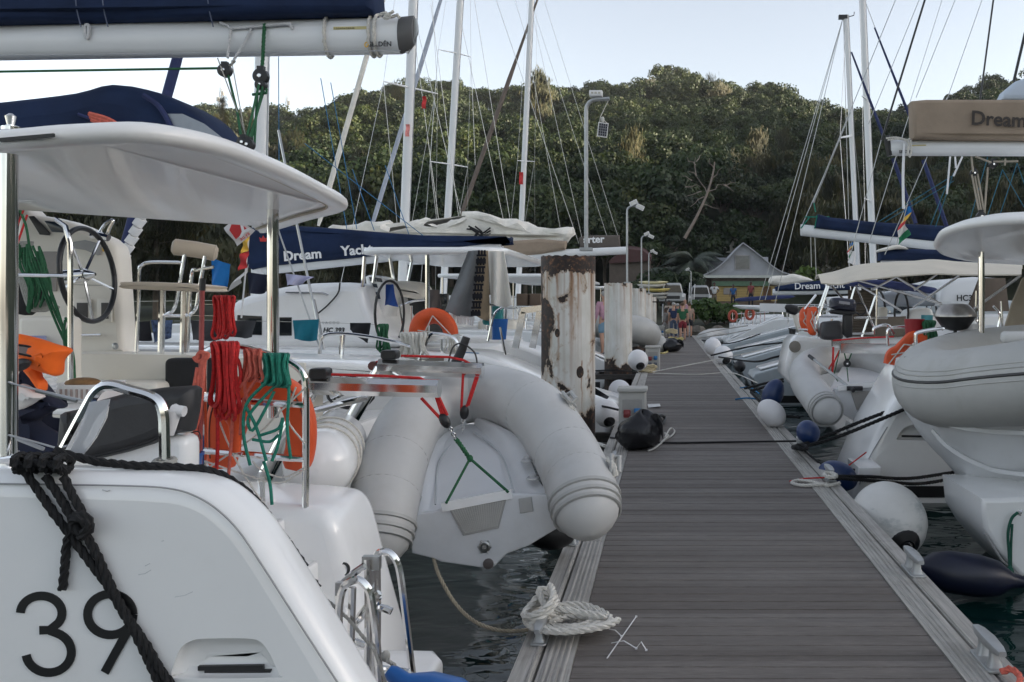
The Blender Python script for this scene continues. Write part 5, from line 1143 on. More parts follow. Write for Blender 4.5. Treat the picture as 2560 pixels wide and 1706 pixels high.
# the white flag with a red square that hangs under the hard top, and its courtesy flag
def flag(name, label, pts, y, mat, seed=0, amp=.02, cat='flag'):
    a, b_, c, d = [P(u, v, y) for u, v in pts]
    o = MB().sheet(lambda i, j: a.lerp(b_, i).lerp(d.lerp(c, i), j)+V((0, amp*math.sin(i*7+j*3+seed), 0)), 10, 10, .003).build(name, mat); return tag(o, label, cat)
fy = 9.2
fl = flag('flag', 'white flag with a red square and white letter under the hard top tip', ((541, 497), (585, 530), (546, 566), (514, 524)), fy, whitec)
m = MB(); m.slab([xz(u, v, fy) for u, v in ((541, 503), (572, 527), (546, 551), (531, 530))], at_y(fy-.04), .008, .002, 1); sq = m.build('red_square', redi, fl)
text('Y', P(543, 541, fy-.045), V((.75, 0, -.35)), V((.35, 0, .75)), .17, whitei, fl, 'letter', bold=.006)
text('au.ya', P(554, 554, fy-.05), V((.6, 0, .45)), V((-.45, 0, .6)), .06, redi, fl, 'small_letters')
# ---------------------------------------------------------------- inflatable dinghies
def tube_ring(path, r, n=22, taper=1.0):
    "closed inflated tube with domed ends; returns rings"
    fr = frames(path); return fr
def make_tube(m, path, r, dome=.24, n=24, droop=0):
    path = cr(path, 6); N = len(path); fr = frames(path); rings = []
    a0 = (path[0]-path[1]).normalized(); a1 = (path[-1]-path[-2]).normalized()
    if droop: a0 = (a0-UP*droop).normalized(); a1 = (a1-UP*droop).normalized()
    def ring(c, f, rr): return [c+(f[1]*math.cos(2*math.pi*j/n)+f[2]*math.sin(2*math.pi*j/n))*rr for j in range(n)]
    def fram(a, f): n1 = (f[1]-a*f[1].dot(a)).normalized(); return (a, n1, a.cross(n1))
    f0 = fram(-a0, fr[0]); f1 = fram(a1, fr[-1])
    rings = [ring(path[0]+a0*dome*q, f0, r*max(.04, math.sqrt(max(0, 1-q**2.2)))) for q in (1, .95, .86, .72, .55, .36, .18)]
    for i, p in enumerate(path): rings.append(ring(p, fr[i], r))
    rings += [ring(path[-1]+a1*dome*q, f1, r*max(.04, math.sqrt(max(0, 1-q**2.2)))) for q in (.18, .36, .55, .72, .86, .95, 1)]
    m.loft(rings); return path, fr
def band(m, c, f, r, w, h=.012, n=28):
    "raised rubber band round a tube"
    t = f[0]; m.loft([[c+t*dx+(f[1]*math.cos(2*math.pi*j/n)+f[2]*math.sin(2*math.pi*j/n))*(r+dh) for j in range(n)] for dx, dh in ((-w, -.004), (-w*.7, h), (w*.7, h), (w, -.004))], False, False)
def lug(m, c, nrm, up=UP, s=1.0):
    nrm = V(nrm).normalized(); a = nrm.cross(up).normalized(); c = V(c)
    m.slab(rrect(-.05*s, -.075*s, .05*s, .075*s, .02*s, 2), lambda x, y_, h: c+a*x+V(up)*y_+nrm*h, .02*s, .008, 2)
    m.tube([c+V(up)*.06*s+nrm*.01, c+V(up)*.05*s+nrm*.05*s, c-V(up)*.05*s+nrm*.05*s, c-V(up)*.06*s+nrm*.01], .016*s, 7)
dg = thing('dinghy', P(1100, 1300, 5.0), 'large grey inflatable dinghy with white floor hanging level beside the jetty edge', 'dinghy', 'inflatable dinghies on davits')
yr = lambda y: 5.2+(y-4.78)*.52
pth = [P(u, v, yr(y)) for u, v, y in ((872, 1200, 4.78), (892, 1112, 5.2), (915, 1035, 5.7), (950, 968, 6.2), (1012, 925, 6.75), (1087, 905, 7.05), (1167, 914, 6.8), (1236, 950, 6.3), (1289, 1023, 5.7), (1322, 1088, 5.2), (1342, 1142, 4.78))]
m = MB(); path, fr = make_tube(m, pth, .212, .27, 24, .45); m.build('tube', hypalon, dg)
m = MB(); a0 = ((path[0]-path[1]).normalized()-UP*.45).normalized(); a1 = ((path[-1]-path[-2]).normalized()-UP*.45).normalized()
for q, rr in ((.02, .211), (.075, .205), (.12, .196)):
    band(m, path[0]+a0*q, (-a0, (fr[0][1]-a0*fr[0][1].dot(a0)).normalized(), a0.cross((fr[0][1]-a0*fr[0][1].dot(a0)).normalized())), rr, .014, .010); band(m, path[-1]+a1*q, (a1, (fr[-1][1]-a1*fr[-1][1].dot(a1)).normalized(), a1.cross((fr[-1][1]-a1*fr[-1][1].dot(a1)).normalized())), rr, .014, .010)
m.builds('rubbing_band', hyp_dark, dg)
m = MB()
for i in (4, 10, 19, 41, 50, 56):
    if i < len(path): band(m, path[i], fr[i], .212, .0025, .0008)
m.builds('glued_seam', M('seam_shade', (.46, .46, .45), .6), dg)
# patch arcs on the tube ends
# transom
def d4(x, y, yy): u, v = z4(x, y); return P(u, v, yr(yy))
ty = yr(4.92)
tp = [(845, 1178), (925, 1132), (1000, 1128), (1062, 1098), (1512, 1008), (1770, 1012), (1840, 1080), (1830, 1222), (1625, 1345), (1480, 1400), (1400, 1482), (1330, 1492), (1050, 1452), (1000, 1430), (860, 1395)]
tpx = [xz(*z4(*p), ty) for p in tp]
MB().slab(tpx, lambda a, b, h: (a, ty+h, b), .05, .008, 2).build('transom', grp, dg)
# inner floor: lofted from the stern to the bow, slightly dished, with a raised side flange
Lp = [(845, 1178, 4.97), (866, 1000, 5.3), (868, 850, 5.65), (900, 740, 6.0), (1000, 610, 6.4), (1100, 545, 6.65), (1200, 508, 6.8)]
Rp = [(1768, 1012, 4.97), (1690, 925, 5.3), (1640, 800, 5.65), (1575, 670, 6.0), (1450, 575, 6.4), (1350, 530, 6.65), (1290, 505, 6.8)]
Lc = cr([d4(*p) for p in Lp], 3); Rc = cr([d4(*p) for p in Rp], 3); N = len(Lc)
def fl_(i, j):
    k = i*(N-1); a = int(min(N-2, k)); t = k-a; l = Lc[a].lerp(Lc[a+1], t); r_ = Rc[a].lerp(Rc[a+1], t); q = l.lerp(r_, j); e = min(j, 1-j)
    return q+V((0, 0, -.055*min(1, max(0, (e-.10)/.10))+.0*e))
MB().sheet(fl_, 24, 30, .012).build('floor', grp, dg)
# V hull under the floor, from transom to bow
secs = []
lows = [tpx[i] for i in range(7, 15)]
bow = d4(1245, 515, 6.85)
for t in (0, .25, .5, .75, .97):
    c = V((sum(p[0] for p in lows)/8, ty+.05, max(p[1] for p in lows)+.12)); ring = []
    for p in lows: q = V((p[0], ty+.045, p[1])); ring.append(q.lerp(bow+(q-c)*.35-V((0, 0, .05)), t**1.1))
    secs.append(ring)
MB().loft(secs, False, False, closed=False).build('hull_bottom', grp, dg)
m = MB(); a, b_ = P(*z4(1060, 1092), ty-.004), P(*z4(1517, 1003), ty-.004); m.bar([a, b_], .03, .055); m.build('transom_trim', gel, dg)
pan = lambda pts, name, mat, par, t=.01, y=ty: MB().slab([xz(*z4(*p), y) for p in pts], lambda a, b, h: (a, y-t+h, b), t+.002, .003, 1).build(name, mat, par)
gp = pan(((1108, 1106), (1478, 1042), (1430, 1228), (1200, 1278)), 'motor_pad', M('pad_grey', (.38, .37, .35), .6), dg)
m = MB()
for i in range(14):
    f_ = i/13; l = V(P(*z4(1120+85*f_, 1118+142*f_), ty-.012)); r_ = V(P(*z4(1462-38*f_, 1060+150*f_), ty-.012))
    K = 22
    for k in range(K):
        q = l.lerp(r_, (k+.5)/K); m.box(q, ((r_-l).length/K*.66, .006, .010), Matrix.Rotation(R(-9.5), 3, 'Y') if False else Matrix.Rotation(R(-10), 3, 'Y').inverted())
m.build('pad_studs', M('pad_light', (.50, .49, .46), .55), gp)
m = MB()
for p in ((1145, 1112), (1295, 1085), (1445, 1056), (1208, 1262), (1320, 1243), (1425, 1222)): m.lathe([(.008, 0), (.008, .006)], d4(*p, ty-.011), (0, -1, 0), 8)
m.build('pad_screws', blackp, gp)
pan(((1560, 1036), (1645, 1024), (1656, 1118), (1570, 1132)), 'rating_plate', M('plate_grey', (.42, .42, .41), .4, .3), dg)
m = MB(); c = P(*z4(1338, 1350), ty); m.lathe([(.036, 0), (.036, .01), (.025, .014), (.020, .006), (.012, .02), (.005, .02)], c, (0, -1, 0), 18); [m.tube([c+V((.034*math.cos(R(a)), -.008, .034*math.sin(R(a)))), c+V((.042*math.cos(R(a)), -.008, .042*math.sin(R(a))))], .006, 6) for a in range(0, 360, 60)]; m.build('drain_fitting', steel, dg)
m = MB(); m.lathe([(.032, 0), (.032, .010), (.016, .014)], P(*z4(1362, 1462), ty), (0, -1, 0), 18); m.build('drain_plug', M('plug_brown', (.10, .085, .08), .5), dg)
m = MB()
for p, yy in (((882, 920), 5.4), ((882, 1042), 5.1), ((1612, 795), 5.5), ((1650, 910), 5.2)):
    c = d4(*p, yy); m.slab(rrect(-.035, -.05, .035, .05, .02, 2), lambda a, b, h, c=c: c+V((a, b, h)), .012, .003, 1); m.lathe([(.022, .01), (.020, .03), (.008, .035)], c, UP, 12)
m.builds('deck_fitting', M('fitting_grey', (.45, .45, .45), .5), dg)
m = MB(); 
for sgn, p0, p1, p2 in ((1, (1160, 650), (1040, 800), (1015, 1080)), (1, (1265, 610), (1440, 750), (1530, 1000))):
    m.tube(cr([d4(*p0, 6.45)+V((0, 0, .012)), d4(*p1, 5.9)+V((0, 0, .004)), d4(*p2, 5.1)+V((0, 0, .004))], 8), .006, 6)
m.builds('floor_seam', M('floor_seam_grey', (.50, .52, .53), .6), dg)
m = MB(); lug(m, P(782, 1190, yr(4.9))+V((-.005, 0, 0)), (-1, -.2, .1)); lug(m, P(818, 1000, yr(5.75)), (-1, -.1, .3)); lug(m, P(1405, 1072, yr(4.95)), (1, -.1, .3), (0, .5, .8)); lug(m, P(1305, 920, yr(6.0)), (1, 0, .8), V((-.4, .8, .3)).normalized()); m.builds('grab_handle', hyp_dark, dg)
m = MB(); m.tube([P(*z4(948, 618), yr(6.2))+V((.0, 0, 0)), P(*z4(956, 600), yr(6.2))], .03, 10); m.build('valve', M('valve_grey', (.3, .3, .3), .5), dg)
m = MB(); m.rope(cr([d4(1800, 350, 6.2), d4(1870, 380, 6.0), d4(1900, 430, 5.9), d4(1920, 455, 5.85), d4(1890, 440, 5.85)], 4), .014); m.rope(cr([d4(2140, 780, 4.95), d4(2165, 800, 4.9), d4(2185, 850, 4.85), d4(2190, 890, 4.85)], 4), .02); m.builds('grab_line', whiter, dg)
br_ = thing('lifting_bridle', P(1080, 1150, 5.0), 'thin dark green lifting bridle forming a Y over the dinghy transom', 'rope'); m = MB()
kn = P(1080, 1054, 5.46); m.rope([P(1047, 1008, 5.42), kn], .016, .07); m.ell(kn, (.02, .02, .024), None, 8, 6); m.tube([kn, P(1025, 1157, 5.25)], .009, 6); m.tube([kn, P(1168, 1131, 5.25)], .009, 6); m.build('line', greend, br_)
rl = MB(); rl.rope(cr([P(996, 1284, 5.3), P(1010, 1325, 4.95), P(1045, 1385, 4.85), P(1090, 1428, 4.75), P(1150, 1449, 4.68), P(1212, 1448, 4.64), P(1232, 1440, 4.62)], 8), .011)
tag(rl.build('dinghy_line', M('tan_rope', (.30, .26, .19), .9, var=.2, vs=50)), 'worn tan rope drooping from the dinghy transom to the cleat on the jetty', 'rope')
# second dinghy, on the first right hand boat but one
dg2 = thing('dinghy', P(1950, 1000, 11.3), 'white inflatable dinghy hung from davits in the middle right, a paddle across it', 'dinghy', 'inflatable dinghies on davits')
q2 = lambda x, y: ((1900+x*.31884)/1.088, (600+y*.31884)/1.088)
pth = [P(*q2(*p), y) for p, y in (((430, 1260), 11.0), ((380, 1190), 11.35), ((300, 1095), 11.9), ((300, 1000), 12.7), ((400, 945), 13.4), ((600, 930), 13.9), ((800, 965), 13.5), ((1000, 1040), 12.6), ((1130, 1150), 11.7), ((1200, 1260), 11.0))]
pth = [P(1893, 935, 11.0), P(1876, 912, 11.3), P(1853, 880, 11.9), P(1850, 850, 12.7), P(1880, 830, 13.4), P(1945, 826, 13.9), P(2015, 842, 13.5), P(2085, 872, 12.6), P(2130, 905, 11.8), P(2150, 940, 11.0)]
m = MB(); path2, fr2 = make_tube(m, pth, .215, .26); m.build('tube', hypalon, dg2)
m = MB(); a0 = (path2[0]-path2[1]).normalized()
for q in (.02, .08, .13): band(m, path2[0]+a0*q, fr2[0], .213-.05*q, .014, .010)
m.build('rubbing_band', hyp_dark, dg2)
ty2 = 11.2; tp2 = [(1917, 893), (1945, 890), (2060, 880), (2130, 884), (2140, 940), (2070, 975), (1990, 985), (1925, 945)]
MB().slab([xz(u, v, ty2) for u, v in tp2], lambda a, b, h: (a, ty2+h, b), .06, .01, 2).build('transom', grp, dg2)
MB().slab([xz(u, v, ty2) for u, v in ((1955, 902), (2014, 896), (2004, 940), (1968, 942))], lambda a, b, h: (a, ty2-.012+h, b), .014, .004, 1).build('motor_pad', M('pad_grey_far', (.34, .33, .31), .6), dg2)
MB().slab([xz(u, v, ty2) for u, v in ((2030, 897), (2052, 895), (2052, 913), (2031, 914))], lambda a, b, h: (a, ty2-.01+h, b), .012, .003, 1).build('rating_plate', M('plate_grey_far', (.38, .38, .38), .5), dg2)
m = MB(); m.lathe([(.06, 0), (.05, .015), (.02, .03)], P(1984, 965, ty2), (0, -1, 0), 14); m.build('drain_fitting', steel, dg2)
MB().bar([P(1925, 893, ty2-.01), P(2060, 878, ty2-.01)], .05, .06).build('transom_trim', gel, dg2)
MB().sheet(lambda i, j: P(1905+(1935-1905)*i, 888-52*i, 11.25+2.3*i).lerp(P(2130-80*i, 884-42*i, 11.25+2.3*i), j)+V((0, 0, -.06)), 8, 8, .02).build('floor', grp, dg2)
m = MB(); lows = [tp2[i] for i in (4, 5, 6, 7)]; secs = []
bow2 = P(1960, 856, 13.4)
for t in (0, .4, .8, 1): secs.append([P(u, v, ty2+.05).lerp(bow2+V(((u-2030)*.002, 0, -.1)), t) for u, v in lows])
m.loft(secs, False, False, False); m.build('hull_bottom', grp, dg2)
pd = thing('paddle', P(1950, 905, 11.1), 'paddle with black grip lying diagonally across the white dinghy', 'paddle'); a, b_ = P(1862, 820, 12.2), P(1955, 893, 11.15)
MB().tube([a, b_], .02, 8).build('shaft', galv, pd); m = MB(); m.tube([a-(b_-a)*.03, a.lerp(b_, .1)], .026, 8); m.tube([b_, b_+(b_-a)*.06], .03, 8); m.tube([b_+V((-.05, 0, 0)), b_+V((.15, 0, -.0))], .03, 8); m.builds('grip', blackp, pd)
# third dinghy: bow towards the jetty, large at the right edge
dg3 = thing('dinghy', P(2290, 1165, 8.0), 'big grey inflatable dinghy with its bow towards the jetty at the right edge', 'dinghy', 'inflatable dinghies on davits')
r3 = .335
pth = PL((2760, 800, 9.3), (2450, 812, 9.3), (2280, 826, 9.2), (2180, 846, 8.8), (2136, 872, 8.15), (2165, 893, 7.6), (2270, 888, 7.2), (2450, 872, 6.6), (2760, 850, 6.0), (3100, 830, 5.6))
m = MB(); path3, fr3 = make_tube(m, pth, r3, .3, 30); m.build('tube', M('worn_grey_tube', (.42, .42, .405), .55, var=.08, vs=2, dirt=.5, dcol=(.27, .25, .21), ds=1.8, bump=.08, bs=120), dg3)
m = MB(); m2 = MB(); cc = V((XX(2500, 8.2), 8.2, 0))
for k, (dz, rad) in enumerate(((.07, .013), (.125, .008), (.16, .006), (.02, .005))):
    pl = []
    for i, p in enumerate(path3):
        side = fr3[i][0].cross(UP); side = V((side.x, side.y, 0)).normalized()
        if side.dot(V((p.x, p.y, 0))-cc) < 0: side = -side
        pl.append(p+side*math.sqrt(r3*r3-dz*dz)+UP*dz)
    (m if k else m2).tube(pl[8:], rad, 6)
m.build('rubbing_strip', hyp_dark, dg3); m2.build('black_welt', blackp, dg3)
def sec(un, vn, uk, vk, yn=7.25, yk=8.15, yf=9.05, k=8):
    n_, c, f_ = P(un, vn, yn), P(uk, vk, yk), P(un, vn, yn); f_.y = yf
    l = [n_.lerp(c, i/k)+V((0, -.07*math.sin(math.pi*i/k), -.05*math.sin(math.pi*i/k))) for i in range(k+1)]
    return l+[c.lerp(f_, i/k)+V((0, .07*math.sin(math.pi*i/k), -.05*math.sin(math.pi*i/k))) for i in range(1, k+1)]
secs = [sec(2128, 935, 2120, 950, 8.0, 8.15, 8.3), sec(2135, 950, 2145, 1000, 7.7, 8.15, 8.6), sec(2170, 960, 2182, 1070, 7.4, 8.15, 8.9), sec(2230, 968, 2230, 1130, 7.25), sec(2300, 972, 2292, 1168, 7.15), sec(2450, 972, 2450, 1190, 6.6, 7.6, 9), sec(3000, 965, 3000, 1230, 5.8, 6.9, 9)]
MB().loft(secs, False, True, False).build('hull_bottom', grp, dg3, .6)
m = MB()
for q in (.6, 3.6): m.bar(cr([s_[int(q)].lerp(s_[int(q)+1], q-int(q))+V((0, -.015, 0)) for s_ in secs[1:]], 4), .05, .035)
m.builds('spray_rail', grp, dg3)
m = MB(); m.slab(rrect(-.18, -.05, .18, .05, .04, 3), lambda a, b, h: P(2350, 778, 7.2)+V((a, b, h-.04)), .10, .035, 3); lug(m, P(2088, 838, 7.95), (-.8, -.5, .5)); m.builds('bow_pad', hypalon, dg3)
# ---------------------------------------------------------------- generic pieces for moored yachts
def wires(par, segs, r, mat, name='stay'):
    "each wire its own part"
    for a, b in segs: MB().tube([V(a), V(b)], r, 5).build(name, mat, par)
def rig(par, y, base, top_, r, furl=None, spreaders=(), fmat=None, chain=(), wire=steel, ext=1.0, fr_=.07, lazy=()):
    b, t = P(*base, y), P(*top_, y); t = b+(t-b)*ext
    n = 14; sec_ = [(math.cos(2*math.pi*i/n)*r*1.25, math.sin(2*math.pi*i/n)*r) for i in range(n)]
    ms = MB().loft([[p+V((s[0], s[1], 0)) for s in sec_] for p in (b, t)]).build('mast', alu, par)
    MB().bar([b+V((r*1.25, -r*.3, 0)), t+V((r*1.25, -r*.3, 0))], .03, .012, V((1, 0, 0))).build('mast_track', M('mast_track_grey', (.42, .43, .44), .5, .3) if 'mast_track_grey' not in MATS else MATS['mast_track_grey'], ms)
    tips = []
    for (ua, va, ub, vb, dy) in spreaders:
        mid = b+(t-b)*((P(0, (va+vb)/2, y).z-b.z)/(t.z-b.z)); pa, pb = P(ua, va, y-dy), P(ub, vb, y+dy)
        MB().tube([mid, pa], [.035, .018], 6).build('spreader', alu, par); MB().tube([mid, pb], [.035, .018], 6).build('spreader', alu, par); tips.append((pa, pb))
    for i, (pa, pb) in enumerate(tips): wires(par, [(pa, pb)] if False else [], .006, wire)
    for (u, v, dy) in chain:
        c = P(u, v, y+dy); last = c
        if tips and abs(dy) > .5:
            for pa, pb in tips[::-1]:
                q = pa if dy < 0 else pb; wires(par, [(last, q)], .0065, wire, 'shroud'); last = q
        wires(par, [(last, b+(t-b)*.98)], .0065, wire, 'shroud')
    if furl:
        f0, f1 = P(*furl[0], y), P(*furl[1], y); f2 = f0+(f1-f0)*ext
        MB().tube(cr([f0, f0.lerp(f2, .12), f0.lerp(f2, .5), f2], 6), [fr_*.5, fr_*.9]+[fr_]*10+[fr_*.7, fr_*.6, fr_*.5, fr_*.4, fr_*.4, fr_*.3, fr_*.3], 9).build('furled_sail', fmat or sailc, par)
    for a, c, d in lazy: wires(par, [(P(*a, y+d), P(*c, y+d*.3))], .005, MATS['blue_line'] if d else wire, 'lazy_jack')
    return ms
def boomset(par, y, ba, bb, r, bagpts=None, bagmat=None, t=.3, txt=None):
    a, b = P(*ba, y), P(*bb, y); n = 14
    bo = MB().loft([[p+V((0, r*.75*math.cos(2*math.pi*i/n), r*math.sin(2*math.pi*i/n))) for i in range(n)] for p in (a, b)]).build('boom', alu, par)
    if bagpts:
        ps_ = cr2([xz(u, v, y) for u, v in bagpts], 3) if len(bagpts) > 9 else [xz(u, v, y) for u, v in bagpts]
        bg = MB().slab(ps_, lambda p, q, h: (p, y-t/2+h+.03*math.sin(p*4+q*3), q), t, t*.25, 3).build('sail_bag', bagmat, par)
        return bo, bg
    return bo, None
def cat_body(par, y, xs, sg, beam=6.0, dz=.95, cz=1.95, bz=2.45, hullm=gel2, bim=gel2, hw=1.3, bx=(1.6, 4.8), wheel=True, steps=1.9):
    "two hulls, deck, coachroof, bimini; xs: stern tip, sg: direction of the bow along X"
    X = lambda s: xs+sg*s
    prof = [(-.03, .04), (.02, .13), (.25, .20), (steps*.55, .20+(dz-.2)*.52), (steps, dz-.02), (steps+.4, dz+.02), (5, dz+.04), (9, dz+.12), (11.5, dz+.2), (11.6, .4), (11.2, WATER-.3), (.5, WATER-.3)]
    for yy in (y, y+beam-hw):
        h = MB().slab([(X(a), b) for a, b in prof], at_y(yy), hw, .035, 2).build('hull', hullm, par)
        MB().slab([(X(.15), yy+.2), (X(steps+.3), yy+.2), (X(steps+.3), yy+hw-.2), (X(.15), yy+hw-.2)], lambda a, b, q: (a, b, .0+q+.20+(dz-.2)*max(0, (sg*(a-xs)-.25)/(steps-.25))), .03, .01, 1).build('stern_step', creamc if False else gel, h)
        MB().bx(X(.35), yy-.006, WATER+.04, X(11.2), yy+hw+.006, WATER+.20).build('boot_stripe', blackp, h)
    MB().slab([(X(2.6), y+hw), (X(9), y+hw), (X(9), y+beam-hw), (X(2.6), y+beam-hw)], lambda a, b, h: (a, b, .05+h), dz-.05, .04).build('bridge_deck', hullm, par)
    cp = [(5.0, dz), (4.9, cz), (5.6, cz+.06), (7.2, cz), (8.6, cz-.45), (9.6, dz+.05)]
    cr_ = MB().slab([(X(a), b) for a, b in cp], lambda a, b, h: (a, y+.55+h, b), beam-1.1, .16, 4).build('coachroof', hullm, par)
    for k in range(3): MB().slab([(X(5.25+k*1.15), dz+.35), (X(6.2+k*1.15), dz+.35), (X(6.2+k*1.15-.1*k), cz-.28-.16*k), (X(5.25+k*1.15), cz-.28-.10*k)], lambda a, b, h: (a, y+.55-.01+h, b), .02, .004, 1).build('window', glassd, cr_)
    if bz:
        MB().slab(rrect(min(X(bx[0]), X(bx[1])), y+.5, max(X(bx[0]), X(bx[1])), y+beam-.5, .5, 4), lambda a, b, h: (a, b, bz+h+.06*math.cos((b-y-beam/2)/beam*3)), .10, .04, 3).build('bimini', bim, par)
        for a, b in ((bx[0]+.25, .7), (bx[0]+.25, beam-.7), (bx[1]-.2, .7), (bx[1]-.2, beam-.7)): MB().tube([(X(a), y+b, dz-.1), (X(a), y+b, bz+.03)], .028, 8).build('post', chrome, par)
    m = MB()
    for yy in (y+.15, y+beam-.15):
        m.tube(cr([(X(2.5), yy, dz-.05), (X(2.5), yy, dz+.5), (X(2.7), yy, dz+.6), (X(4.4), yy, dz+.62)], 4), .016, 6)
        for s in (3.4, 4.4, 6, 7.8, 9.6, 11.2): m.tube([(X(s), yy, dz), (X(s), yy, dz+.64)], .014, 5)
        for zz in (.32, .62): m.tube([(X(4.4), yy, dz+zz), (X(11.2), yy, dz+zz+.1)], .005, 4)
    m.tube(cr([(X(2.45), y+.2, dz+.5), (X(2.45), y+hw, dz+.55), (X(2.5), y+hw, dz-.1)], 4), .016, 6); m.build('guard_rail', chrome, par)
    if wheel:
        wc_ = V((X(4.3), y+1.3, dz+.75)); w_ = MB().tube([wc_+V((sg*-.05*math.sin(R(t)), .36*math.cos(R(t)), .36*math.sin(R(t)))) for t in range(0, 360, 15)], .018, 6, closed=True).build('steering_wheel', blackp, par); m = MB()
        for k in range(5): m.tube([wc_, wc_+V((0, .36*math.cos(R(72*k+18)), .36*math.sin(R(72*k+18))))], .010, 5)
        m.build('spokes', chrome, w_); MB().slab(rrect(y+.9, dz-.2, y+1.75, dz+.95, .12, 3), lambda a, b, h: (X(4.42)+sg*h, a, b), .5, .06, 2).build('helm_console', hullm, par)
    MB().slab(rrect(min(X(2.9), X(4.0)), y+2.2, max(X(2.9), X(4.0)), y+beam-2.2, .1, 2), lambda a, b, h: (a, b, dz-.1+h), .35, .08, 2).build('cockpit_seat', cream, par)
# ---------------------------------------------------------------- second catamaran on the left (registration HC 393)
B = thing('catamaran', (-5, 15, WATER), 'second catamaran on the left, navy sail bag on its boom and laundry along its rails', 'catamaran', 'catamarans moored stern to the jetty')
yb = 12.3
hp = [(-900, 782), (300, 796), (600, 802), (900, 808), (1060, 812), (1110, 818), (1165, 838), (1240, 870), (1330, 902), (1410, 926), (1417, 940)]
hB = MB().slab(hullpoly(yb, hp, -13), at_y(yb), 1.3, .08, 3).build('near_hull', gel, B, 1.0)
MB().bar([P(250, 823, yb-.004), P(700, 826, yb-.004), P(1020, 826, yb-.004)], .045, .03, V((0, 1, 0))).build('rubbing_strake', M('taupe_strake', (.20, .17, .14), .6), hB)
MB().bar([P(1030, 808, yb+.1), P(1100, 812, yb+.1)], .03, .01).build('blue_line', MATS['blue_line'], hB)
MB().slab([xz(u, v, yb) for u, v in ((1345, 885), (1362, 888), (1400, 912), (1395, 918), (1350, 900))], at_y(yb-.006), .01, .002, 1).build('dark_inset', glassd, hB)
MB().slab(hullpoly(17.2, [(u+(v-696)*0, v) for u, v in ((400, 770), (1100, 775), (1180, 790), (1240, 810), (1300, 835))], -13), at_y(17.2), 1.3, .08, 3).build('far_hull', gel2, B, 1.0)
MB().slab([(-10, 13.6), (-3.2, 13.6), (-3.2, 17.2), (-10, 17.2)], lambda a, b, h: (a, b, .1+h), .8, .05).build('bridge_deck', gel2, B)
yc = 13.1
cpf = [(470, 800), (500, 735), (541, 690), (618, 666), (690, 653), (776, 649), (818, 651), (834, 660), (846, 700), (862, 738), (886, 772), (905, 800)]
cB = MB().slab(cr2([xz(u, v, yc) for u, v in cpf], 3), at_y(yc), 3.8, .14, 4).build('coachroof', gel, B)
for q in (((246, 700), (405, 708), (405, 832), (238, 826)), ((520, 715), (600, 715), (600, 835), (520, 835))): MB().slab([xz(*z5(*p), yc) for p in q], at_y(yc-.012), .016, .004, 1).build('window', glassd, cB)
text('HC 393', P(742, 764, yc-.006), (1, 0, 0), UP, .10, blacki, cB, 'registration', bold=.003, shear=.2); text('L A G O O', P(741, 745, yc-.006), (1, 0, 0), UP, .055, M('grey_lettering', (.35, .35, .36), .4), cB, 'builder_lettering')
MB().tube(PS(yc-.02, z5(560, 552), z5(800, 556), z5(840, 570)), .014, 6).build('handrail', chrome, cB); MB().tube(cr(PS(yc-.05, z5(915, 490), z5(900, 560), z5(830, 640), z5(770, 690)), 5), .013, 6).build('cable', blackp, cB)
# hard top, helm, seats
MB().slab(rrect(XX(818, 12.9), 12.8, XX(1162, 13.0), 17.4, .45, 5), lambda a, b, h: (a, b, 2.40+h+.05*math.cos((b-15.1)*.6)), .11, .05, 4).build('hard_top', gel, B)
for u0, v0, u1, v1, yy, r_ in ((982, 782, 982, 582, 12.95, .034), (833, 660, 838, 590, 13.0, .03), (858, 650, 866, 590, 13.6, .03), (905, 650, 896, 592, 14.4, .03), (935, 660, 948, 592, 15, .03), (1120, 760, 1122, 590, 16.5, .03)): MB().tube([P(u0, v0, yy), P(u1, v1, yy)], r_, 8).build('canopy_post', chrome, B)
hc2 = MB().slab(cr2([xz(*z5(*p), 13.6) for p in ((1075, 470), (1090, 442), (1130, 440), (1200, 470), (1225, 540), (1210, 640), (1190, 760), (1120, 640))], 3), at_y(13.6), .7, .06, 3).build('helm_console', gel, B)
for a in ((1105, 452, 1145, 482), (1150, 456, 1185, 486), (1125, 492, 1155, 522), (1130, 548, 1172, 596)): MB().slab([xz(*z5(*p), 13.6) for p in ((a[0], a[1]), (a[2], a[1]+4), (a[2]+8, a[3]), (a[0]+8, a[3]-4))], at_y(13.585), .02, .004, 1).build('instrument', screen, hc2)
MB().slab(cr2([xz(*z5(*p), 14.2) for p in ((1205, 500), (1260, 478), (1400, 482), (1460, 520), (1470, 580), (1440, 600), (1300, 580), (1210, 560))], 3), at_y(14.2), .6, .12, 3).build('helm_seat', cream, B)
MB().slab([xz(*z5(*p), 15) for p in ((1190, 560), (1600, 560), (1600, 830), (1190, 830))], at_y(15.2), .1, .02).build('saloon_door', glassd, B)
wc_ = P(*z5(1240, 690), 13.3); MB().tube([wc_+V((.14*math.cos(R(t)), .26*math.cos(R(t)), .5*math.sin(R(t)))) for t in range(0, 360, 15)], .02, 6, closed=True).build('steering_wheel', blackp, B)
rail(B, [[z5(1300, 640), z5(1310, 700), z5(1330, 830)], [z5(1310, 640), z5(1390, 610), z5(1470, 600)], [z5(1380, 640), z5(1380, 840)]], 13.8, .02, name='seat_frame')
rail(B, [[z5(1880, 870), z5(1920, 700), z5(1975, 648)], [z5(1900, 640), z5(1900, 860)], [z5(1960, 780), z5(1995, 960)], [z5(1580, 985), z5(1580, 860)]], 12.5, .018)
for dx in (0, 110):
    MB().bar(PS(12.6, z5(2060+dx, 915), z5(2110+dx, 680)), .09, .06, V((0, 1, 0))).build('davit_leg', chrome, B)
MB().bar(PS(12.6, z5(2100, 672), z5(2235, 655)), .09, .06, V((0, 1, 0))).build('davit_arm', chrome, B)
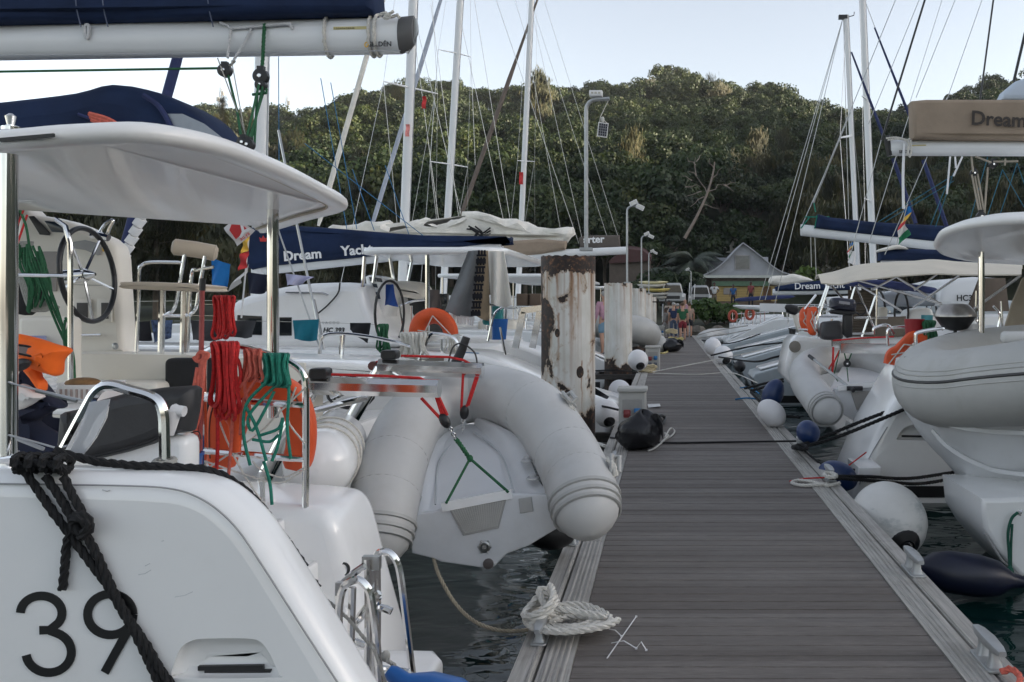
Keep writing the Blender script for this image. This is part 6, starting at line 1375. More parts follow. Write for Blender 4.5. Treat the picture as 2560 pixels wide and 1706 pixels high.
m = MB(); [m.slab([xz(*z5(*p), 12.9) for p in ((a, 560), (a+75, 560), (a+75, 640), (a, 640))], at_y(12.9), .3, .03, 2) for a in (2065, 2150)]
m.builds('cockpit_cushion', M('brown_cushion', (.12, .085, .06), .8), B)
# rig of boat B
yr_ = 15.3
rig(B, yr_, (593, 690), (603, 130), .10, ((275, 612), (392, 190)), (), navy2, (), steel, 2.6, .085)
bo, bgB = boomset(B, yr_, (598, 619), (1150, 560), .11, [(574, 536), (590, 524), (642, 519), (769, 526), (960, 541), (1150, 552), (1176, 545), (1172, 556), (1130, 562), (960, 578), (800, 596), (628, 612), (578, 616)], navy, .36)
for w_, u, v in (('Dream', 652, 600), ('Yacht', 785, 588), ('Charter', 905, 594)): text(w_, P(u, v, yr_-.205), V((1, 0, .085)), UP, .235, whitei, bgB, 'lettering', ext=.006, bold=.006)
m = MB(); c = P(605, 549, yr_-.2); cw_ = [(-.07, .03), (-.05, -.05), (.05, -.05), (.07, .03), (.03, 0), (0, .06), (-.03, 0)]; m.slab([(c.x+a, c.z+b) for a, b in cw_], at_y(yr_-.207), .02, .003, 1); m.build('crown_emblem', redi, bgB)
# striped lower end of the furled headsail
m = MB(); f0, f1 = P(275, 612, yr_), P(340, 470, yr_)
for k in range(6):
    a = f0.lerp(f1, .12+k*.14); b_ = f0.lerp(f1, .18+k*.14); m.tube([a+V((-.03, -.01, -.02)), b_+V((.03, -.01, .03))], .092, 9)
m.builds('white_spiral_stripe', whitec, B)
MB().slab([xz(u, v, yr_) for u, v in ((336, 470), (345, 452), (380, 455), (384, 466), (352, 488), (334, 494))], at_y(yr_-.1), .16, .03, 2).build('sail_clew', whitec, B)
wires(B, [(P(745, 822, 12.45), P(684, 524, 12.9)), (P(684, 524, 12.9), P(640, 300, 13.4))], .02, steel, 'shroud'); wires(B, [(P(735, 800, 12.45), P(642, 536, 12.9)), (P(642, 536, 12.9), P(600, 400, 13.4))], .012, steel, 'shroud')
m = MB(); m.tube([P(735, 770, 12.45), P(748, 830, 12.42)], [.02, .05], 8); m.tube([P(720, 690, 12.6), P(737, 770, 12.45)], .03, 8); m.builds('turnbuckle', steel, B)
for a, c in (((797, 527), (737, 180)), ((820, 527), (760, 190)), ((642, 520), (640, 130)), ((860, 530), (810, 390)), ((940, 540), (885, 380)), ((985, 552), (700, 330))): wires(B, [(P(*a, yr_), P(*c, yr_))], .007, MATS['blue_line'], 'lazy_jack')
m = MB(); m.bar(PS(12.4, (400, 738), (470, 736), (585, 738), (760, 742), (860, 746)), .006, .006); m.bar(PS(12.4, (300, 693), (560, 690)), .006, .006); m.builds('guard_wire', steel, B)
# laundry and gear on boat B
LG = 'laundry hung out on the second catamaran'
def hang(name, label, pts, y, mat, amp=.03, fold=9, cat='cloth', group=LG):
    a, b, c, d = [P(u, v, y) for u, v in pts]
    o = MB().sheet(lambda i, j: a.lerp(b, i).lerp(d.lerp(c, i), j)+V((0, amp*math.sin(i*fold+j*2)*(.3+j), amp*.4*math.sin(i*fold*.7+1)*j)), 14, 12, .008).build(name, mat); return tag(o, label, cat, group)
hang('shirt', 'teal shirt pegged to the guard wire below the registration lettering', [z5(*p) for p in ((606, 735), (775, 728), (770, 870), (612, 862))], 12.25, tealc, cat='shirt')
hang('shorts', 'black shorts pegged to the wire right of the registration lettering', [z5(*p) for p in ((980, 752), (1115, 752), (1100, 888), (975, 800))], 12.25, blackcl, cat='shorts')
hang('towel', 'long dark grey towel hung over the wire behind the red boat hook', [z5(*p) for p in ((-60, 735), (368, 738), (350, 840), (-60, 872))], 12.25, dgreyc, .05, 16, 'towel')
hang('towel', 'bright blue towel right of the cream helm seat headrest', [z5(*p) for p in ((75, 330), (195, 368), (165, 530), (65, 500))], 12.4, bluec, .05, 7, 'towel')
hang('towel', 'navy towel hung beside the white pennant', [z5(*p) for p in ((310, 420), (450, 440), (450, 545), (312, 570))], 12.4, navyc, .04, 9, 'towel')
hang('shirt', 'pale lilac shirt hung on the line under the navy sail bag', [z5(*p) for p in ((560, 430), (742, 452), (700, 480), (560, 515))], 12.6, lilac, .05, 9, 'shirt')
hang('shirt', 'black shirt hung behind the helm seat frame', [(302, 742), (345, 738), (346, 782), (304, 785)], 12.3, blackcl, .03, 6, 'shirt')
hang('swim_shorts', 'navy and white patterned shorts behind the helm seat legs', [(347, 736), (397, 736), (390, 775), (352, 790)], 12.3, M('pattern_cloth', (.06, .09, .17), .9, var=.9, vs=22), .03, 6, 'shorts')
hang('towel', 'large grey towel with fringe draped from the white hard top', [z5(*p) for p in ((1752, 282), (1830, 276), (1790, 715), (1592, 685))], 12.75, greyc, .06, 8, 'towel')
m = MB()
for k in range(24): q = P(*z5(1594+196*k/23, 686+30*k/23), 12.75); m.tube([q, q+V((rnd.uniform(-.02, .02), 0, -.12))], .008, 4)
tag(m.build('towel_fringe', whitec), 'white fringe along the lower hem of the large grey towel', 'fringe'); bpy.data.objects['towel_fringe'].parent = None
pt = hang('towel', 'tan towel with black figures beside the large grey towel', [z5(*p) for p in ((1822, 280), (1882, 280), (1890, 735), (1778, 705))], 12.7, M('tan_towel', (.26, .20, .13), .9, var=.15), .05, 6, 'towel')
m = MB()
for i in range(22):
    for j in range(3): q = P(*z5(1822+j*19-42*i/22, 292+i*19), 12.62-.02*j); m.box(q, (.06 if i % 2 else .03, .008, .03 if i % 3 else .07))
m.build('figures', blackcl, pt)
hang('towel', 'large white towel hanging right of the tan patterned towel', [z5(*p) for p in ((1880, 280), (1985, 285), (2045, 640), (1895, 640))], 12.7, M('white_towel', (.72, .69, .63), .9, var=.05), .06, 9, 'towel')
hang('towel', 'brown towel over the seat behind the steel canopy post', [z5(*p) for p in ((1475, 535), (1560, 535), (1580, 690), (1480, 700))], 13.6, browncl, .05, 8, 'towel')
hang('towel', 'royal blue cover over the helm of the second catamaran', [z5(*p) for p in ((1215, 500), (1265, 500), (1300, 640), (1195, 650))], 13.2, bluec if False else M('royal_cloth', (.01, .05, .22), .85), .08, 4, 'cover')
# buoys, ropes
def shoe(name, label, pts, y, rad=.05, flat=.8):
    m = MB(); m.tube(cr(PS(y, *pts), 5), rad, 10, flat=flat); t_ = thing('horseshoe_buoy', P(*pts[0], y), label, 'lifebuoy', 'orange horseshoe lifebuoys'); m.build('float', orange, t_)
    m = MB(); q = P(*pts[len(pts)//2], y)
    for a, b_ in ((pts[0], pts[len(pts)//2]), (pts[-1], pts[len(pts)//2]), (pts[1], pts[-1])): m.tube([P(*a, y-rad-.01), P(*b_, y-rad-.01)], .008, 5)
    m.build('strap', whiter, t_); return t_
shoe('horseshoe_buoy', 'orange horseshoe lifebuoy on the second catamaran below the grey towel', [z5(*p) for p in ((1425, 900), (1422, 800), (1450, 735), (1520, 705), (1590, 725), (1630, 780), (1640, 830))], 12.5, .13)
hank('rope_hank', 'thick white rope hank on the rail left of the clutch on the far davit', 922, 976, 768, 826, 8.05, whiter, .016, 9, 11)['group'] = 'rope hanks hung on the stern rail'
hank('rope_hank', 'small dark green hank hung above the far davit clutch', 872, 890, 748, 812, 12.0, greend, .014, 7, 12)
hank('rope_hank', 'thin pale coil hung on the rail above the dinghy bow', 1028, 1054, 775, 815, 8.1, whiter, .006, 7, 13)
o = MB(); o.tube(PS(7.9, (1047, 835), (1060, 808), (1072, 775)), [.045, .04, .035], 10); o.tube(cr(PS(7.85, (1030, 835), (1040, 800), (1060, 790), (1090, 810), (1098, 845)), 5), .008, 5); tag(o.build('grey_tube', charcoal), 'dark grey tube with black cables standing behind the far davit arm', 'tube')
bkt = MB().lathe([(.11, 0), (.14, .30), (.13, .30)], P(*z5(1950, 860), 12.7), UP, 16).build('bucket', bluep); tag(bkt, 'dark blue bucket on the deck below the large white towel', 'bucket')
bxx = MB().slab(rrect(-.14, -.12, .14, .12, .03, 2), lambda a, b, h: P(*z5(1915, 765), 12.9)+V((a, b, h)), .28, .04, 2).build('crate', M('teal_plastic', (.02, .22, .22), .5)); tag(bxx, 'teal plastic box standing on the stern below the white towel', 'box')
fp = thing('flagpole', P(*z5(270, 720), 12.5), 'thin flagpole with white and red pennants left of the navy bag', 'flagpole'); MB().tube(PS(12.5, z5(270, 720), z5(322, 150)), .012, 6).build('pole', whitep, fp)
MB().sheet(lambda i, j: P(*z5(318-8*i, 370+30*i), 12.5).lerp(P(*z5(175+90*i, 548-120*i+60*i), 12.5), j)+V((0, .05*math.sin(j*7), 0)), 6, 12, .004).build('white_pennant', whitec, fp)
MB().sheet(lambda i, j: P(*z5(320-40*i, 170+20*i+110*j), 12.45)+V((-.02*j, .03*math.sin(j*8+i*4), 0)), 6, 10, .004).build('yellow_pennant', yeli, fp); MB().sheet(lambda i, j: P(*z5(316-50*i, 280+20*i+110*j), 12.45)+V((-.03*j, .03*math.sin(j*8+i*4), 0)), 6, 10, .004).build('red_pennant', redi, fp)
# ---------------------------------------------------------------- the boats behind on the left
zm = lambda x, y: (643.4+.3751*x, .3751*y)
def boat(label, y, xs, **k):
    o = thing('catamaran', (xs, y+3, WATER), label, 'catamaran', 'catamarans moored stern to the jetty'); k.pop('nobody', None); cat_body(o, y, xs, **k); return o
C = boat('white catamaran behind the nearest pile, crumpled white sail along its boom', 22.5, -1.35, sg=-1, beam=6.2, cz=1.85, bz=2.35)
rig(C, 25.5, (924, 680), zm(800, 470), .115, (zm(235, 1385), zm(630, 0)), ((*zm(635, 500), *zm(965, 575), 1.0),), sailc, ((760, 760, -2.9), (1000, 745, 2.9)), steel, 2.3, .075)
_, sg_ = boomset(C, 25.5, (930, 600), (1330, 588), .12, [zm(*p) for p in ((310, 1395), (480, 1378), (660, 1355), (700, 1385), (900, 1340), (960, 1365), (1110, 1345), (1125, 1295), (1250, 1312), (1400, 1350), (1480, 1350), (1560, 1390), (1640, 1410), (1800, 1400), (1760, 1490), (1640, 1500), (1300, 1500), (800, 1480), (330, 1450))], sailc, .7)
sg_.name = 'furled_mainsail'
# rumple the heaped sail
for vert in sg_.data.vertices:
    c = vert.co; c.y += .10*math.sin(c.x*5.1+c.z*9)+.06*math.sin(c.x*13+c.z*4); c.z += .05*math.sin(c.x*7.3+c.y*6)
m = MB()
for k in range(5): m.tube(cr([P(*zm(1160+rnd.uniform(-20, 40), 1390+rnd.uniform(-5, 20)), 25.1), P(*zm(1220+rnd.uniform(-30, 30), 1440+rnd.uniform(-30, 10)), 25.05), P(*zm(1200+rnd.uniform(-20, 80), 1470), 25.05), P(*zm(1290, 1400+rnd.uniform(-10, 40)), 25.1)], 5), .025, 5)
m.build('black_sail_tie', blackr, C)
_, bc = boomset(C, 24.2, (1080, 592), (1440, 576), .11, [zm(*p) for p in ((1300, 1505), (1400, 1480), (1600, 1465), (1760, 1480), (1750, 1530), (1600, 1560), (1400, 1575), (1250, 1570))], tan, .4); text('r', P(*zm(1345, 1540), 23.98), (1, 0, 0), UP, .3, whitei, bc)
D = boat('white catamaran beyond the second pile with a bare second mast', 33.0, -1.3, sg=-1, beam=6.2)
rig(D, 36, (1018, 690), (1048, 170), .12, (zm(560, 1395), zm(985, 0)), ((*zm(970, 305), *zm(1170, 350), 1.2), (*zm(920, 990), *zm(1150, 1025), 1.4)), M('pale_blue_sail', (.42, .46, .54), .8, var=.1), ((960, 745, -3), (1075, 735, 3)), steel, 2.0, .09)
_, bd = boomset(D, 36, (1060, 585), (1425, 578), .13, [(1330, 548), (1345, 542), (1424, 541), (1426, 572), (1400, 576), (1335, 570)], M('taupe_canvas', (.105, .090, .078), .9, var=.1), .4); text('arter', P(1341, 559, 35.78), (1, 0, .04), UP, .42, whitei, bd, ext=.01, bold=.012)
E = boat('distant white catamaran beyond the third pile on the left', 45.5, -1.6, sg=-1, beam=5.6)
rig(E, 48, (1190, 690), (1219, 60), .125, (zm(1110, 1320), zm(1495, 230)), ((*zm(1455, 985), *zm(1560, 990), 1.4),), M('brown_furled_sail', (.16, .13, .11), .9), ((1150, 735, -2.6), (1230, 730, 2.6)), steel, 1.8, .12)
# more standing rigging seen against the hill (belongs to those three masts)
for par, y, L_ in ((C, 25.5, (((945, 30), (1015, 560)), ((990, 10), (1080, 700)), ((946, 10), (1075, 560)), ((1000, 216), (945, 520)), ((881, 187), (915, 540)))), (D, 36, (((1055, 30), (1165, 545)), ((1082, 131), (1092, 380)), ((1007, 114), (988, 371)), ((988, 371), (1005, 520)), ((1075, 384), (1050, 520)), ((1090, 0), (1180, 555)), ((1140, 0), (1330, 560)))), (E, 48, (((1225, 40), (1340, 560)), ((1228, 371), (1205, 520)), ((1222, 10), (1400, 560)), ((1250, 0), (1425, 560)), ((1215, 120), (1290, 540)), ((1183, 0), (1210, 90))))):
    wires(par, [(P(*a, y), P(*b_, y)) for a, b_ in L_], .0085 if y < 30 else .011, steel, 'halyard')
for par, y, c1 in ((C, 25.2, (936, 300)), (E, 47.6, (1197, 410)), (C, 24.8, (974, 236))):
    o = MB().sheet(lambda i, j: P(c1[0]-4+9*i, c1[1]-14+28*j, y)+V((0, .05*math.sin(j*6), 0)), 4, 8, .01); o.build('signal_flag', redi if c1[0] != 936 else M('red_white_flag', (.6, .2, .18), .8, var=.8, vs=3), par)
MB().tube([P(660, 560, 40), P(662, 560, 40)], .001, 4) if False else None
# ---------------------------------------------------------------- right hand boats
z7 = lambda x, y: ((1900+x*.31884)/1.088, (600+y*.31884)/1.088)
z8 = lambda x, y: ((1960+x*.45)/1.088, (1000+y*.45)/1.088)
zs = lambda x, y: ((1600+x*.40816)/1.088, (y*.40816)/1.088)
zc = lambda x, y: ((1640+x*.21688)/1.088, (560+y*.21688)/1.088)
CG = 'catamarans moored stern to the jetty'
Rn = thing('catamaran', (5, 8.5, WATER), 'nearest catamaran on the right, with taupe sail bag on its boom above the kettle grill', 'catamaran', CG)
# far hull wedge with the recess
yw = 9.9
wp = [(1955, 1160), (1957, 1132), (1966, 1100), (1983, 1058), (2006, 1000), (2030, 955), (2056, 912), (2080, 870), (2110, 840), (2200, 822), (3200, 800), (4200, 790)]
pw = cr2([xz(u, v, yw) for u, v in wp], 3, False); pw += [(pw[-1][0], WATER-.3), (pw[0][0]+.05, WATER-.3)]
wd = MB().slab(pw, at_y(yw-.12), 1.3, .10, 4, .10).build('far_hull', gel, Rn, 1.0)
rc2 = [z8(*p) for p in ((610, 205), (640, 155), (690, 130), (770, 132), (800, 160), (828, 205), (800, 214), (640, 210))]
cutter = MB().slab(cr2([xz(u, v, yw) for u, v in rc2], 3), lambda a, b, h: (a, yw-.16+h, b-.25*max(0, h-.04)), .14, .05, 4, 0).build('cutter', gel); cut(wd, cutter)
MB().bar(PS(yw-.06, z8(655, 201), z8(790, 203)), .02, .03, V((0, 1, 0))).build('vent_slot', blackp, wd)
MB().bx(XX(1990, yw)+.06, yw-.128, ZZ(1138, yw), 14, yw-.1, ZZ(1112, yw)).build('boot_stripe', blackp, wd)
MB().tube(cr(PS(yw-.115, z8(575, 150), z8(470, 330), z8(420, 470)), 5), .006, 6).build('trim_groove', MATS['groove_grey'], wd)
pf2 = MB().slab([xz(*p, 9.6) for p in ((1958, 1062), (1958, 1086), (2010, 1086), (2010, 1062))], at_y(9.3), .55, .02).build('step_pad', gel, Rn)
# near hull with platform and boarding ladder
yn_ = 6.9
npf = [(2255, 1146), (2258, 1180), (2262, 1215), (2290, 1262), (2330, 1310), (2420, 1400), (2600, 1480), (3500, 1500), (3500, 1040), (2700, 1060), (2420, 1140), (2300, 1146)]
MB().slab([xz(u, v, yn_) for u, v in npf], at_y(yn_), 1.0, .035, 3).build('near_hull', gel, Rn, 1.0)
MB().tube(PS(yn_-.004, (2262, 1225), (2300, 1285), (2353, 1335)), .01, 6).build('hull_crease', MATS['groove_grey'], Rn)
m = MB(); m.tube([P(*z8(1210, 575), 7.0), P(*z8(1325, 625), 6.9)], .02, 8); m.tube([P(*z8(1210, 600), 7.0), P(*z8(1212, 565), 7.0)], .03, 8); m.tube([P(*z8(1300, 600), 6.95), P(*z8(1300, 640), 6.9)], .025, 8); m.tube([P(*z8(1215, 590), 7.2), P(*z8(1400, 660), 7.1)], .018, 8); m.builds('boarding_ladder', chrome, Rn)
gl_ = MB(); gl_.tube(cr(PS(6.85, z8(1300, 625), z8(1265, 660), z8(1245, 740), z8(1250, 850), z8(1255, 960), z8(1250, 985)), 5), .012, 6); gl_.tube(cr(PS(6.85, z8(1268, 690), z8(1262, 800), z8(1260, 950)), 4), .010, 6); gl_.ell(P(*z8(1255, 965), 6.84), (.035, .03, .06), None, 9, 7)
tag(gl_.build('green_line', M('bottle_green_rope', (.015, .09, .06), .85, var=.2)), 'dark green line knotted and hanging over the near right hull into the water', 'rope')
# canopy of the near right boat
yk = 8.6
E = [(2145, 566, 8.3), (2160, 545, 8.0), (2210, 528, 7.7), (2300, 517, 7.5), (2450, 512, 7.4), (2700, 515, 7.3), (3000, 560, 9), (2900, 612, 10.6), (2500, 618, 10.6), (2353, 610, 10.4), (2230, 602, 10.0), (2170, 590, 9.2), (2148, 578, 8.6)]
lp = cr(PL(*E), 4, True)
def ins2(d, dz): return [V((a, b, q.z+dz)) for (a, b), q in zip(inset([(p.x, p.y) for p in lp], d), lp)]
ht2 = MB().loft([ins2(.2, .03), ins2(.12, .02), ins2(.09, .0), ins2(.03, .0), ins2(0, .03), ins2(.02, .07), ins2(.1, .1), ins2(.3, .13)]).build('hard_top', MATS['canopy_gelcoat'], Rn, 9)
MB().tube([P(2255, 772, 9.0), P(2255, 570, 9.0)], .033, 12).build('canopy_post', chrome, Rn)
m = MB(); m.lathe([(.09, 0), (.09, -.01), (.04, -.015)], P(2255, 570, 9.0), UP, 16); m.build('post_flange', gel2, ht2)
# boom, bag
ybm = 9.2
bo, bg = boomset(Rn, ybm, (2044, 340), (3300, 345), .085, None)
MB().slab([xz(u, v, ybm) for u, v in ((2086, 240), (2088, 325), (2110, 323), (2200, 326), (3200, 330), (3200, 236), (2353, 237), (2120, 236))], lambda a, b, h: (a, ybm-.16+h+.025*math.sin(a*5+b*3), b), .2, .04, 3).build('sail_bag', tan, Rn)
bgR = Rn.children[-1] if False else bpy.data.objects[[o.name for o in bpy.data.objects if o.name.startswith('sail_bag') and o.parent == Rn][0]]
text('Dream', P(2230, 286, ybm-.21), (1, 0, -.05), UP, .205, brown, bgR, bold=.004)
text('SELD\u00c9N', P(2066, 352, ybm-.068), (1, 0, 0), UP, .04, blacki, bo, 'maker_lettering', bold=.001); MB().bar(PS(ybm-.068, (2092, 335), (2128, 334)), .012, .004, V((0, 1, 0))).build('scale_tape', MATS['tape_yellow'], bo)
MB().slab([xz(u, v, ybm) for u, v in ((2032, 315), (2042, 312), (2048, 358), (2040, 360))], at_y(ybm-.06), .12, .02).build('boom_end_cap', blackp, bo)
m = MB()
for pth in (((2036, 318), (2060, 316), (2085, 322), (2090, 318)), ((2040, 322), (2070, 320), (2088, 330), (2084, 358)), ((2092, 325), (2094, 345), (2090, 362), (2086, 340), (2094, 322))): m.rope(cr(PS(ybm-.12, *pth), 4), .010)
m.builds('lashing', whiter, bo)
MB().slab([xz(u, v, ybm) for u, v in ((2290, 236), (2300, 215), (2330, 190), (2380, 172), (2700, 160), (2700, 240))], at_y(ybm-.10), .2, .06, 3).build('mainsail', M('blue_white_sail', (.50, .56, .64), .7, var=.05), Rn)
for u, v in ((2258, 500), (2280, 410), (2246, 432), (2238, 395)): pass
block(P(2254, 498, 9.0), .05, Rn); block(P(2238, 398, 9.1), .04, Rn); block(P(2282, 378, 9.1), .042, Rn)
m = MB()
for a, b in (((2233, 402), (2251, 492)), ((2240, 405), (2256, 492)), ((2270, 385), (2262, 492)), ((2246, 400), (2262, 490)), ((2232, 360), (2236, 395)), ((2241, 360), (2278, 374)), ((2282, 372), (2340, 371), ), ((2310, 366), (2309, 380))): m.tube([P(*a, 9.08), P(*b, 9.02)], .010, 6)
m.builds('mainsheet', M('beige_sheet', (.33, .29, .23), .85), Rn)
for a, b in (((2078, 330), (2076, 480)), ): MB().tube(cr([P(*a, 9.1), P(2075, 400, 9.1), P(*b, 9.1)], 3), .014, 6).build('white_strop', whitei, Rn)
# loose things on the near right boat
kg = thing('kettle_grill', P(2195, 760, 9.3), 'round metal kettle barbecue with domed lid clamped on the stern rail', 'barbecue'); c = P(2195, 727, 9.3)
MB().lathe([(.05, -.155), (.13, -.13), (.20, -.03), (.215, 0)], c, UP, 26).build('bowl', blackp, kg); MB().lathe([(.225, -.005), (.225, .012), (.19, .07), (.14, .125), (.06, .14), (.02, .142)], c, UP, 26).build('lid', M('worn_lid', (.36, .34, .32), .32, .85, var=.3, vs=7), kg)
m = MB(); m.tube([c-V((0, 0, .15)), c-V((0, 0, .26))], .02, 8); m.box(c+V((-.0, 0, -.2)), (.05, .05, .05)); m.build('stem', blackp, kg)
rail(Rn, [[z7(1225, 830), z7(1220, 760), z7(1245, 725), z7(1420, 695), z7(1440, 705)], [z7(1410, 820), z7(1425, 770), z7(1500, 745), z7(1590, 745), z7(1640, 780)]], 9.2, .02)
rail(Rn, [[z7(1005, 830), z7(1000, 720), z7(1040, 690), z7(1150, 680)], [z7(890, 740), z7(900, 690), z7(1000, 670), z7(1050, 740)]], 10.5, .018)
hs = shoe('horseshoe_buoy', 'orange horseshoe lifebuoy half hidden behind the big right dinghy', [z7(*p) for p in ((1010, 975), (1030, 900), (1080, 870), (1130, 820), (1200, 760), (1300, 800), (1350, 850))], 10.2, .08)
rb = thing('bucket', P(*z7(1215, 735), 10.3), 'small red bucket hung on the rail beside the kettle barbecue', 'bucket'); MB().lathe([(.10, -.14), (.12, .12), (.11, .12)], P(*z7(1212, 700), 10.3), UP, 16).build('tub', M('red_bucket', (.30, .015, .02), .45), rb)
hk = hank('rope_hank', 'dark green hank hung on the rail left of the kettle barbecue', z7(1290, 0)[0], z7(1360, 0)[0], z7(0, 640)[1], z7(0, 800)[1], 10.2, greend, .013, 9, 21); hang('towel', 'turquoise towel on the rail behind the kettle barbecue', [z7(*p) for p in ((1265, 590), (1355, 590), (1355, 660), (1268, 650))], 10.6, M('turquoise_cloth', (.08, .30, .33), .9), .02, 6, 'towel', 'towels on the right hand boats')
# ---------------------------------------------------------------- second boat on the right: cream bimini, outboard
S2 = thing('catamaran', (6, 15, WATER), 'catamaran on the right under a cream fabric bimini with crossed steel frame', 'catamaran', CG); y2 = 13.6
st2 = [z7(*p) for p in ((190, 1060), (205, 950), (240, 800), (290, 752), (380, 758), (430, 770))]
pw = [xz(*p, y2+1.2) for p in st2]+[(14, .75), (14, WATER-.3), (pw[0][0]+.3 if False else XX(1960, y2+1.2), WATER-.3)]
MB().slab(pw, at_y(y2+1.2), 1.0, .08, 3).build('near_hull', gel, S2, 1.0)
m = MB(); m.lathe([(.10, 0), (.10, -.012), (.03, -.02)], P(*z7(273, 838), y2+1.19), (0, 1, 0), 18); m.build('round_hatch', M('hatch_taupe', (.26, .24, .21), .5), S2)
MB().slab([xz(u, v, 12.4) for u, v in ((1980, 1010), (1982, 990), (2110, 965), (2500, 900), (2500, 1040), (1995, 1040))], at_y(12.4), 1.2, .05).build('swim_platform', gel, S2); MB().bx(XX(1985, 12.4), 12.394, ZZ(1030, 12.4), 10, 12.45, ZZ(1012, 12.4)).build('boot_stripe', blackp, S2)
MB().slab([xz(u, v, 15.5) for u, v in ((1890, 790), (1895, 745), (1960, 728), (2700, 725), (2700, 900), (1890, 900))], at_y(15.5), 3, .08).build('cockpit_tub', gel2, S2)
MB().bar(PS(12.9, z7(565, 815), z7(1130, 790)), .10, .12).build('davit_arm', chrome, S2); MB().bar(PS(11.8, z7(630, 850), z7(1140, 855)), .10, .13).build('davit_arm', chrome, S2)
m = MB(); m.tube(PS(12.6, z7(575, 840), z7(572, 940), z7(565, 1050)), .015, 6); m.tube(PS(12.2, z7(625, 865), z7(580, 960), z7(565, 1040)), .012, 6); m.tube(PS(12.8, z7(575, 790), z7(800, 770), z7(1050, 760)), .012, 6); m.tube(PS(12.2, z7(570, 960), z7(530, 1030)), .012, 5); m.builds('red_falls', redr, S2)
block(P(*z7(682, 970), 12.1), .05, S2); m = MB(); m.tube(PS(12.1, z7(660, 880), z7(680, 960)), .010, 5); m.tube(PS(12.1, z7(720, 885), z7(690, 960)), .010, 5); m.tube(PS(12.1, z7(682, 1000), z7(695, 1140)), .008, 5); m.tube(PS(12.1, z7(625, 870), z7(580, 1060), z7(640, 1160)), .008, 5); m.builds('green_falls', greend, S2)
# bimini
bt = [z7(*p) for p in ((430, 308), (600, 255), (760, 205), (1000, 185), (1200, 178), (1350, 165), (1600, 190), (2060, 225))]
bb_ = [z7(*p) for p in ((480, 340), (620, 352), (760, 322), (1050, 290), (1200, 278), (1390, 268), (1600, 276), (2050, 275))]
tc = cr([P(u, v, 15.6) for u, v in bt], 4); bc_ = cr([P(u, v, 13.3) for u, v in bb_], 4)
MB().sheet(lambda i, j: (lambda k: tc[k].lerp(bc_[k], j)+V((0, 0, .16*math.sin(math.pi*j)*.6)))(round(i*(len(tc)-1))), len(tc)-1, 8, .02).build('bimini', creamc, S2)
for a, b in (((750, 360), (895, 690)), ((745, 370), (690, 560)), ((545, 350), (440, 660)), ((530, 350), (470, 520)), ((770, 320), (1420, 500)), ((1070, 290), (1440, 520)), ((1390, 268), (1210, 395)), ((1555, 285), (1200, 530)), ((770, 350), (1110, 560)), ((560, 360), (700, 520)), ((910, 430), (800, 760)), ((915, 385), (912, 680)), ((440, 430), (350, 545)), ((740, 612), (1000, 612)), ((720, 735), (890, 735)), ((1070, 290), (880, 390))): MB().tube(PS(13.4, z7(*a), z7(*b)), .018, 6).build('bimini_frame', chrome, S2)
m = MB(); m.sheet(lambda i, j: P(*z7(690+220*i, 395+365*j), 14.3), 4, 20, .02); dp = m.build('dodger_panel', M('ribbed_taupe', (.17, .14, .11), .85), S2)
m = MB()
for k in range(17): m.tube(PS(14.28, z7(690, 405+k*21), z7(910, 405+k*21)), .012, 5)
m.build('ribs', M('rib_taupe', (.12, .10, .08), .85), dp)
MB().slab([xz(*z7(*p), 14.0) for p in ((905, 612), (1150, 600), (1150, 760), (910, 770))], at_y(14.0), .2, .04).build('weather_cloth', MATS['ribbed_taupe'], S2)
for u, v in ((1110, 570), (925, 560)):
    wc_ = P(*z7(u, v), 15); w_ = MB().tube([wc_+V((.20*math.cos(R(t)), .3*math.cos(R(t)), .36*math.sin(R(t)))) for t in range(0, 360, 18)], .02, 6, closed=True).build('steering_wheel', blackp, S2)
MB().slab(cr2([xz(*z7(*p), 15.2) for p in ((930, 540), (1000, 532), (1000, 600), (940, 605))], 3), at_y(15.2), .3, .05).build('helm_seat', cream, S2); MB().slab(cr2([xz(*z7(*p), 15.3) for p in ((1160, 570), (1240, 538), (1350, 545), (1360, 680), (1180, 690))], 3), at_y(15.3), .5, .06).build('console', gel2, S2)
ob = thing('outboard_motor', P(*z7(650, 770), 13.0), 'black outboard motor with rounded cowling clamped on the stern rail', 'outboard motor'); yo = 12.95
MB().slab(cr2([xz(*z7(*p), yo) for p in ((553, 470), (590, 452), (690, 462), (742, 478), (745, 545), (720, 560), (560, 540), (550, 510))], 3), at_y(yo-.13), .28, .07, 4).build('cowling', M('dark_navy_cowl', (.018, .02, .035), .3), ob)
MB().slab(cr2([xz(*z7(*p), yo) for p in ((560, 545), (745, 562), (735, 580), (690, 590), (560, 580))], 2), at_y(yo-.1), .2, .03, 2).build('midsection', blackp, ob); MB().slab([xz(*z7(*p), yo) for p in ((650, 580), (725, 580), (722, 760), (680, 770), (645, 740))], at_y(yo-.06), .12, .03).build('leg', blackp, ob)
m = MB(); m.tube(cr(PS(yo, z7(745, 500), z7(800, 500), z7(830, 560), z7(790, 590), z7(745, 560)), 4), .012, 5); m.build('cable', blackp, ob); MB().bar(PS(yo-.135, z7(620, 488), z7(705, 500)), .04, .006, V((0, 1, 0))).build('lettering', M('grey_decal', (.25, .25, .27), .4), ob)
tk = MB().slab(cr2([xz(*z7(*p), 13.2) for p in ((485, 660), (540, 640), (640, 645), (645, 770), (560, 785), (480, 770))], 3), at_y(13.1), .3, .06).build('fuel_tank', M('dark_grey_tank', (.05, .05, .055), .5)); tag(tk, 'dark grey fuel tank strapped below the black outboard motor', 'fuel tank')
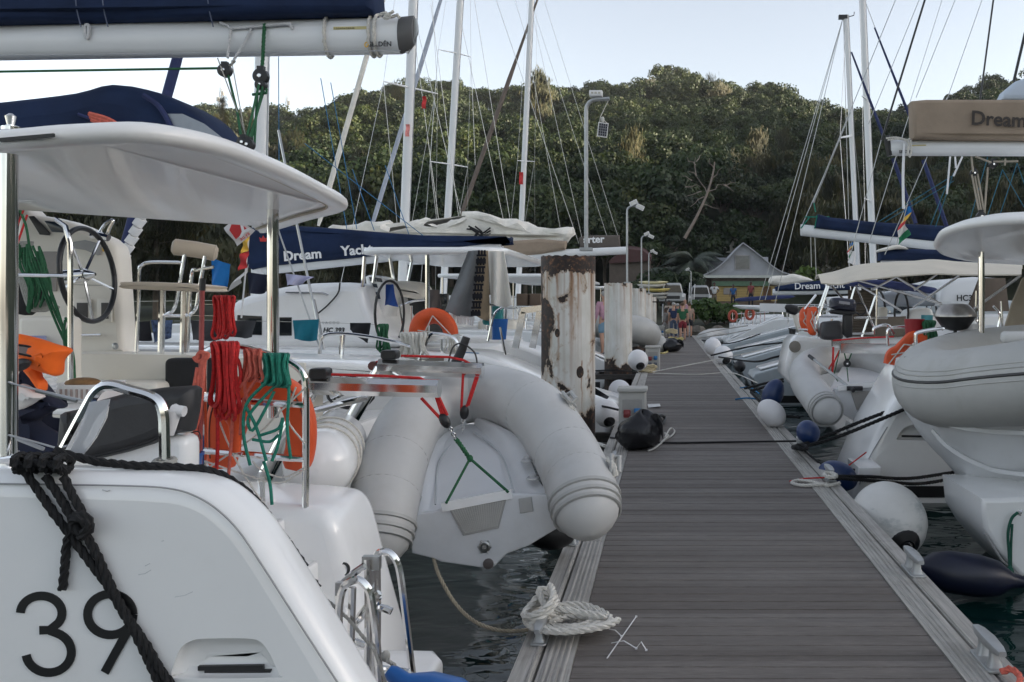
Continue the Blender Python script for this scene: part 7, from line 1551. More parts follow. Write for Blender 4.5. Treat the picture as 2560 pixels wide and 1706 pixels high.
shoe('horseshoe_buoy', 'orange horseshoe lifebuoy nearest the black outboard motor', [z7(*p) for p in ((440, 560), (405, 560), (395, 640), (405, 715), (435, 720))], 13.4, .07); shoe('horseshoe_buoy', 'redder horseshoe lifebuoy on the rail at the left of the pair', [z7(*p) for p in ((385, 555), (345, 565), (340, 640), (360, 690), (380, 690))], 13.6, .07)
rail(S2, [[z7(455, 760), z7(450, 600), z7(470, 520)], [z7(460, 600), z7(640, 600)], [z7(560, 790), z7(565, 620)], [z7(300, 700), z7(450, 710)]], 13.4, .018)
# ---------------------------------------------------------------- further boats on the right
def boatR(label, y, xs, **k):
    o = thing('catamaran', (xs, y+2, WATER), label, 'catamaran', CG); cat_body(o, y, xs, 1, **k); return o
bluegrey = M('bluegrey_hull', (.42, .46, .48), .3, var=.05, dirt=.2)
T3 = boatR('white catamaran whose scooped sterns follow beyond the cream bimini', 19.2, 1.95, beam=5.6, bz=None, dz=.85, cz=1.7, hullm=bluegrey, steps=2.6); T4 = boatR('catamaran with dark boot stripe third from the shore on the right', 27.5, 2.1, beam=5.4, bz=None, dz=.95, hullm=bluegrey, steps=3.2)
rig(T3, 22.0, (1974, 690), (1945, 60), .05, None, ((*zs(1225, 845), *zs(1310, 820), 1.0),), None, ((1960, 740, -2.4), (2010, 735, 2.4)), steel, 1.04, .06)
wires(T3, [(P(1938, 38, 22), P(a, b, 22)) for a, b in ((1745, 690), (1758, 690), (1780, 700), (1955, 690))], .009, steel, 'backstay'); m = MB(); m.tube([P(1937, 42, 22), P(1962, 36, 22), P(1963, 28, 22)], .012, 5); m.box(P(1937, 40, 22), (.22, .1, .1)); m.build('masthead', blackp, T3)
rig(T4, 31, (2010, 690), (1983, 40), .095, None, ((*zs(1360, 590), *zs(1395, 630), 1.0), (*zs(1375, 1215), *zs(1425, 1255), 1.2)), None, ((1990, 740, -2.4), (2040, 735, 2.4)), steel, 1.5, .07)
wires(T4, [(P(*zs(1380, 10), 31), P(*zs(1440, 170), 31))], .012, steel, 'stay')
for par, y, a, b in ((T3, 22, (1295, 320), (1490, 830)), (T4, 31, (1437, 170), (1690, 810))): MB().tube(PS(y, zs(*a), zs(*b)), [.022*y/22, .042*y/22], 8).build('furled_sail', navy2, par)
# long boom with navy bag behind
bo3, bg3 = boomset(T3, 19.5, zs(985, 1410), zs(2000, 1520), .13, [zs(*p) for p in ((1085, 1315), (1160, 1335), (1440, 1365), (1900, 1390), (2000, 1400), (2000, 1500), (1700, 1470), (1400, 1440), (1070, 1400))], navy, .35)
m = MB(); [m.tube(PS(19.4, zs(*a), zs(*b)), .014, 5) for a, b in (((1010, 1330), (1160, 1330)), ((985, 1400), (1040, 1330)), ((1070, 1400), (1085, 1320)), ((1075, 1300), (1065, 1245)))]; m.builds('outhaul', greenr, T3)
wires(T3, [(P(*zs(1065, 1245), 19.5), P(*zs(1290, 690), 19.5)), (P(*zs(985, 1400), 19.5), P(*zs(1230, 840), 19.5)), (P(*zs(1045, 1430), 19.5), P(*zs(1050, 1640), 19.5)), (P(*zs(1070, 1430), 19.5), P(*zs(1080, 1700), 19.5))], .010, steel, 'topping_lift')
# navy bags, awnings
boomset(S2, 16.4, z7(950, 150), z7(1900, 185), .08, [z7(*p) for p in ((930, 90), (1100, 70), (1520, 85), (1900, 130), (1900, 185), (1400, 165), (925, 165))], navy, .35)
MB().slab(cr2([xz(*z7(*p), 16.2) for p in ((925, 80), (1000, 55), (1080, 40), (1160, 75), (1080, 70), (940, 95))], 2), at_y(16.1), .3, .04).build('loose_sail', sailc, S2)
T5 = boatR('white boat behind the cream bimini, registration lettering on its cabin side', 36.5, 2.6, beam=4.6, bz=None, dz=1.0)
bo5, bg5 = boomset(T4, 26.5, z7(100, 410), z7(700, 400), .10, [z7(*p) for p in ((118, 368), (240, 345), (470, 318), (700, 300), (700, 395), (400, 400), (118, 402))], navy, .4); text('Dream Yacht', P(*z7(270, 388), 26.27), (1, 0, .03), UP, .28, whitei, bg5, bold=.004)
m = MB(); m.slab(cr2([xz(*z7(*p), 27) for p in ((75, 320), (100, 285), (200, 280), (270, 268), (420, 318), (300, 345), (200, 360), (90, 345))], 3), at_y(26.9), .5, .1, 3); m.build('loose_sail', sailc, T4)
MB().slab(cr2([xz(*z7(*p), 17.5) for p in ((700, 330), (850, 315), (1000, 318), (1200, 350), (1360, 375), (1380, 400), (1340, 422), (1100, 390), (850, 375), (700, 360))], 2), at_y(17.3), .45, .12, 3).build('stowed_awning', navy2, S2)
MB().slab(cr2([xz(*zc(*p), 40) for p in ((920, 870), (980, 850), (1250, 830), (1560, 822), (1570, 855), (1250, 880), (1000, 895), (925, 890))], 2), at_y(39.8), .9, .1, 2).build('boom_cover', navy2, T5)
MB().slab([xz(*zc(*p), 34) for p in ((905, 935), (1260, 940), (1480, 945), (1490, 985), (1300, 995), (1000, 985), (910, 955))], at_y(33.8), 1.2, .1, 3).build('cabin_top', gel2, T5)
cab = MB().slab([xz(*z7(*p), 17.8) for p in ((1395, 520), (1430, 330), (1560, 300), (1680, 290), (1900, 300), (1900, 520))], at_y(17.8), 2.5, .12, 3).build('cabin', gel2, S2); text('HC355', P(*z7(1540, 478), 17.75), (1, 0, 0), UP, .17, blacki, cab, 'registration', bold=.004)
MB().slab([xz(*z7(*p), 18) for p in ((960, 420), (1080, 395), (1380, 420), (1390, 520), (960, 520))], at_y(18), 2, .1).build('windscreen', M('grey_clear_screen', (.28, .30, .32), .2), S2)
MB().sheet(lambda i, j: P(*z7(1620+100*(1-j)+330*i*(.6+.4*j), 300+260*j-0*i), 10.9+1.2*i), 6, 6, .02).build('brown_awning', M('brown_canvas', (.085, .065, .048), .9), Rn)
MB().slab([xz(*z7(*p), 9.9) for p in ((1905, 680), (1960, 500), (2040, 310), (2070, 285), (2200, 285), (2200, 690))], at_y(9.85), .03, .01, 1).build('side_curtain', M('curtain_tan', (.34, .29, .22), .9), Rn)
rail(Rn, [[z7(1905, 750), z7(1890, 480)], [z7(1855, 750), z7(1880, 590), z7(1830, 520)], [z7(2045, 280), z7(1680, 540)], [z7(1560, 285), z7(1200, 530)], [z7(1695, 400), z7(1695, 620), z7(1740, 660)]], 9.7, .014, name='frame_tube')
MB().slab([xz(*z7(*p), 9.8) for p in ((1640, 700), (1900, 690), (2300, 690), (2300, 800), (1640, 800))], at_y(9.8), 1.2, .05).build('deck', gel2, Rn)
m = MB(); m.tube([P(*z7(1640, 760), 9.4), P(*z7(1640, 660), 9.4)], .1, 14); tag(m.build('white_canister', whitep), 'white round canister standing behind the kettle barbecue', 'canister')
# crossing stays in front of the sky at the right
wy = 12.5
for par, a, b, r_, mt in ((Rn, (1745, 0), (1480, 860), .016, blackp), (Rn, (2165, 0), (2080, 640), .014, blackp), (Rn, (2360, 200), (2290, 500), .022, blackp), (S2, (1565, 0), (1060, 1240), .006, steel), (S2, (1710, 0), (1400, 760), .005, steel), (S2, (1930, 0), (1690, 600), .005, steel), (S2, (2095, 0), (1870, 640), .005, steel), (S2, (1850, 0), (1650, 640), .004, steel), (S2, (1480, 850), (1290, 1560), .006, steel), (S2, (1650, 700), (1400, 1500), .006, steel), (S2, (1760, 960), (1500, 1560), .006, steel)): MB().tube(PS(wy, zs(*a), zs(*b)), r_, 5).build('stay', mt, par)
for a, b in (((1460, 1360), (1910, 1080)), ((1500, 1360), (1920, 1110)), ((1780, 1380), (1890, 1100)), ((1810, 1390), (1920, 1060)), ((2010, 1390), (2130, 960)), ((2110, 1380), (2220, 1040)), ((2190, 1360), (2310, 1000)), ((2310, 1000), (2380, 1200)), ((2220, 1040), (2370, 1300))): MB().tube(PS(11.5, zs(*a), zs(*b)), .006, 5).build('lazy_jack', M('teal_line', (.03, .14, .20), .8) if 'teal_line' not in MATS else MATS['teal_line'], S2)
for a, b in (((1550, 970), (1690, 1370)), ((1735, 980), (1880, 1390))): MB().tube(PS(14.5, zs(*a), zs(*b)), .035, 7).build('navy_lashing', navy2, S2)
for a, b in (((1900, 960), (1880, 1190)), ((1930, 960), (1935, 1030)), ((1975, 960), (1920, 1080))): MB().tube(PS(11.4, zs(*a), zs(*b)), .012, 6).build('white_strop', whitei, S2)
# flags on the right
def ensign(y, top, pts, name, label):
    t_ = thing('flag', P(*pts[2], y), label, 'flag', 'striped courtesy flags'); a, b, c, d = [P(*p, y) for p in pts]
    for k, mt in enumerate((bluec, yeli, redi, whitec, M('flag_green', (.02, .20, .09), .8) if 'flag_green' not in MATS else MATS['flag_green'])):
        MB().sheet(lambda i, j: a.lerp(b, i).lerp(d.lerp(c, i), (k+j)/5)+V((.03*math.sin((k+j)*1.6), .04*math.sin(i*4+(k+j)*1.3), 0)), 6, 5, .005).build('stripe', mt, t_)
    MB().tube([P(*top, y), P(*pts[3], y)], .006, 5).build('halyard', steel, t_); return t_
ensign(11.0, zs(1640, 1250), [zs(*p) for p in ((1618, 1290), (1645, 1265), (1640, 1440), (1570, 1500))], 'flag', 'limp blue yellow red white green striped flag above the cream bimini'); ensign(18, z7(720, 10), [z7(*p) for p in ((700, 35), (722, 20), (725, 110), (690, 150))], 'flag', 'small striped flag left of the right hand canopy among the bare masts')
hang('white_pennant', 'white pennant hanging beside the small striped flag', [z7(*p) for p in ((728, 90), (748, 85), (745, 205), (690, 180))], 17.8, whitec, .03, 5, 'flag', 'pennants')
# sterns near the shore: open dinghy, monohull
yM = 37; mh = thing('sailing_yacht', P(*zc(1100, 1350), yM), 'white sailing yacht with broad transom nearest the shore on the right', 'sailing yacht')
MB().slab([xz(*zc(*p), yM) for p in ((860, 1395), (905, 1300), (905, 1170), (960, 1160), (1400, 1150), (1900, 1120), (1900, 1500), (880, 1430))], at_y(yM), 3.2, .2, 3).build('hull', gel2, mh); MB().slab([xz(*zc(*p), yM) for p in ((1000, 1155), (1050, 1090), (1200, 1060), (1500, 1050), (1500, 1160))], at_y(yM+.6), 2, .1).build('cabin', gel2, mh)
MB().bx(XX(zc(870, 0)[0], yM), yM-.01, ZZ(zc(0, 1440)[1], yM), 12, yM+.3, ZZ(zc(0, 1400)[1], yM)).build('boot_stripe', blackp, mh)
m = MB()
for k in range(9): x = 890+k*45; m.tube([P(*zc(x, 1170), yM+.1), P(*zc(x+(k % 3-1)*8, 1010+(k % 2)*20), yM+.1)], .022, 5)
m.tube(PS(yM+.1, zc(885, 1040), zc(1300, 1020)), .022, 5); m.tube(PS(yM+.1, zc(885, 1100), zc(1300, 1090)), .015, 5); m.build('pushpit', chrome, mh)
for q, lab in (((885, 1065), 'orange lifebuoy at the left end of the yacht pushpit near the shore'), ((1080, 1040), 'small orange lifebuoy in the middle of the far yacht pushpit')):
    m = MB(); c = P(*zc(*q), yM); m.tube([c+V((.16*math.cos(R(t)), -.05, .22*math.sin(R(t)))) for t in range(0, 360, 24)], .06, 7, closed=True); tag(m.build('lifebuoy', M('faded_orange', (.36, .06, .03), .6) if 'faded_orange' not in MATS else MATS['faded_orange']), lab, 'lifebuoy', 'ring lifebuoys on the yacht rail')
shd = thing('dinghy', P(*zc(620, 1370), 41), 'small pale dinghy moored at the far end of the jetty', 'dinghy', 'moored dinghies'); pth = PL((*zc(540, 1320), 40.5), (*zc(620, 1285), 41.5), (*zc(760, 1275), 42), (*zc(880, 1275), 42)); m = MB(); make_tube(m, pth, .30, .2, 14); m.build('tube', hypalon, shd); MB().slab([xz(*zc(*p), 40.5) for p in ((620, 1310), (860, 1290), (850, 1360), (730, 1365), (650, 1340))], at_y(40.4), .8, .1).build('hull', gel2, shd)
w_o = thing('outboard_motor', P(*z7(250, 770), 17), 'pale outboard leg with black bracket on the stern beyond the orange lifebuoys', 'outboard motor'); MB().slab(cr2([xz(*z7(*p), 17) for p in ((195, 510), (290, 515), (300, 560), (270, 590), (200, 560))], 2), at_y(16.9), .3, .05).build('cowling', blackp, w_o); MB().slab([xz(*z7(*p), 17) for p in ((255, 590), (295, 590), (325, 715), (290, 725))], at_y(16.95), .12, .03).build('leg', cream, w_o); MB().slab([xz(*z7(*p), 17) for p in ((225, 690), (280, 700), (270, 765), (235, 750))], at_y(16.9), .2, .04).build('propeller_housing', blackp, w_o)
MB().bar(PS(17, z7(0, 530), z7(200, 535)), .14, .16).build('davit_arm', alu, T3)
# ---------------------------------------------------------------- things on and beside the jetty
z9 = lambda x, y: ((1250+x*.38265)/1.088, (560+y*.38265)/1.088)      # crop of the middle distance
def gz(u, v, z=0.0):
    "point on a level at height z"
    y = (EYE-z)*F/(v-CY); return V(((u-CX)*y/F, y, z))
# mooring cleats: squat cast blocks with horns
clG = 'grey cast cleats bolted to the jetty edges'
def dcleat(u, v, label, sc=1.0):
    p = gz(u, v, .012); t_ = thing('mooring_cleat', p, label, 'cleat', clG); m = MB()
    for s in (-1, 1): m.loft([[p+V((dx, s*.07+dy, zz)) for dx, dy in rrect(-.03*k, -.028*k, .03*k, .028*k, .012, 2)] for zz, k in ((0, 1.25), (.04, .8), (.085, .75))])
    m.loft([[p+V((dx*k, yy, .10+dz*k)) for dx, dz in rrect(-.032, -.022, .032, .022, .012, 2)] for yy, k in ((-.17, .55), (-.12, .85), (0, 1.05), (.12, .85), (.17, .55))]); m.build('horn', galv, t_)
    m = MB(); m.slab(rrect(p.x-.05, p.y-.13, p.x+.05, p.y+.13, .02, 2), lambda a, b, h: (a, b, .006+h), .014, .004, 2); m.build('base', galv, t_); t_.scale = (sc,)*3; return t_
for (u, v), lab in (((2099, 1312), 'bare grey cleat on the right jetty edge beside the big white fender'), ((2272, 1520), 'grey cleat at the lower right corner with a frayed red rope'), ((1318, 1245), 'grey cleat on the left edge under the right dinghy tube'), ((1243, 1466), 'grey cleat beside the coiled white rope on the left edge'), ((1905, 1100), 'grey cleat wrapped with pale rope on the right edge'), ((1838, 1030), 'grey cleat wound with thick black rope on the right edge'), ((1785, 962), 'grey cleat next to the flattened white buoy'), ((1412, 1060), 'grey cleat on the left edge by the foot of the nearest pile')): dcleat(u, v, lab, .8 if u < 1500 else 1)
# coil of white rope
cc = gz(1300, 1442, .02); cl_ = thing('coiled_rope', cc, 'white laid rope lying in a loose coil on the left jetty edge', 'rope'); m = MB(); rg = random.Random(4); pts = []
for k in range(5*20):
    t = k/20*2*math.pi; r_ = .075+.026*(k/20)+.022*math.sin(t*.9); pts.append(cc+V((.03+r_*1.18*math.cos(t)+.012*math.sin(t*3.1), r_*1.0*math.sin(t), .018+.0085*(k/20)+.006*math.sin(t*1.7))))
m.rope(pts, .019); c2 = gz(1240, 1428, .06)
pts = [pts[-1], pts[-1]+V((-.06, .02, .01))]
for k in range(44):
    t = k/20*2*math.pi; pts.append(c2+V((.075*math.cos(t)+.01*math.sin(t*2.3), .10*math.sin(t), .03+.045*math.sin(t+1)+.004*k/2)))
m.rope(cr(pts[1:], 2), .018); m.rope(cr([c2+V((.05, -.05, .06)), c2+V((.0, .06, .10)), c2+V((-.02, .10, .13)), c2+V((.03, .12, .12)), c2+V((.07, .06, .07)), c2+V((.12, .03, .03))], 5), .018); m.build('rope', whiter, cl_)
zt = [((1395, 1513), (1462, 1417)), ((1400, 1446), (1428, 1462)), ((1405, 1478), (1462, 1490)), ((1462, 1490), (1485, 1494)), ((1398, 1470), (1448, 1463)), ((1448, 1463), (1478, 1468)), ((1412, 1440), (1452, 1424))]
for i, (a, b) in enumerate(zt[:4]):
    m = MB(); a_, b_ = gz(*a, .006), gz(*b, .010); m.bar([a_, a_.lerp(b_, .5)+V((0, 0, .012*i)), b_], .0055, .003); m.box(b_, (.011, .009, .007)); tag(m.build('cable_tie', whitep), ('longest white cable tie leaning across the boards', 'short cable tie nearest the rope coil', 'cable tie crossing under the longest one', 'bent cable tie end lying furthest right')[i], 'cable tie', 'cut cable ties by the rope coil')
# service pedestals
PG = 'service pedestals along the left jetty edge'
def pedestal(y, x, w, h, label, sock):
    t_ = thing('service_pedestal', (x, y, 0), label, 'power pedestal', PG); m = MB()
    m.slab(rrect(x-w/2, 0, x+w/2, h, .035, 3), lambda a, b, q: (a, y+q, b), .26, .025, 3); bd = m.build('body', greyp, t_)
    MB().slab(rrect(x-w*.55, h-.02, x+w*.55, h+.035, .02, 3), lambda a, b, q: (a, y-.03+q, b), .32, .015, 2).build('lid', greyp, t_); MB().slab(rrect(x-w*.36, h*.52, x+w*.36, h*.82, .01, 2), lambda a, b, q: (a, y-.004+q, b), .01, .003, 1).build('recess', M('recess_grey', (.33, .32, .30), .5) if 'recess_grey' not in MATS else MATS['recess_grey'], bd)
    for i, (dx, dz, mt) in enumerate(((-.19, .52, 'red_socket'), (.19, .55, 'blue_socket'), (-.19, .27, 'dark_socket'), (.19, .27, 'dark_socket'))):
        mt = MATS.get(mt) or M(mt, {'red_socket': (.22, .03, .03), 'blue_socket': (.02, .16, .38), 'dark_socket': (.07, .08, .10)}[mt], .4)
        m = MB(); q = V((x+dx*w, y-.004, dz*h)); m.slab(rrect(-.045, -.05, .045, .05, .015, 2), lambda a, b, hh: q+V((a, -hh, b)), .03, .008, 2); m.lathe([(.034, .03), (.036, .055), (.02, .06)], q, (0, -1, .25), 12); m.build('socket', mt, t_)
    m = MB(); m.tube(cr([V((x-.19*w, y-.04, .27*h)), V((x-.15*w, y-.10, .12*h)), V((x-.3*w, y-.12, .02)), V((x-w*.8, y-.05, .02))], 5), .012, 6); m.build('plug_lead', blackp, t_)
pedestal(10.9, XX(1453, 10.9), .345, .60, 'nearest grey service pedestal with red and blue sockets behind the bin bag', 1); pedestal(21.8, XX(1500, 21.8), .36, .58, 'service pedestal second from the camera beside the cream hose coil', 1); pedestal(30.6, XX(1513, 30.6), .36, .58, 'third service pedestal, beside the far black bag', 1); pedestal(42, XX(1519, 42), .36, .55, 'farthest service pedestal near the group of people', 1)
def bag(y, x, rx, rz, label, seed):
    rg = random.Random(seed); m = MB(); m.ell((0, 0, 0), (rx, rx*.8, rz), None, 22, 16); ph = [rg.uniform(0, 6.28) for _ in range(8)]; out = []
    for p in m.v:
        q = V(p); a = math.atan2(q.y, q.x); z = q.z/rz; k = 1+.07*math.sin(a*5+ph[0]+z*2)+.05*math.sin(a*9+ph[1]-z*4)+.05*math.sin(z*6+a*2+ph[2]); q = V((q.x*k, q.y*k, q.z*(1+.12*math.sin(a*3+ph[3]))))
        if q.z > rz*.5: q.x *= .8; q.y *= .8
        out.append((x+q.x+.15*q.z, y+q.y, max(.012, q.z+rz*.88)))
    m.v = out; t_ = thing('bin_bag', (x, y, 0), label, 'bin bag', 'bin bags left on the jetty'); m.build('bag', garb, t_, 2); m = MB()
    for k in range(3): m.sheet(lambda i, j: V((x+rx*(.55+.5*i), y-.05+.12*math.sin(k*2+i*3)*i, rz*1.35+.1*i-.22*i*i+.05*(j-.5)*(1+2*i)+.03*k)), 6, 3, .004)
    m.build('tied_top', garb, t_); return t_
bg1 = bag(10.1, XX(1468, 10.1), .265, .235, 'full black bin bag on the boards in front of the nearest pedestal', 1); m = MB(); m.tube(cr([gz(1528, 1005, .06), gz(1540, 985, .05), gz(1550, 990, .03), gz(1545, 1000, .02), gz(1530, 1010, .015), gz(1505, 1030, .015), gz(1490, 1036, .015)], 5), .010, 6); m.rope([gz(1520, 1018, .02), gz(1536, 1002, .05), gz(1528, 996, .03)], .015)
tag(m.build('cord', whiter), 'loop of white cord lying against the near bin bag', 'cord'); m = MB(); m.tube(cr([gz(1500, 975, .12), gz(1515, 955, .16), gz(1527, 960, .05), gz(1520, 975, .04), gz(1495, 965, .05)], 5), .022, 7); tag(m.build('black_hose', blackp), 'short black hose loop behind the near bin bag', 'hose')
bag(30.0, XX(1541, 30), .42, .25, 'black bin bag far along the jetty by the third pedestal', 2)
m = MB(); m.add([gz(1488, 929, .008), gz(1516, 928, .03), gz(1518, 934, .03), gz(1490, 937, .008)], [(0, 1, 2, 3)]); m.add([gz(1488, 929, .005), gz(1516, 928, .027), gz(1518, 934, .027), gz(1490, 937, .005)], [(3, 2, 1, 0)]); tag(m.build('paper_sheet', whitec), 'sheet of white paper blown against the nearest pedestal', 'paper')
# hose coils
def hose(y, x, r, n, label, mat=yellowr, z=.05, th=.03):
    rg = random.Random(n); m = MB()
    for k in range(n): m.tube([V((x+rg.uniform(-.04, .04)+r*(1+.05*k/n)*math.cos(R(t)), y+r*.7*math.sin(R(t)), z+k*th*.9+.03*math.sin(R(t*2+k*50)))) for t in range(0, 360, 24)], th, 6, closed=True)
    return tag(m.build('hose_coil', mat), label, 'hose', 'hose coils on the jetty')
hose(21.2, XX(1487, 21.2), .19, 5, 'pale cream hose coiled in front of the second pedestal', M('cream_hose', (.50, .42, .26), .6)); hose(38.5, XX(1553, 38.5), .30, 4, 'yellow hose coil on the boards at the feet of the people'); hose(40.6, XX(1543, 40.6), .24, 6, 'cream hose coil on a stand left of the people', MATS['cream_hose'], .3)
m = MB(); m.tube(cr([gz(1496, 800, .03), gz(1520, 803, .03), gz(1535, 806, .03), gz(1525, 812, .03), gz(1505, 810, .03), gz(1490, 806, .03)], 5), .03, 6); tag(m.build('yellow_hose', yellowr), 'loose yellow hose lying across the boards by the third pedestal', 'hose')
# lines across and along the jetty
def line(pts, r, mat, label, nm='mooring_line', rope=False, grp='mooring lines'):
    m = MB(); p = cr(pts, 6); (m.rope(p, r) if rope else m.tube(p, r, 6)); return tag(m.build(nm, mat), label, 'rope', grp)
line([gz(1450, 1012, .05), gz(1535, 1018, .016), gz(1680, 1016, .016), gz(1830, 1014, .05)], .013, blackr, 'black line running straight across the boards from the bin bag to the black wound cleat')
line([gz(1500, 855, .06), P(1560, 843, 21), P(1640, 828, 21.5), P(1700, 815, 21), P(1770, 800, 20)], .012, whiter, 'white line slanting up across the jetty from the second pedestal'); line([gz(1500, 858, .05), gz(1600, 861, .02), gz(1680, 857, .02), P(1740, 880, 15)], .012, whiter, 'white line lying flat across the jetty beyond the second pedestal')
line([gz(1390, 1025, .04), P(1350, 1012, 11), P(1320, 1000, 11.6)], .02, whiter, 'pair of pale ropes by the foot of the nearest pile', rope=True)
k8 = lambda x, y, d: P(*z8(x, y), d)
line([gz(1838, 1024, .1), k8(200, 215, 10), k8(430, 120, 10), k8(655, 35, 9.9), P(2090, 930, 9.7)], .022, blackr, 'upper thick black rope from the black wound cleat to the right hull', rope=True); line([gz(1840, 1028, .08), k8(240, 225, 9.9), k8(440, 150, 9.8), k8(685, 45, 9.7), P(2100, 932, 9.6)], .022, blackr, 'lower thick black rope from the black wound cleat to the right hull', rope=True)
line([gz(1908, 1095, .06), k8(480, 428, 8.8), k8(700, 437, 9.2), k8(985, 396, 9.7)], .019, blackr, 'upper sagging black rope in front of the right hull recess', rope=True); line([gz(1908, 1098, .05), k8(560, 455, 8.9), k8(760, 466, 9.2), k8(1010, 424, 9.6)], .019, blackr, 'lower sagging black rope over the dark boot stripe', rope=True)
line([gz(1842, 1030, .05), P(1880, 1062, 9.2), P(1915, 1077, 9.3), P(1975, 1080, 9.5)], .012, blackr, 'thin black line drooping towards the blue fenders'); line([P(1990, 1040, 9.5), P(1950, 1070, 9.2), P(1920, 1090, 9.0)], .008, redr, 'thin red line slanting down to the right edge cleat')
m = MB(); 
for k in range(5): c = gz(1838, 1028, .03+.035*k); m.rope([c+V((.07*math.cos(R(t)), .12*math.sin(R(t)), .01*math.sin(R(t*2)))) for t in range(0, 380, 20)], .024)
tag(m.build('rope_turns', blackr), 'heavy turns of black rope heaped on the right edge cleat', 'rope')
m = MB(); 
for k in range(3): c = gz(1908, 1094, .03+.035*k); m.rope([c+V((.05*math.cos(R(t)), .10*math.sin(R(t)), .008)) for t in range(0, 380, 20)], .02)
m.rope(cr([gz(1930, 1110, .03), gz(1900, 1116, .02), gz(1870, 1108, .02), gz(1835, 1104, .02), gz(1820, 1110, .02), gz(1850, 1116, .02), gz(1900, 1112, .03)], 6), .016); tag(m.build('rope_tail', whiter), 'pale frayed rope tail lying over the right jetty edge', 'rope')
line([gz(1815, 1106, .02), gz(1850, 1100, .025), gz(1895, 1098, .03)], .008, redr, 'short red cord lying beside the pale frayed rope tail'); line([gz(2300, 1545, .03), gz(2325, 1538, .05), gz(2345, 1560, .04), gz(2330, 1590, .03)], .016, pinkr, 'frayed red rope at the lower right cleat', rope=True)
line([gz(1690, 918, .02), gz(1715, 915, .03), gz(1740, 917, .02)], .014, bluer if False else M('bright_blue_rope', (.01, .16, .36), .8), 'bright blue rope scrap on the right jetty edge'); line([gz(1700, 892, .02), gz(1722, 890, .05), gz(1745, 905, .03)], .012, MATS['bright_blue_rope'], 'blue rope end beyond the blue rope scrap')
k6 = lambda x, y, d: P(*z9(x, y), d)
for a, lab in ((((1380, 860, 20), (1640, 800, 21), (1910, 770, 21)), 'taut black line low over the second scooped stern'), (((1430, 870, 19.6), (1660, 900, 17), (1800, 870, 16), (1960, 835, 15.5)), 'black line running to the stern with the round hatch'), (((1600, 1075, 13.5), (1720, 1045, 14), (1850, 1015, 14.5)), 'black line above the dark blue fender on the right'), (((1640, 1090, 12.6), (1750, 1060, 13.2), (1850, 1030, 13.6)), 'second black line beside the dark blue fender'), (((1640, 1100, 12.4), (1720, 1180, 12), (1830, 1250, 12), (1960, 1265, 11.8)), 'black line drooping round the flattened white buoy'), (((1280, 730, 36), (1400, 700, 36), (1620, 665, 36)), 'pale line from the jetty end to the far yacht'), (((1300, 745, 34), (1480, 720, 34), (1640, 690, 34)), 'second pale line to the far yacht transom'), (((1320, 760, 31), (1500, 780, 29), (1700, 720, 28)), 'black line from the jetty to the third scooped stern')):
    line([k6(*p) for p in a], .02, blackr if 'black' in lab else greyr, lab)
for a, lab in ((((625, 960, 20.6), (760, 955, 20.2), (900, 970, 21)), 'black line stretched before the foot of the second pile'), (((630, 1185, 12), (700, 1198, 11.6), (770, 1215, 11.2)), 'black line across the white fenders beside the nearest pile')): line([k6(*p) for p in a], .016, blackr, lab)
# fenders
FG = 'fenders hanging beside the jetty'
def ball(u, v, y, r, label, mat, cap=blackp, axis=(.25, -.8, -.5), st=1.12):
    t_ = thing('fender', P(u, v, y)-V((0, 0, r)), label, 'fender', FG); ax = V(axis).normalized(); c = P(u, v, y); prof = [(r*math.sin(math.pi*i/14)*(1-.08*max(0, i-9)/5), -r*st*math.cos(math.pi*i/14)) for i in range(15)]
    MB().lathe(prof, c, ax, 26).build('body', mat, t_)
    if cap: MB().lathe([(r*.46, r*st*.80), (r*.42, r*st*.93), (r*.22, r*st*1.03), (r*.20, r*st*1.0), (r*.06, r*st*1.0)], c, ax, 20).build('end_cap', cap, t_); MB().tube([c+ax*r*st*1.02+V((.12*r*math.cos(R(t)), 0, .12*r*math.sin(R(t)))) for t in range(0, 360, 30)], r*.05, 5, closed=True).build('eye', cap, t_)
    return t_
ball(2042, 1196, 7.4, .315, 'large dirty white ball fender with black end on the right', whitef, axis=(.14, -.75, -.32)); 
t_ = thing('fender', P(2215, 1360, 6.4), 'long dark navy fender lying in the water on the right', 'fender', FG); MB().lathe([(.02, -.04), (.06, 0), (.13, .10), (.155, .22), (.158, .45), (.13, .60), (.06, .70), (.045, .78), (.05, .80), (.02, .81)], P(2112, 1305, 6.6), V((.70, -.02, -.09)), 24).build('body', darkf, t_)
ball(1857, 994, 10.0, .135, 'round blue fender just behind the black wound cleat', bluef, None); ball(1925, 1094, 8.9, .15, 'dark blue fender below the sagging black ropes', bluef, None, (.8, 0, -.3), 1.4); ball(1776, 906, 12.6, .155, 'tilted dark blue fender beyond the flattened white buoy', darkf if False else bluef, None, (.35, 0, .8), 1.5); ball(1773, 950, 11.9, .17, 'yellowish white buoy squeezed against the right jetty edge', whitep, None, (.8, -.5, -.7), 1.3)
ball(1638, 797, 27, .27, 'white ball fender on the right between the jetty and the third stern', whitep, None); ball(1662, 817, 24, .26, 'lower white ball fender with black band on the right', whitep, blackp); ball(1700, 842, 19.5, .13, 'small black fender at the tip of the second scooped stern', blackp, None)
ball(1394, 950, 11.9, .185, 'white ball fender with a black end beside the nearest pile', whitep); ball(1424, 900, 14.6, .19, 'white ball fender behind the nearest pedestal', whitep, None); ball(1466, 828, 18.6, .22, 'white fender left of the second pedestal', whitep); ball(1513, 790, 30, .3, 'grey ball fender far along the left edge', hyp_dark, None); ball(1263, 1222, 5.9, .12, 'small black fender floating under the grey dinghy tube', blackp, None, (.9, 0, -.1), 1.5)
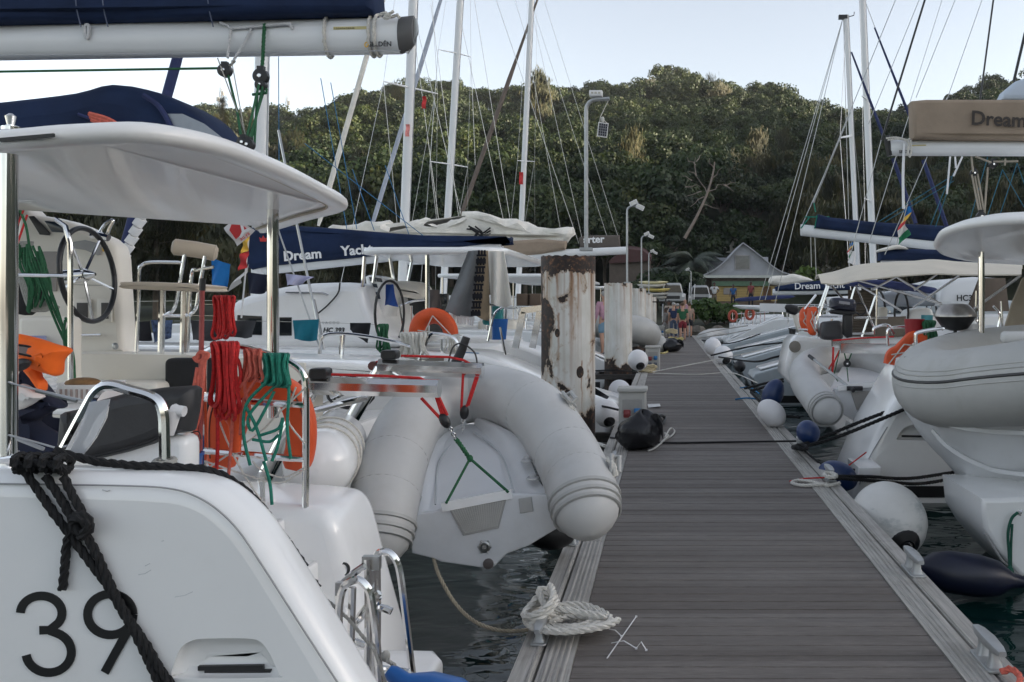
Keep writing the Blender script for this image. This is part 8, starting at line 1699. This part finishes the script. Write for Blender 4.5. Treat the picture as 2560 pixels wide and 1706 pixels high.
# grey tender bow beyond the second pile
gb = thing('dinghy', P(1478, 800, 27), 'grey tender bow poking out beyond the second pile', 'dinghy', 'inflatable dinghies on davits'); m = MB(); make_tube(m, PL((*z9(640, 650), 26), (*z9(820, 680), 26), (*z9(930, 700), 26.3), (*z9(965, 725), 27.2), (*z9(900, 700), 28.2), (*z9(700, 660), 28.5)), .42, .3, 18); m.build('tube', hyp_dark, gb); MB().slab(cr2([xz(*z9(*p), 26.6) for p in ((640, 740), (860, 755), (960, 765), (900, 800), (780, 815), (640, 800))], 3), at_y(26.6), 1.2, .15).build('hull_bottom', grp, gb)
# ---------------------------------------------------------------- shore: kayaks, cars
yk_ = 51.5; kr = thing('kayak_rack', P(1500, 700, yk_), 'dark timber rack carrying a stack of kayaks at the shore end of the jetty', 'rack'); m = MB()
for u in (1474, 1530): m.tube([P(u, 722, yk_), P(u, 648, yk_)], .05, 6); m.tube([P(u, 722, yk_+1), P(u, 648, yk_+1)], .05, 6)
for v in (655, 668, 681, 694): m.tube([P(1470, v, yk_+.5), P(1534, v, yk_+.5)], .04, 5)
m.build('frame', darkw, kr)
for i, (x0, x1, zy, c, lab) in enumerate(((905, 1100, 385, (.55, .50, .28), 'pale yellow kayak on top of the stack'), (895, 1085, 405, (.55, .53, .48), 'cream kayak second from the top'), (945, 1115, 432, (.50, .40, .12), 'mustard kayak in the middle of the stack'), (940, 1105, 460, (.45, .44, .40), 'grey white kayak below the mustard one'), (1020, 1090, 482, (.40, .39, .34), 'lowest whitish kayak in the stack'))):
    a, b = P(*z9(x0, zy), yk_-.3), P(*z9(x1, zy), yk_-.3); L = b-a; m = MB(); m.loft([[a+L*q+V((0, .32*w_*math.cos(2*math.pi*j/12), (.15*w_*math.sin(2*math.pi*j/12))*(1 if math.sin(2*math.pi*j/12) < 0 else .7)+.06*(2*q-1)**2)) for j in range(12)] for q, w_ in ((0, .05), (.08, .45), (.25, .85), (.5, 1), (.75, .85), (.92, .45), (1, .05))])
    kt = thing('kayak', a.lerp(b, .5), lab, 'kayak', 'kayaks stacked on the shore'); m.build('hull', M('kayak_plastic_%d' % i, c, .4, var=.08), kt); MB().ell(a.lerp(b, .5)+V((0, -.05, .09)), (.38, .2, .03), None, 12, 6).build('cockpit', blackp, kt)
def car(u, v, y, w, label, face=True):
    c = P(u, v, y); h = w*.85; t_ = thing('parked_car', c, label, 'car', 'parked cars by the hut'); pr = [(-.5, .18), (-.5, .52), (-.40, .56), (-.33, .92), (-.27, 1.0), (.27, 1.0), (.33, .92), (.40, .56), (.5, .52), (.5, .18)]
    MB().slab([(c.x+a*w, c.z+b*h) for a, b in pr], at_y(y), 4.2, .12, 3).build('body', M('car_white', (.36, .37, .38), .3, coat=.5) if 'car_white' not in MATS else MATS['car_white'], t_); MB().slab([(c.x+a*w, c.z+b*h) for a, b in ((-.36, .58), (-.29, .90), (.29, .90), (.36, .58))], at_y(y-.02), .06, .01, 1).build('windscreen', glassd, t_)
    for s in (-1, 1):
        MB().slab(rrect(c.x+s*w*.40-.09, c.z+h*.38, c.x+s*w*.40+.09, c.z+h*.50, .03, 2), at_y(y-.03), .06, .01, 1).build('headlight', whitep, t_); MB().lathe([(.32, 0), (.32, .22), (.2, .24)], V((c.x+s*(w*.5-.2)-.11, y+.7, c.z+.3)), (1, 0, 0), 16).build('wheel', blackp, t_)
    MB().slab(rrect(c.x-w*.28, c.z+h*.30, c.x+w*.28, c.z+h*.44, .03, 2), at_y(y-.025), .05, .01, 1).build('grille', blackp, t_)
car(1545, 703, 60, 1.85, 'white car parked behind the kayaks and the people'); car(1609, 704, 64, 1.8, 'white car half hidden behind the hut porch post')
for k, u in enumerate((1582, 1594)): tag(MB().tube([P(u, 700, 62), P(u+3, 650+k*3, 62)], .03, 5).build('gate_post', gel2), ('left', 'right')[k]+'hand one of two slim white posts left of the hut porch', 'post')
# ---------------------------------------------------------------- people
def skinned(name, verts, edges, mat, parent, root=0, sub=1):
    me = bpy.data.meshes.new(name); me.from_pydata([v[:3] for v in verts], edges, []); ob = bpy.data.objects.new('tmp', me); COL.objects.link(ob); md = ob.modifiers.new('s', 'SKIN'); md.use_smooth_shade = True
    for i, v in enumerate(verts): me.skin_vertices[0].data[i].radius = (v[3], v[4] if len(v) > 4 else v[3])
    me.skin_vertices[0].data[root].use_root = True; sb_ = ob.modifiers.new('u', 'SUBSURF'); sb_.levels = sub; sb_.render_levels = sub; bpy.context.view_layer.update()
    out = bpy.data.meshes.new_from_object(ob.evaluated_get(bpy.context.evaluated_depsgraph_get())); bpy.data.objects.remove(ob); out.materials.clear(); out.materials.append(mat)
    for p in out.polygons: p.use_smooth = True
    o = bpy.data.objects.new(name, out); COL.objects.link(o); o.parent = parent; o['_b'] = (0, 0, 0); return o
PN = [0]
def person(u, vfeet, y, label, shirt, legs, hair, sk=skin, face=0, short=False, h=1.74, arms='down', stride=.06, zoff=None, sleeve=.5, build=1.0, dress=False):
    base = P(u, vfeet, y)
    if zoff is not None: base.z = zoff
    t_ = thing('person', (0, 0, 0), label, 'person', 'people at the marina'); k = h/1.74; B_ = build
    J = dict(pel=(0, 0, .96, .125*B_, .10), wai=(0, .0, 1.10, .125*B_, .095), che=(0, .01, 1.30, .15*B_, .105), nec=(0, .0, 1.475, .055), hd0=(0, .015, 1.56, .075), hd1=(0, .02, 1.645, .088, .095), hd2=(0, .015, 1.715, .06))
    el = {'down': ((.23, -.02, 1.16), (.25, .06, .93)), 'hip': ((.33, -.06, 1.18), (.19, .10, 1.05)), 'fold': ((.24, .05, 1.17), (.05, .20, 1.20))}[arms]
    order = list(J); V_ = [J[a] for a in order]; E_ = [(0, 1), (1, 2), (2, 3), (3, 4), (4, 5), (5, 6)]
    def add(v, par): V_.append(v); E_.append((par, len(V_)-1)); return len(V_)-1
    ids = {}
    for s in (-1, 1):
        st = stride*s; a = add((.095*s, 0, .90, .088*B_), 0); kn = add((.10*s, st*.7+.01, .50, .062), a); cf = add((.10*s, st*.8-.015, .33, .055), kn); an = add((.10*s, st-.01, .09, .038), cf); he = add((.105*s, st+.02, .035, .038, .03), an); add((.12*s, st+.15, .022, .032, .02), he)
        sh = add((.175*s*B_, 0, 1.41, .062), 2); e = add((el[0][0]*s*B_, el[0][1], el[0][2], .042), sh); w_ = add((el[1][0]*s*B_, el[1][1], el[1][2], .029), e)
        d = (V(el[1])-V(el[0])).normalized(); d = V((d.x*s, d.y, d.z)); q = V(V_[w_][:3]); pm = add((*(q+d*.06), .034, .02), w_); side = V((0, 1, 0)) if abs(d.y) < .7 else V((0, 0, 1))
        for f in range(4): f0 = add((*(q+d*.10+side*(f-1.5)*.019), .009), pm); add((*(q+d*(.155+.014*(1 if f in (1, 2) else 0))+side*(f-1.5)*.021+V((-.012*s, 0, 0))), .008), f0)
        th = add((*(q+d*.05+side*.035), .010), pm); add((*(q+d*.095+side*.055), .008), th)
    body = skinned('body', V_, E_, sk, t_)
    sv = [(0, 0, .98, .15*B_, .125), (0, 0, 1.10, .148*B_, .122), (0, .01, 1.30, .172*B_, .128), (0, .0, 1.43, .10, .085)]; se = [(0, 1), (1, 2), (2, 3)]
    for s in (-1, 1):
        sv.append((.185*s*B_, 0, 1.40, .082)); se.append((2, len(sv)-1)); p = V((.185*s*B_, 0, 1.40)); e = V((el[0][0]*s*B_, el[0][1], el[0][2])); q = p.lerp(e, sleeve*1.3 if sleeve < .8 else 1); sv.append((*q, .062)); se.append((len(sv)-2, len(sv)-1))
        if sleeve > .8: sv.append((*(e.lerp(V((el[1][0]*s*B_, el[1][1], el[1][2])), .85)), .042)); se.append((len(sv)-2, len(sv)-1))
    skinned('shirt', sv, se, shirt, t_, 1)
    lv = [(0, 0, .98, .146*B_, .122), (0, 0, .92, .145*B_, .12)]; le = [(0, 1)]
    for s in (-1, 1):
        st = stride*s; lv.append((.10*s, 0, .84, .108*B_)); le.append((1, len(lv)-1)); lv.append((.105*s, st*.6, .56, .092 if short else .078)); le.append((len(lv)-2, len(lv)-1))
        if not short: lv.append((.10*s, st*.8, .33, .070)); le.append((len(lv)-2, len(lv)-1)); lv.append((.10*s, st, .08, .062)); le.append((len(lv)-2, len(lv)-1))
    skinned('shorts' if short else 'trousers', lv, le, legs, t_, 0)
    m = MB(); 
    for s in (-1, 1): m.slab(cr2([(.06*s+.0, -.07), (.15*s, -.06), (.165*s, .08), (.15*s, .19), (.10*s, .20), (.065*s, .08)], 3), lambda a, b, hh, s=s: V((a, b+stride*s, hh)), .05, .015, 2)
    m.slot(0); sh_ = m.build('shoes', M('shoe_dark', (.06, .05, .045), .7) if 'shoe_dark' not in MATS else MATS['shoe_dark'], t_)
    if hair: MB().ell((0, -.012, 1.675), (.097, .108, .088), None, 14, 9).build('hair', hair, t_)
    m = MB(); m.ell((0, .125, 1.625), (.014, .022, .022), None, 8, 6); m.build('nose', sk, t_)
    for s in (-1, 1): MB().ell((.034*s, .105, 1.65), (.012, .012, .009), None, 8, 6).build('eye', blackp, t_); MB().ell((.094*s, .01, 1.635), (.012, .025, .034), None, 8, 6).build('ear', sk, t_)
    MB().ell((0, .108, 1.585), (.024, .012, .007), None, 8, 6).build('mouth', redi if False else (MATS.get('lips') or M('lips', (.25, .09, .07), .5)), t_)
    t_.location = base; t_.rotation_euler = (0, 0, R(face)); t_.scale = (k, k, k); return t_
hg = M('grey_hair', (.35, .34, .32), .8, var=.2); hd_ = M('dark_hair', (.02, .016, .013), .7); hbr = M('brown_hair', (.09, .05, .025), .7)
grs = cloth('green_shirt', (.018, .09, .04)); rds = cloth('red_shorts', (.20, .02, .03)); nvs = cloth('navy_shirt', (.018, .03, .075)); jns = cloth('jeans_blue', (.055, .075, .12)); pks = cloth('pink_shirt', (.42, .24, .30)); bgs = cloth('beige_dress', (.36, .30, .24)); wts = cloth('white_shirt', (.50, .50, .50)); bls = cloth('bright_blue_shirt', (.02, .09, .24)); kha = cloth('khaki_trousers', (.17, .14, .10)); tls = cloth('teal_top', (.03, .18, .22)); rdt = cloth('red_top', (.22, .05, .05)); lbs = cloth('light_blue_shorts', (.14, .24, .32)); dkt = cloth('dark_trousers', (.02, .02, .025))
cu = lambda x: zc(x, 0)[0]
person(cu(307), 784, 39.5, 'person seen from behind in a green T shirt and red shorts', grs, rds, hbr, short=True, face=4, stride=.05)
person(cu(205), 778, 41.3, 'grey haired person in a navy top and blue jeans, back turned', nvs, jns, hg, face=-8, h=1.70)
person(cu(248), 776, 42.6, 'person in a teal top mostly hidden behind the green shirt', tls, jns, hg, face=0, h=1.66)
person(cu(335), 769, 45.0, 'bald older person in a pinkish shirt facing the camera over the green shirt', pks, dkt, None, face=170, h=1.80, zoff=.10)
person(cu(148), 768, 46.5, 'person in a beige top with dark hair standing left of the group', bgs, kha, hd_, skind, face=160, h=1.72, zoff=.1)
person(cu(118), 777, 42.0, 'person in grey clothes at the left edge of the group', cloth('grey_top', (.16, .15, .14)), cloth('grey_trousers', (.20, .19, .18)), hd_, skind, face=120, h=1.45)
person(cu(385), 775, 43.0, 'person in dark shorts half hidden right of the green shirt', cloth('sand_top', (.30, .22, .17)), dkt, hbr, face=10, short=True, h=1.68)
person(cu(672), 709, 62, 'person in a white T shirt and khaki trousers, hands on hips before the hut', wts, kha, hd_, skind, face=175, arms='hip', h=1.85)
person(cu(890), 706, 62, 'person in a bright blue T shirt standing by the yellow hut wall', bls, dkt, hd_, skind, face=170, h=1.60)
person(cu(1094), 705, 54, 'person in a red top on the boats before the hut', rdt, dkt, hd_, skind, face=150, h=1.55)
person(1389, 790, 24.3, 'person in a pink long sleeved shirt standing between the first two piles', pks, lbs, hg, face=30, short=True, h=1.76, zoff=.26, sleeve=1)
# a few soft items: small navy pouch rope etc on the left boats
lk = thing('liferaft', P(1412, 715, 16), 'white round canister on the stern behind the second pile', 'liferaft') if False else None
# ---------------------------------------------------------------- the air
hz_ = MB().bx(-420, -30, -3, 420, 345, 95).build('haze', None)
hm = bpy.data.materials.new('haze'); hm.use_nodes = True; nt = hm.node_tree; nt.nodes.remove(nt.nodes['Principled BSDF']); pv = nt.nodes.new('ShaderNodeVolumePrincipled'); pv.inputs['Density'].default_value = .00018; pv.inputs['Color'].default_value = (.86, .89, .95, 1); nt.links.new(pv.outputs[0], nt.nodes['Material Output'].inputs['Volume'])
hz_.data.materials.clear(); hz_.data.materials.append(hm); tag(hz_, kind='stuff')
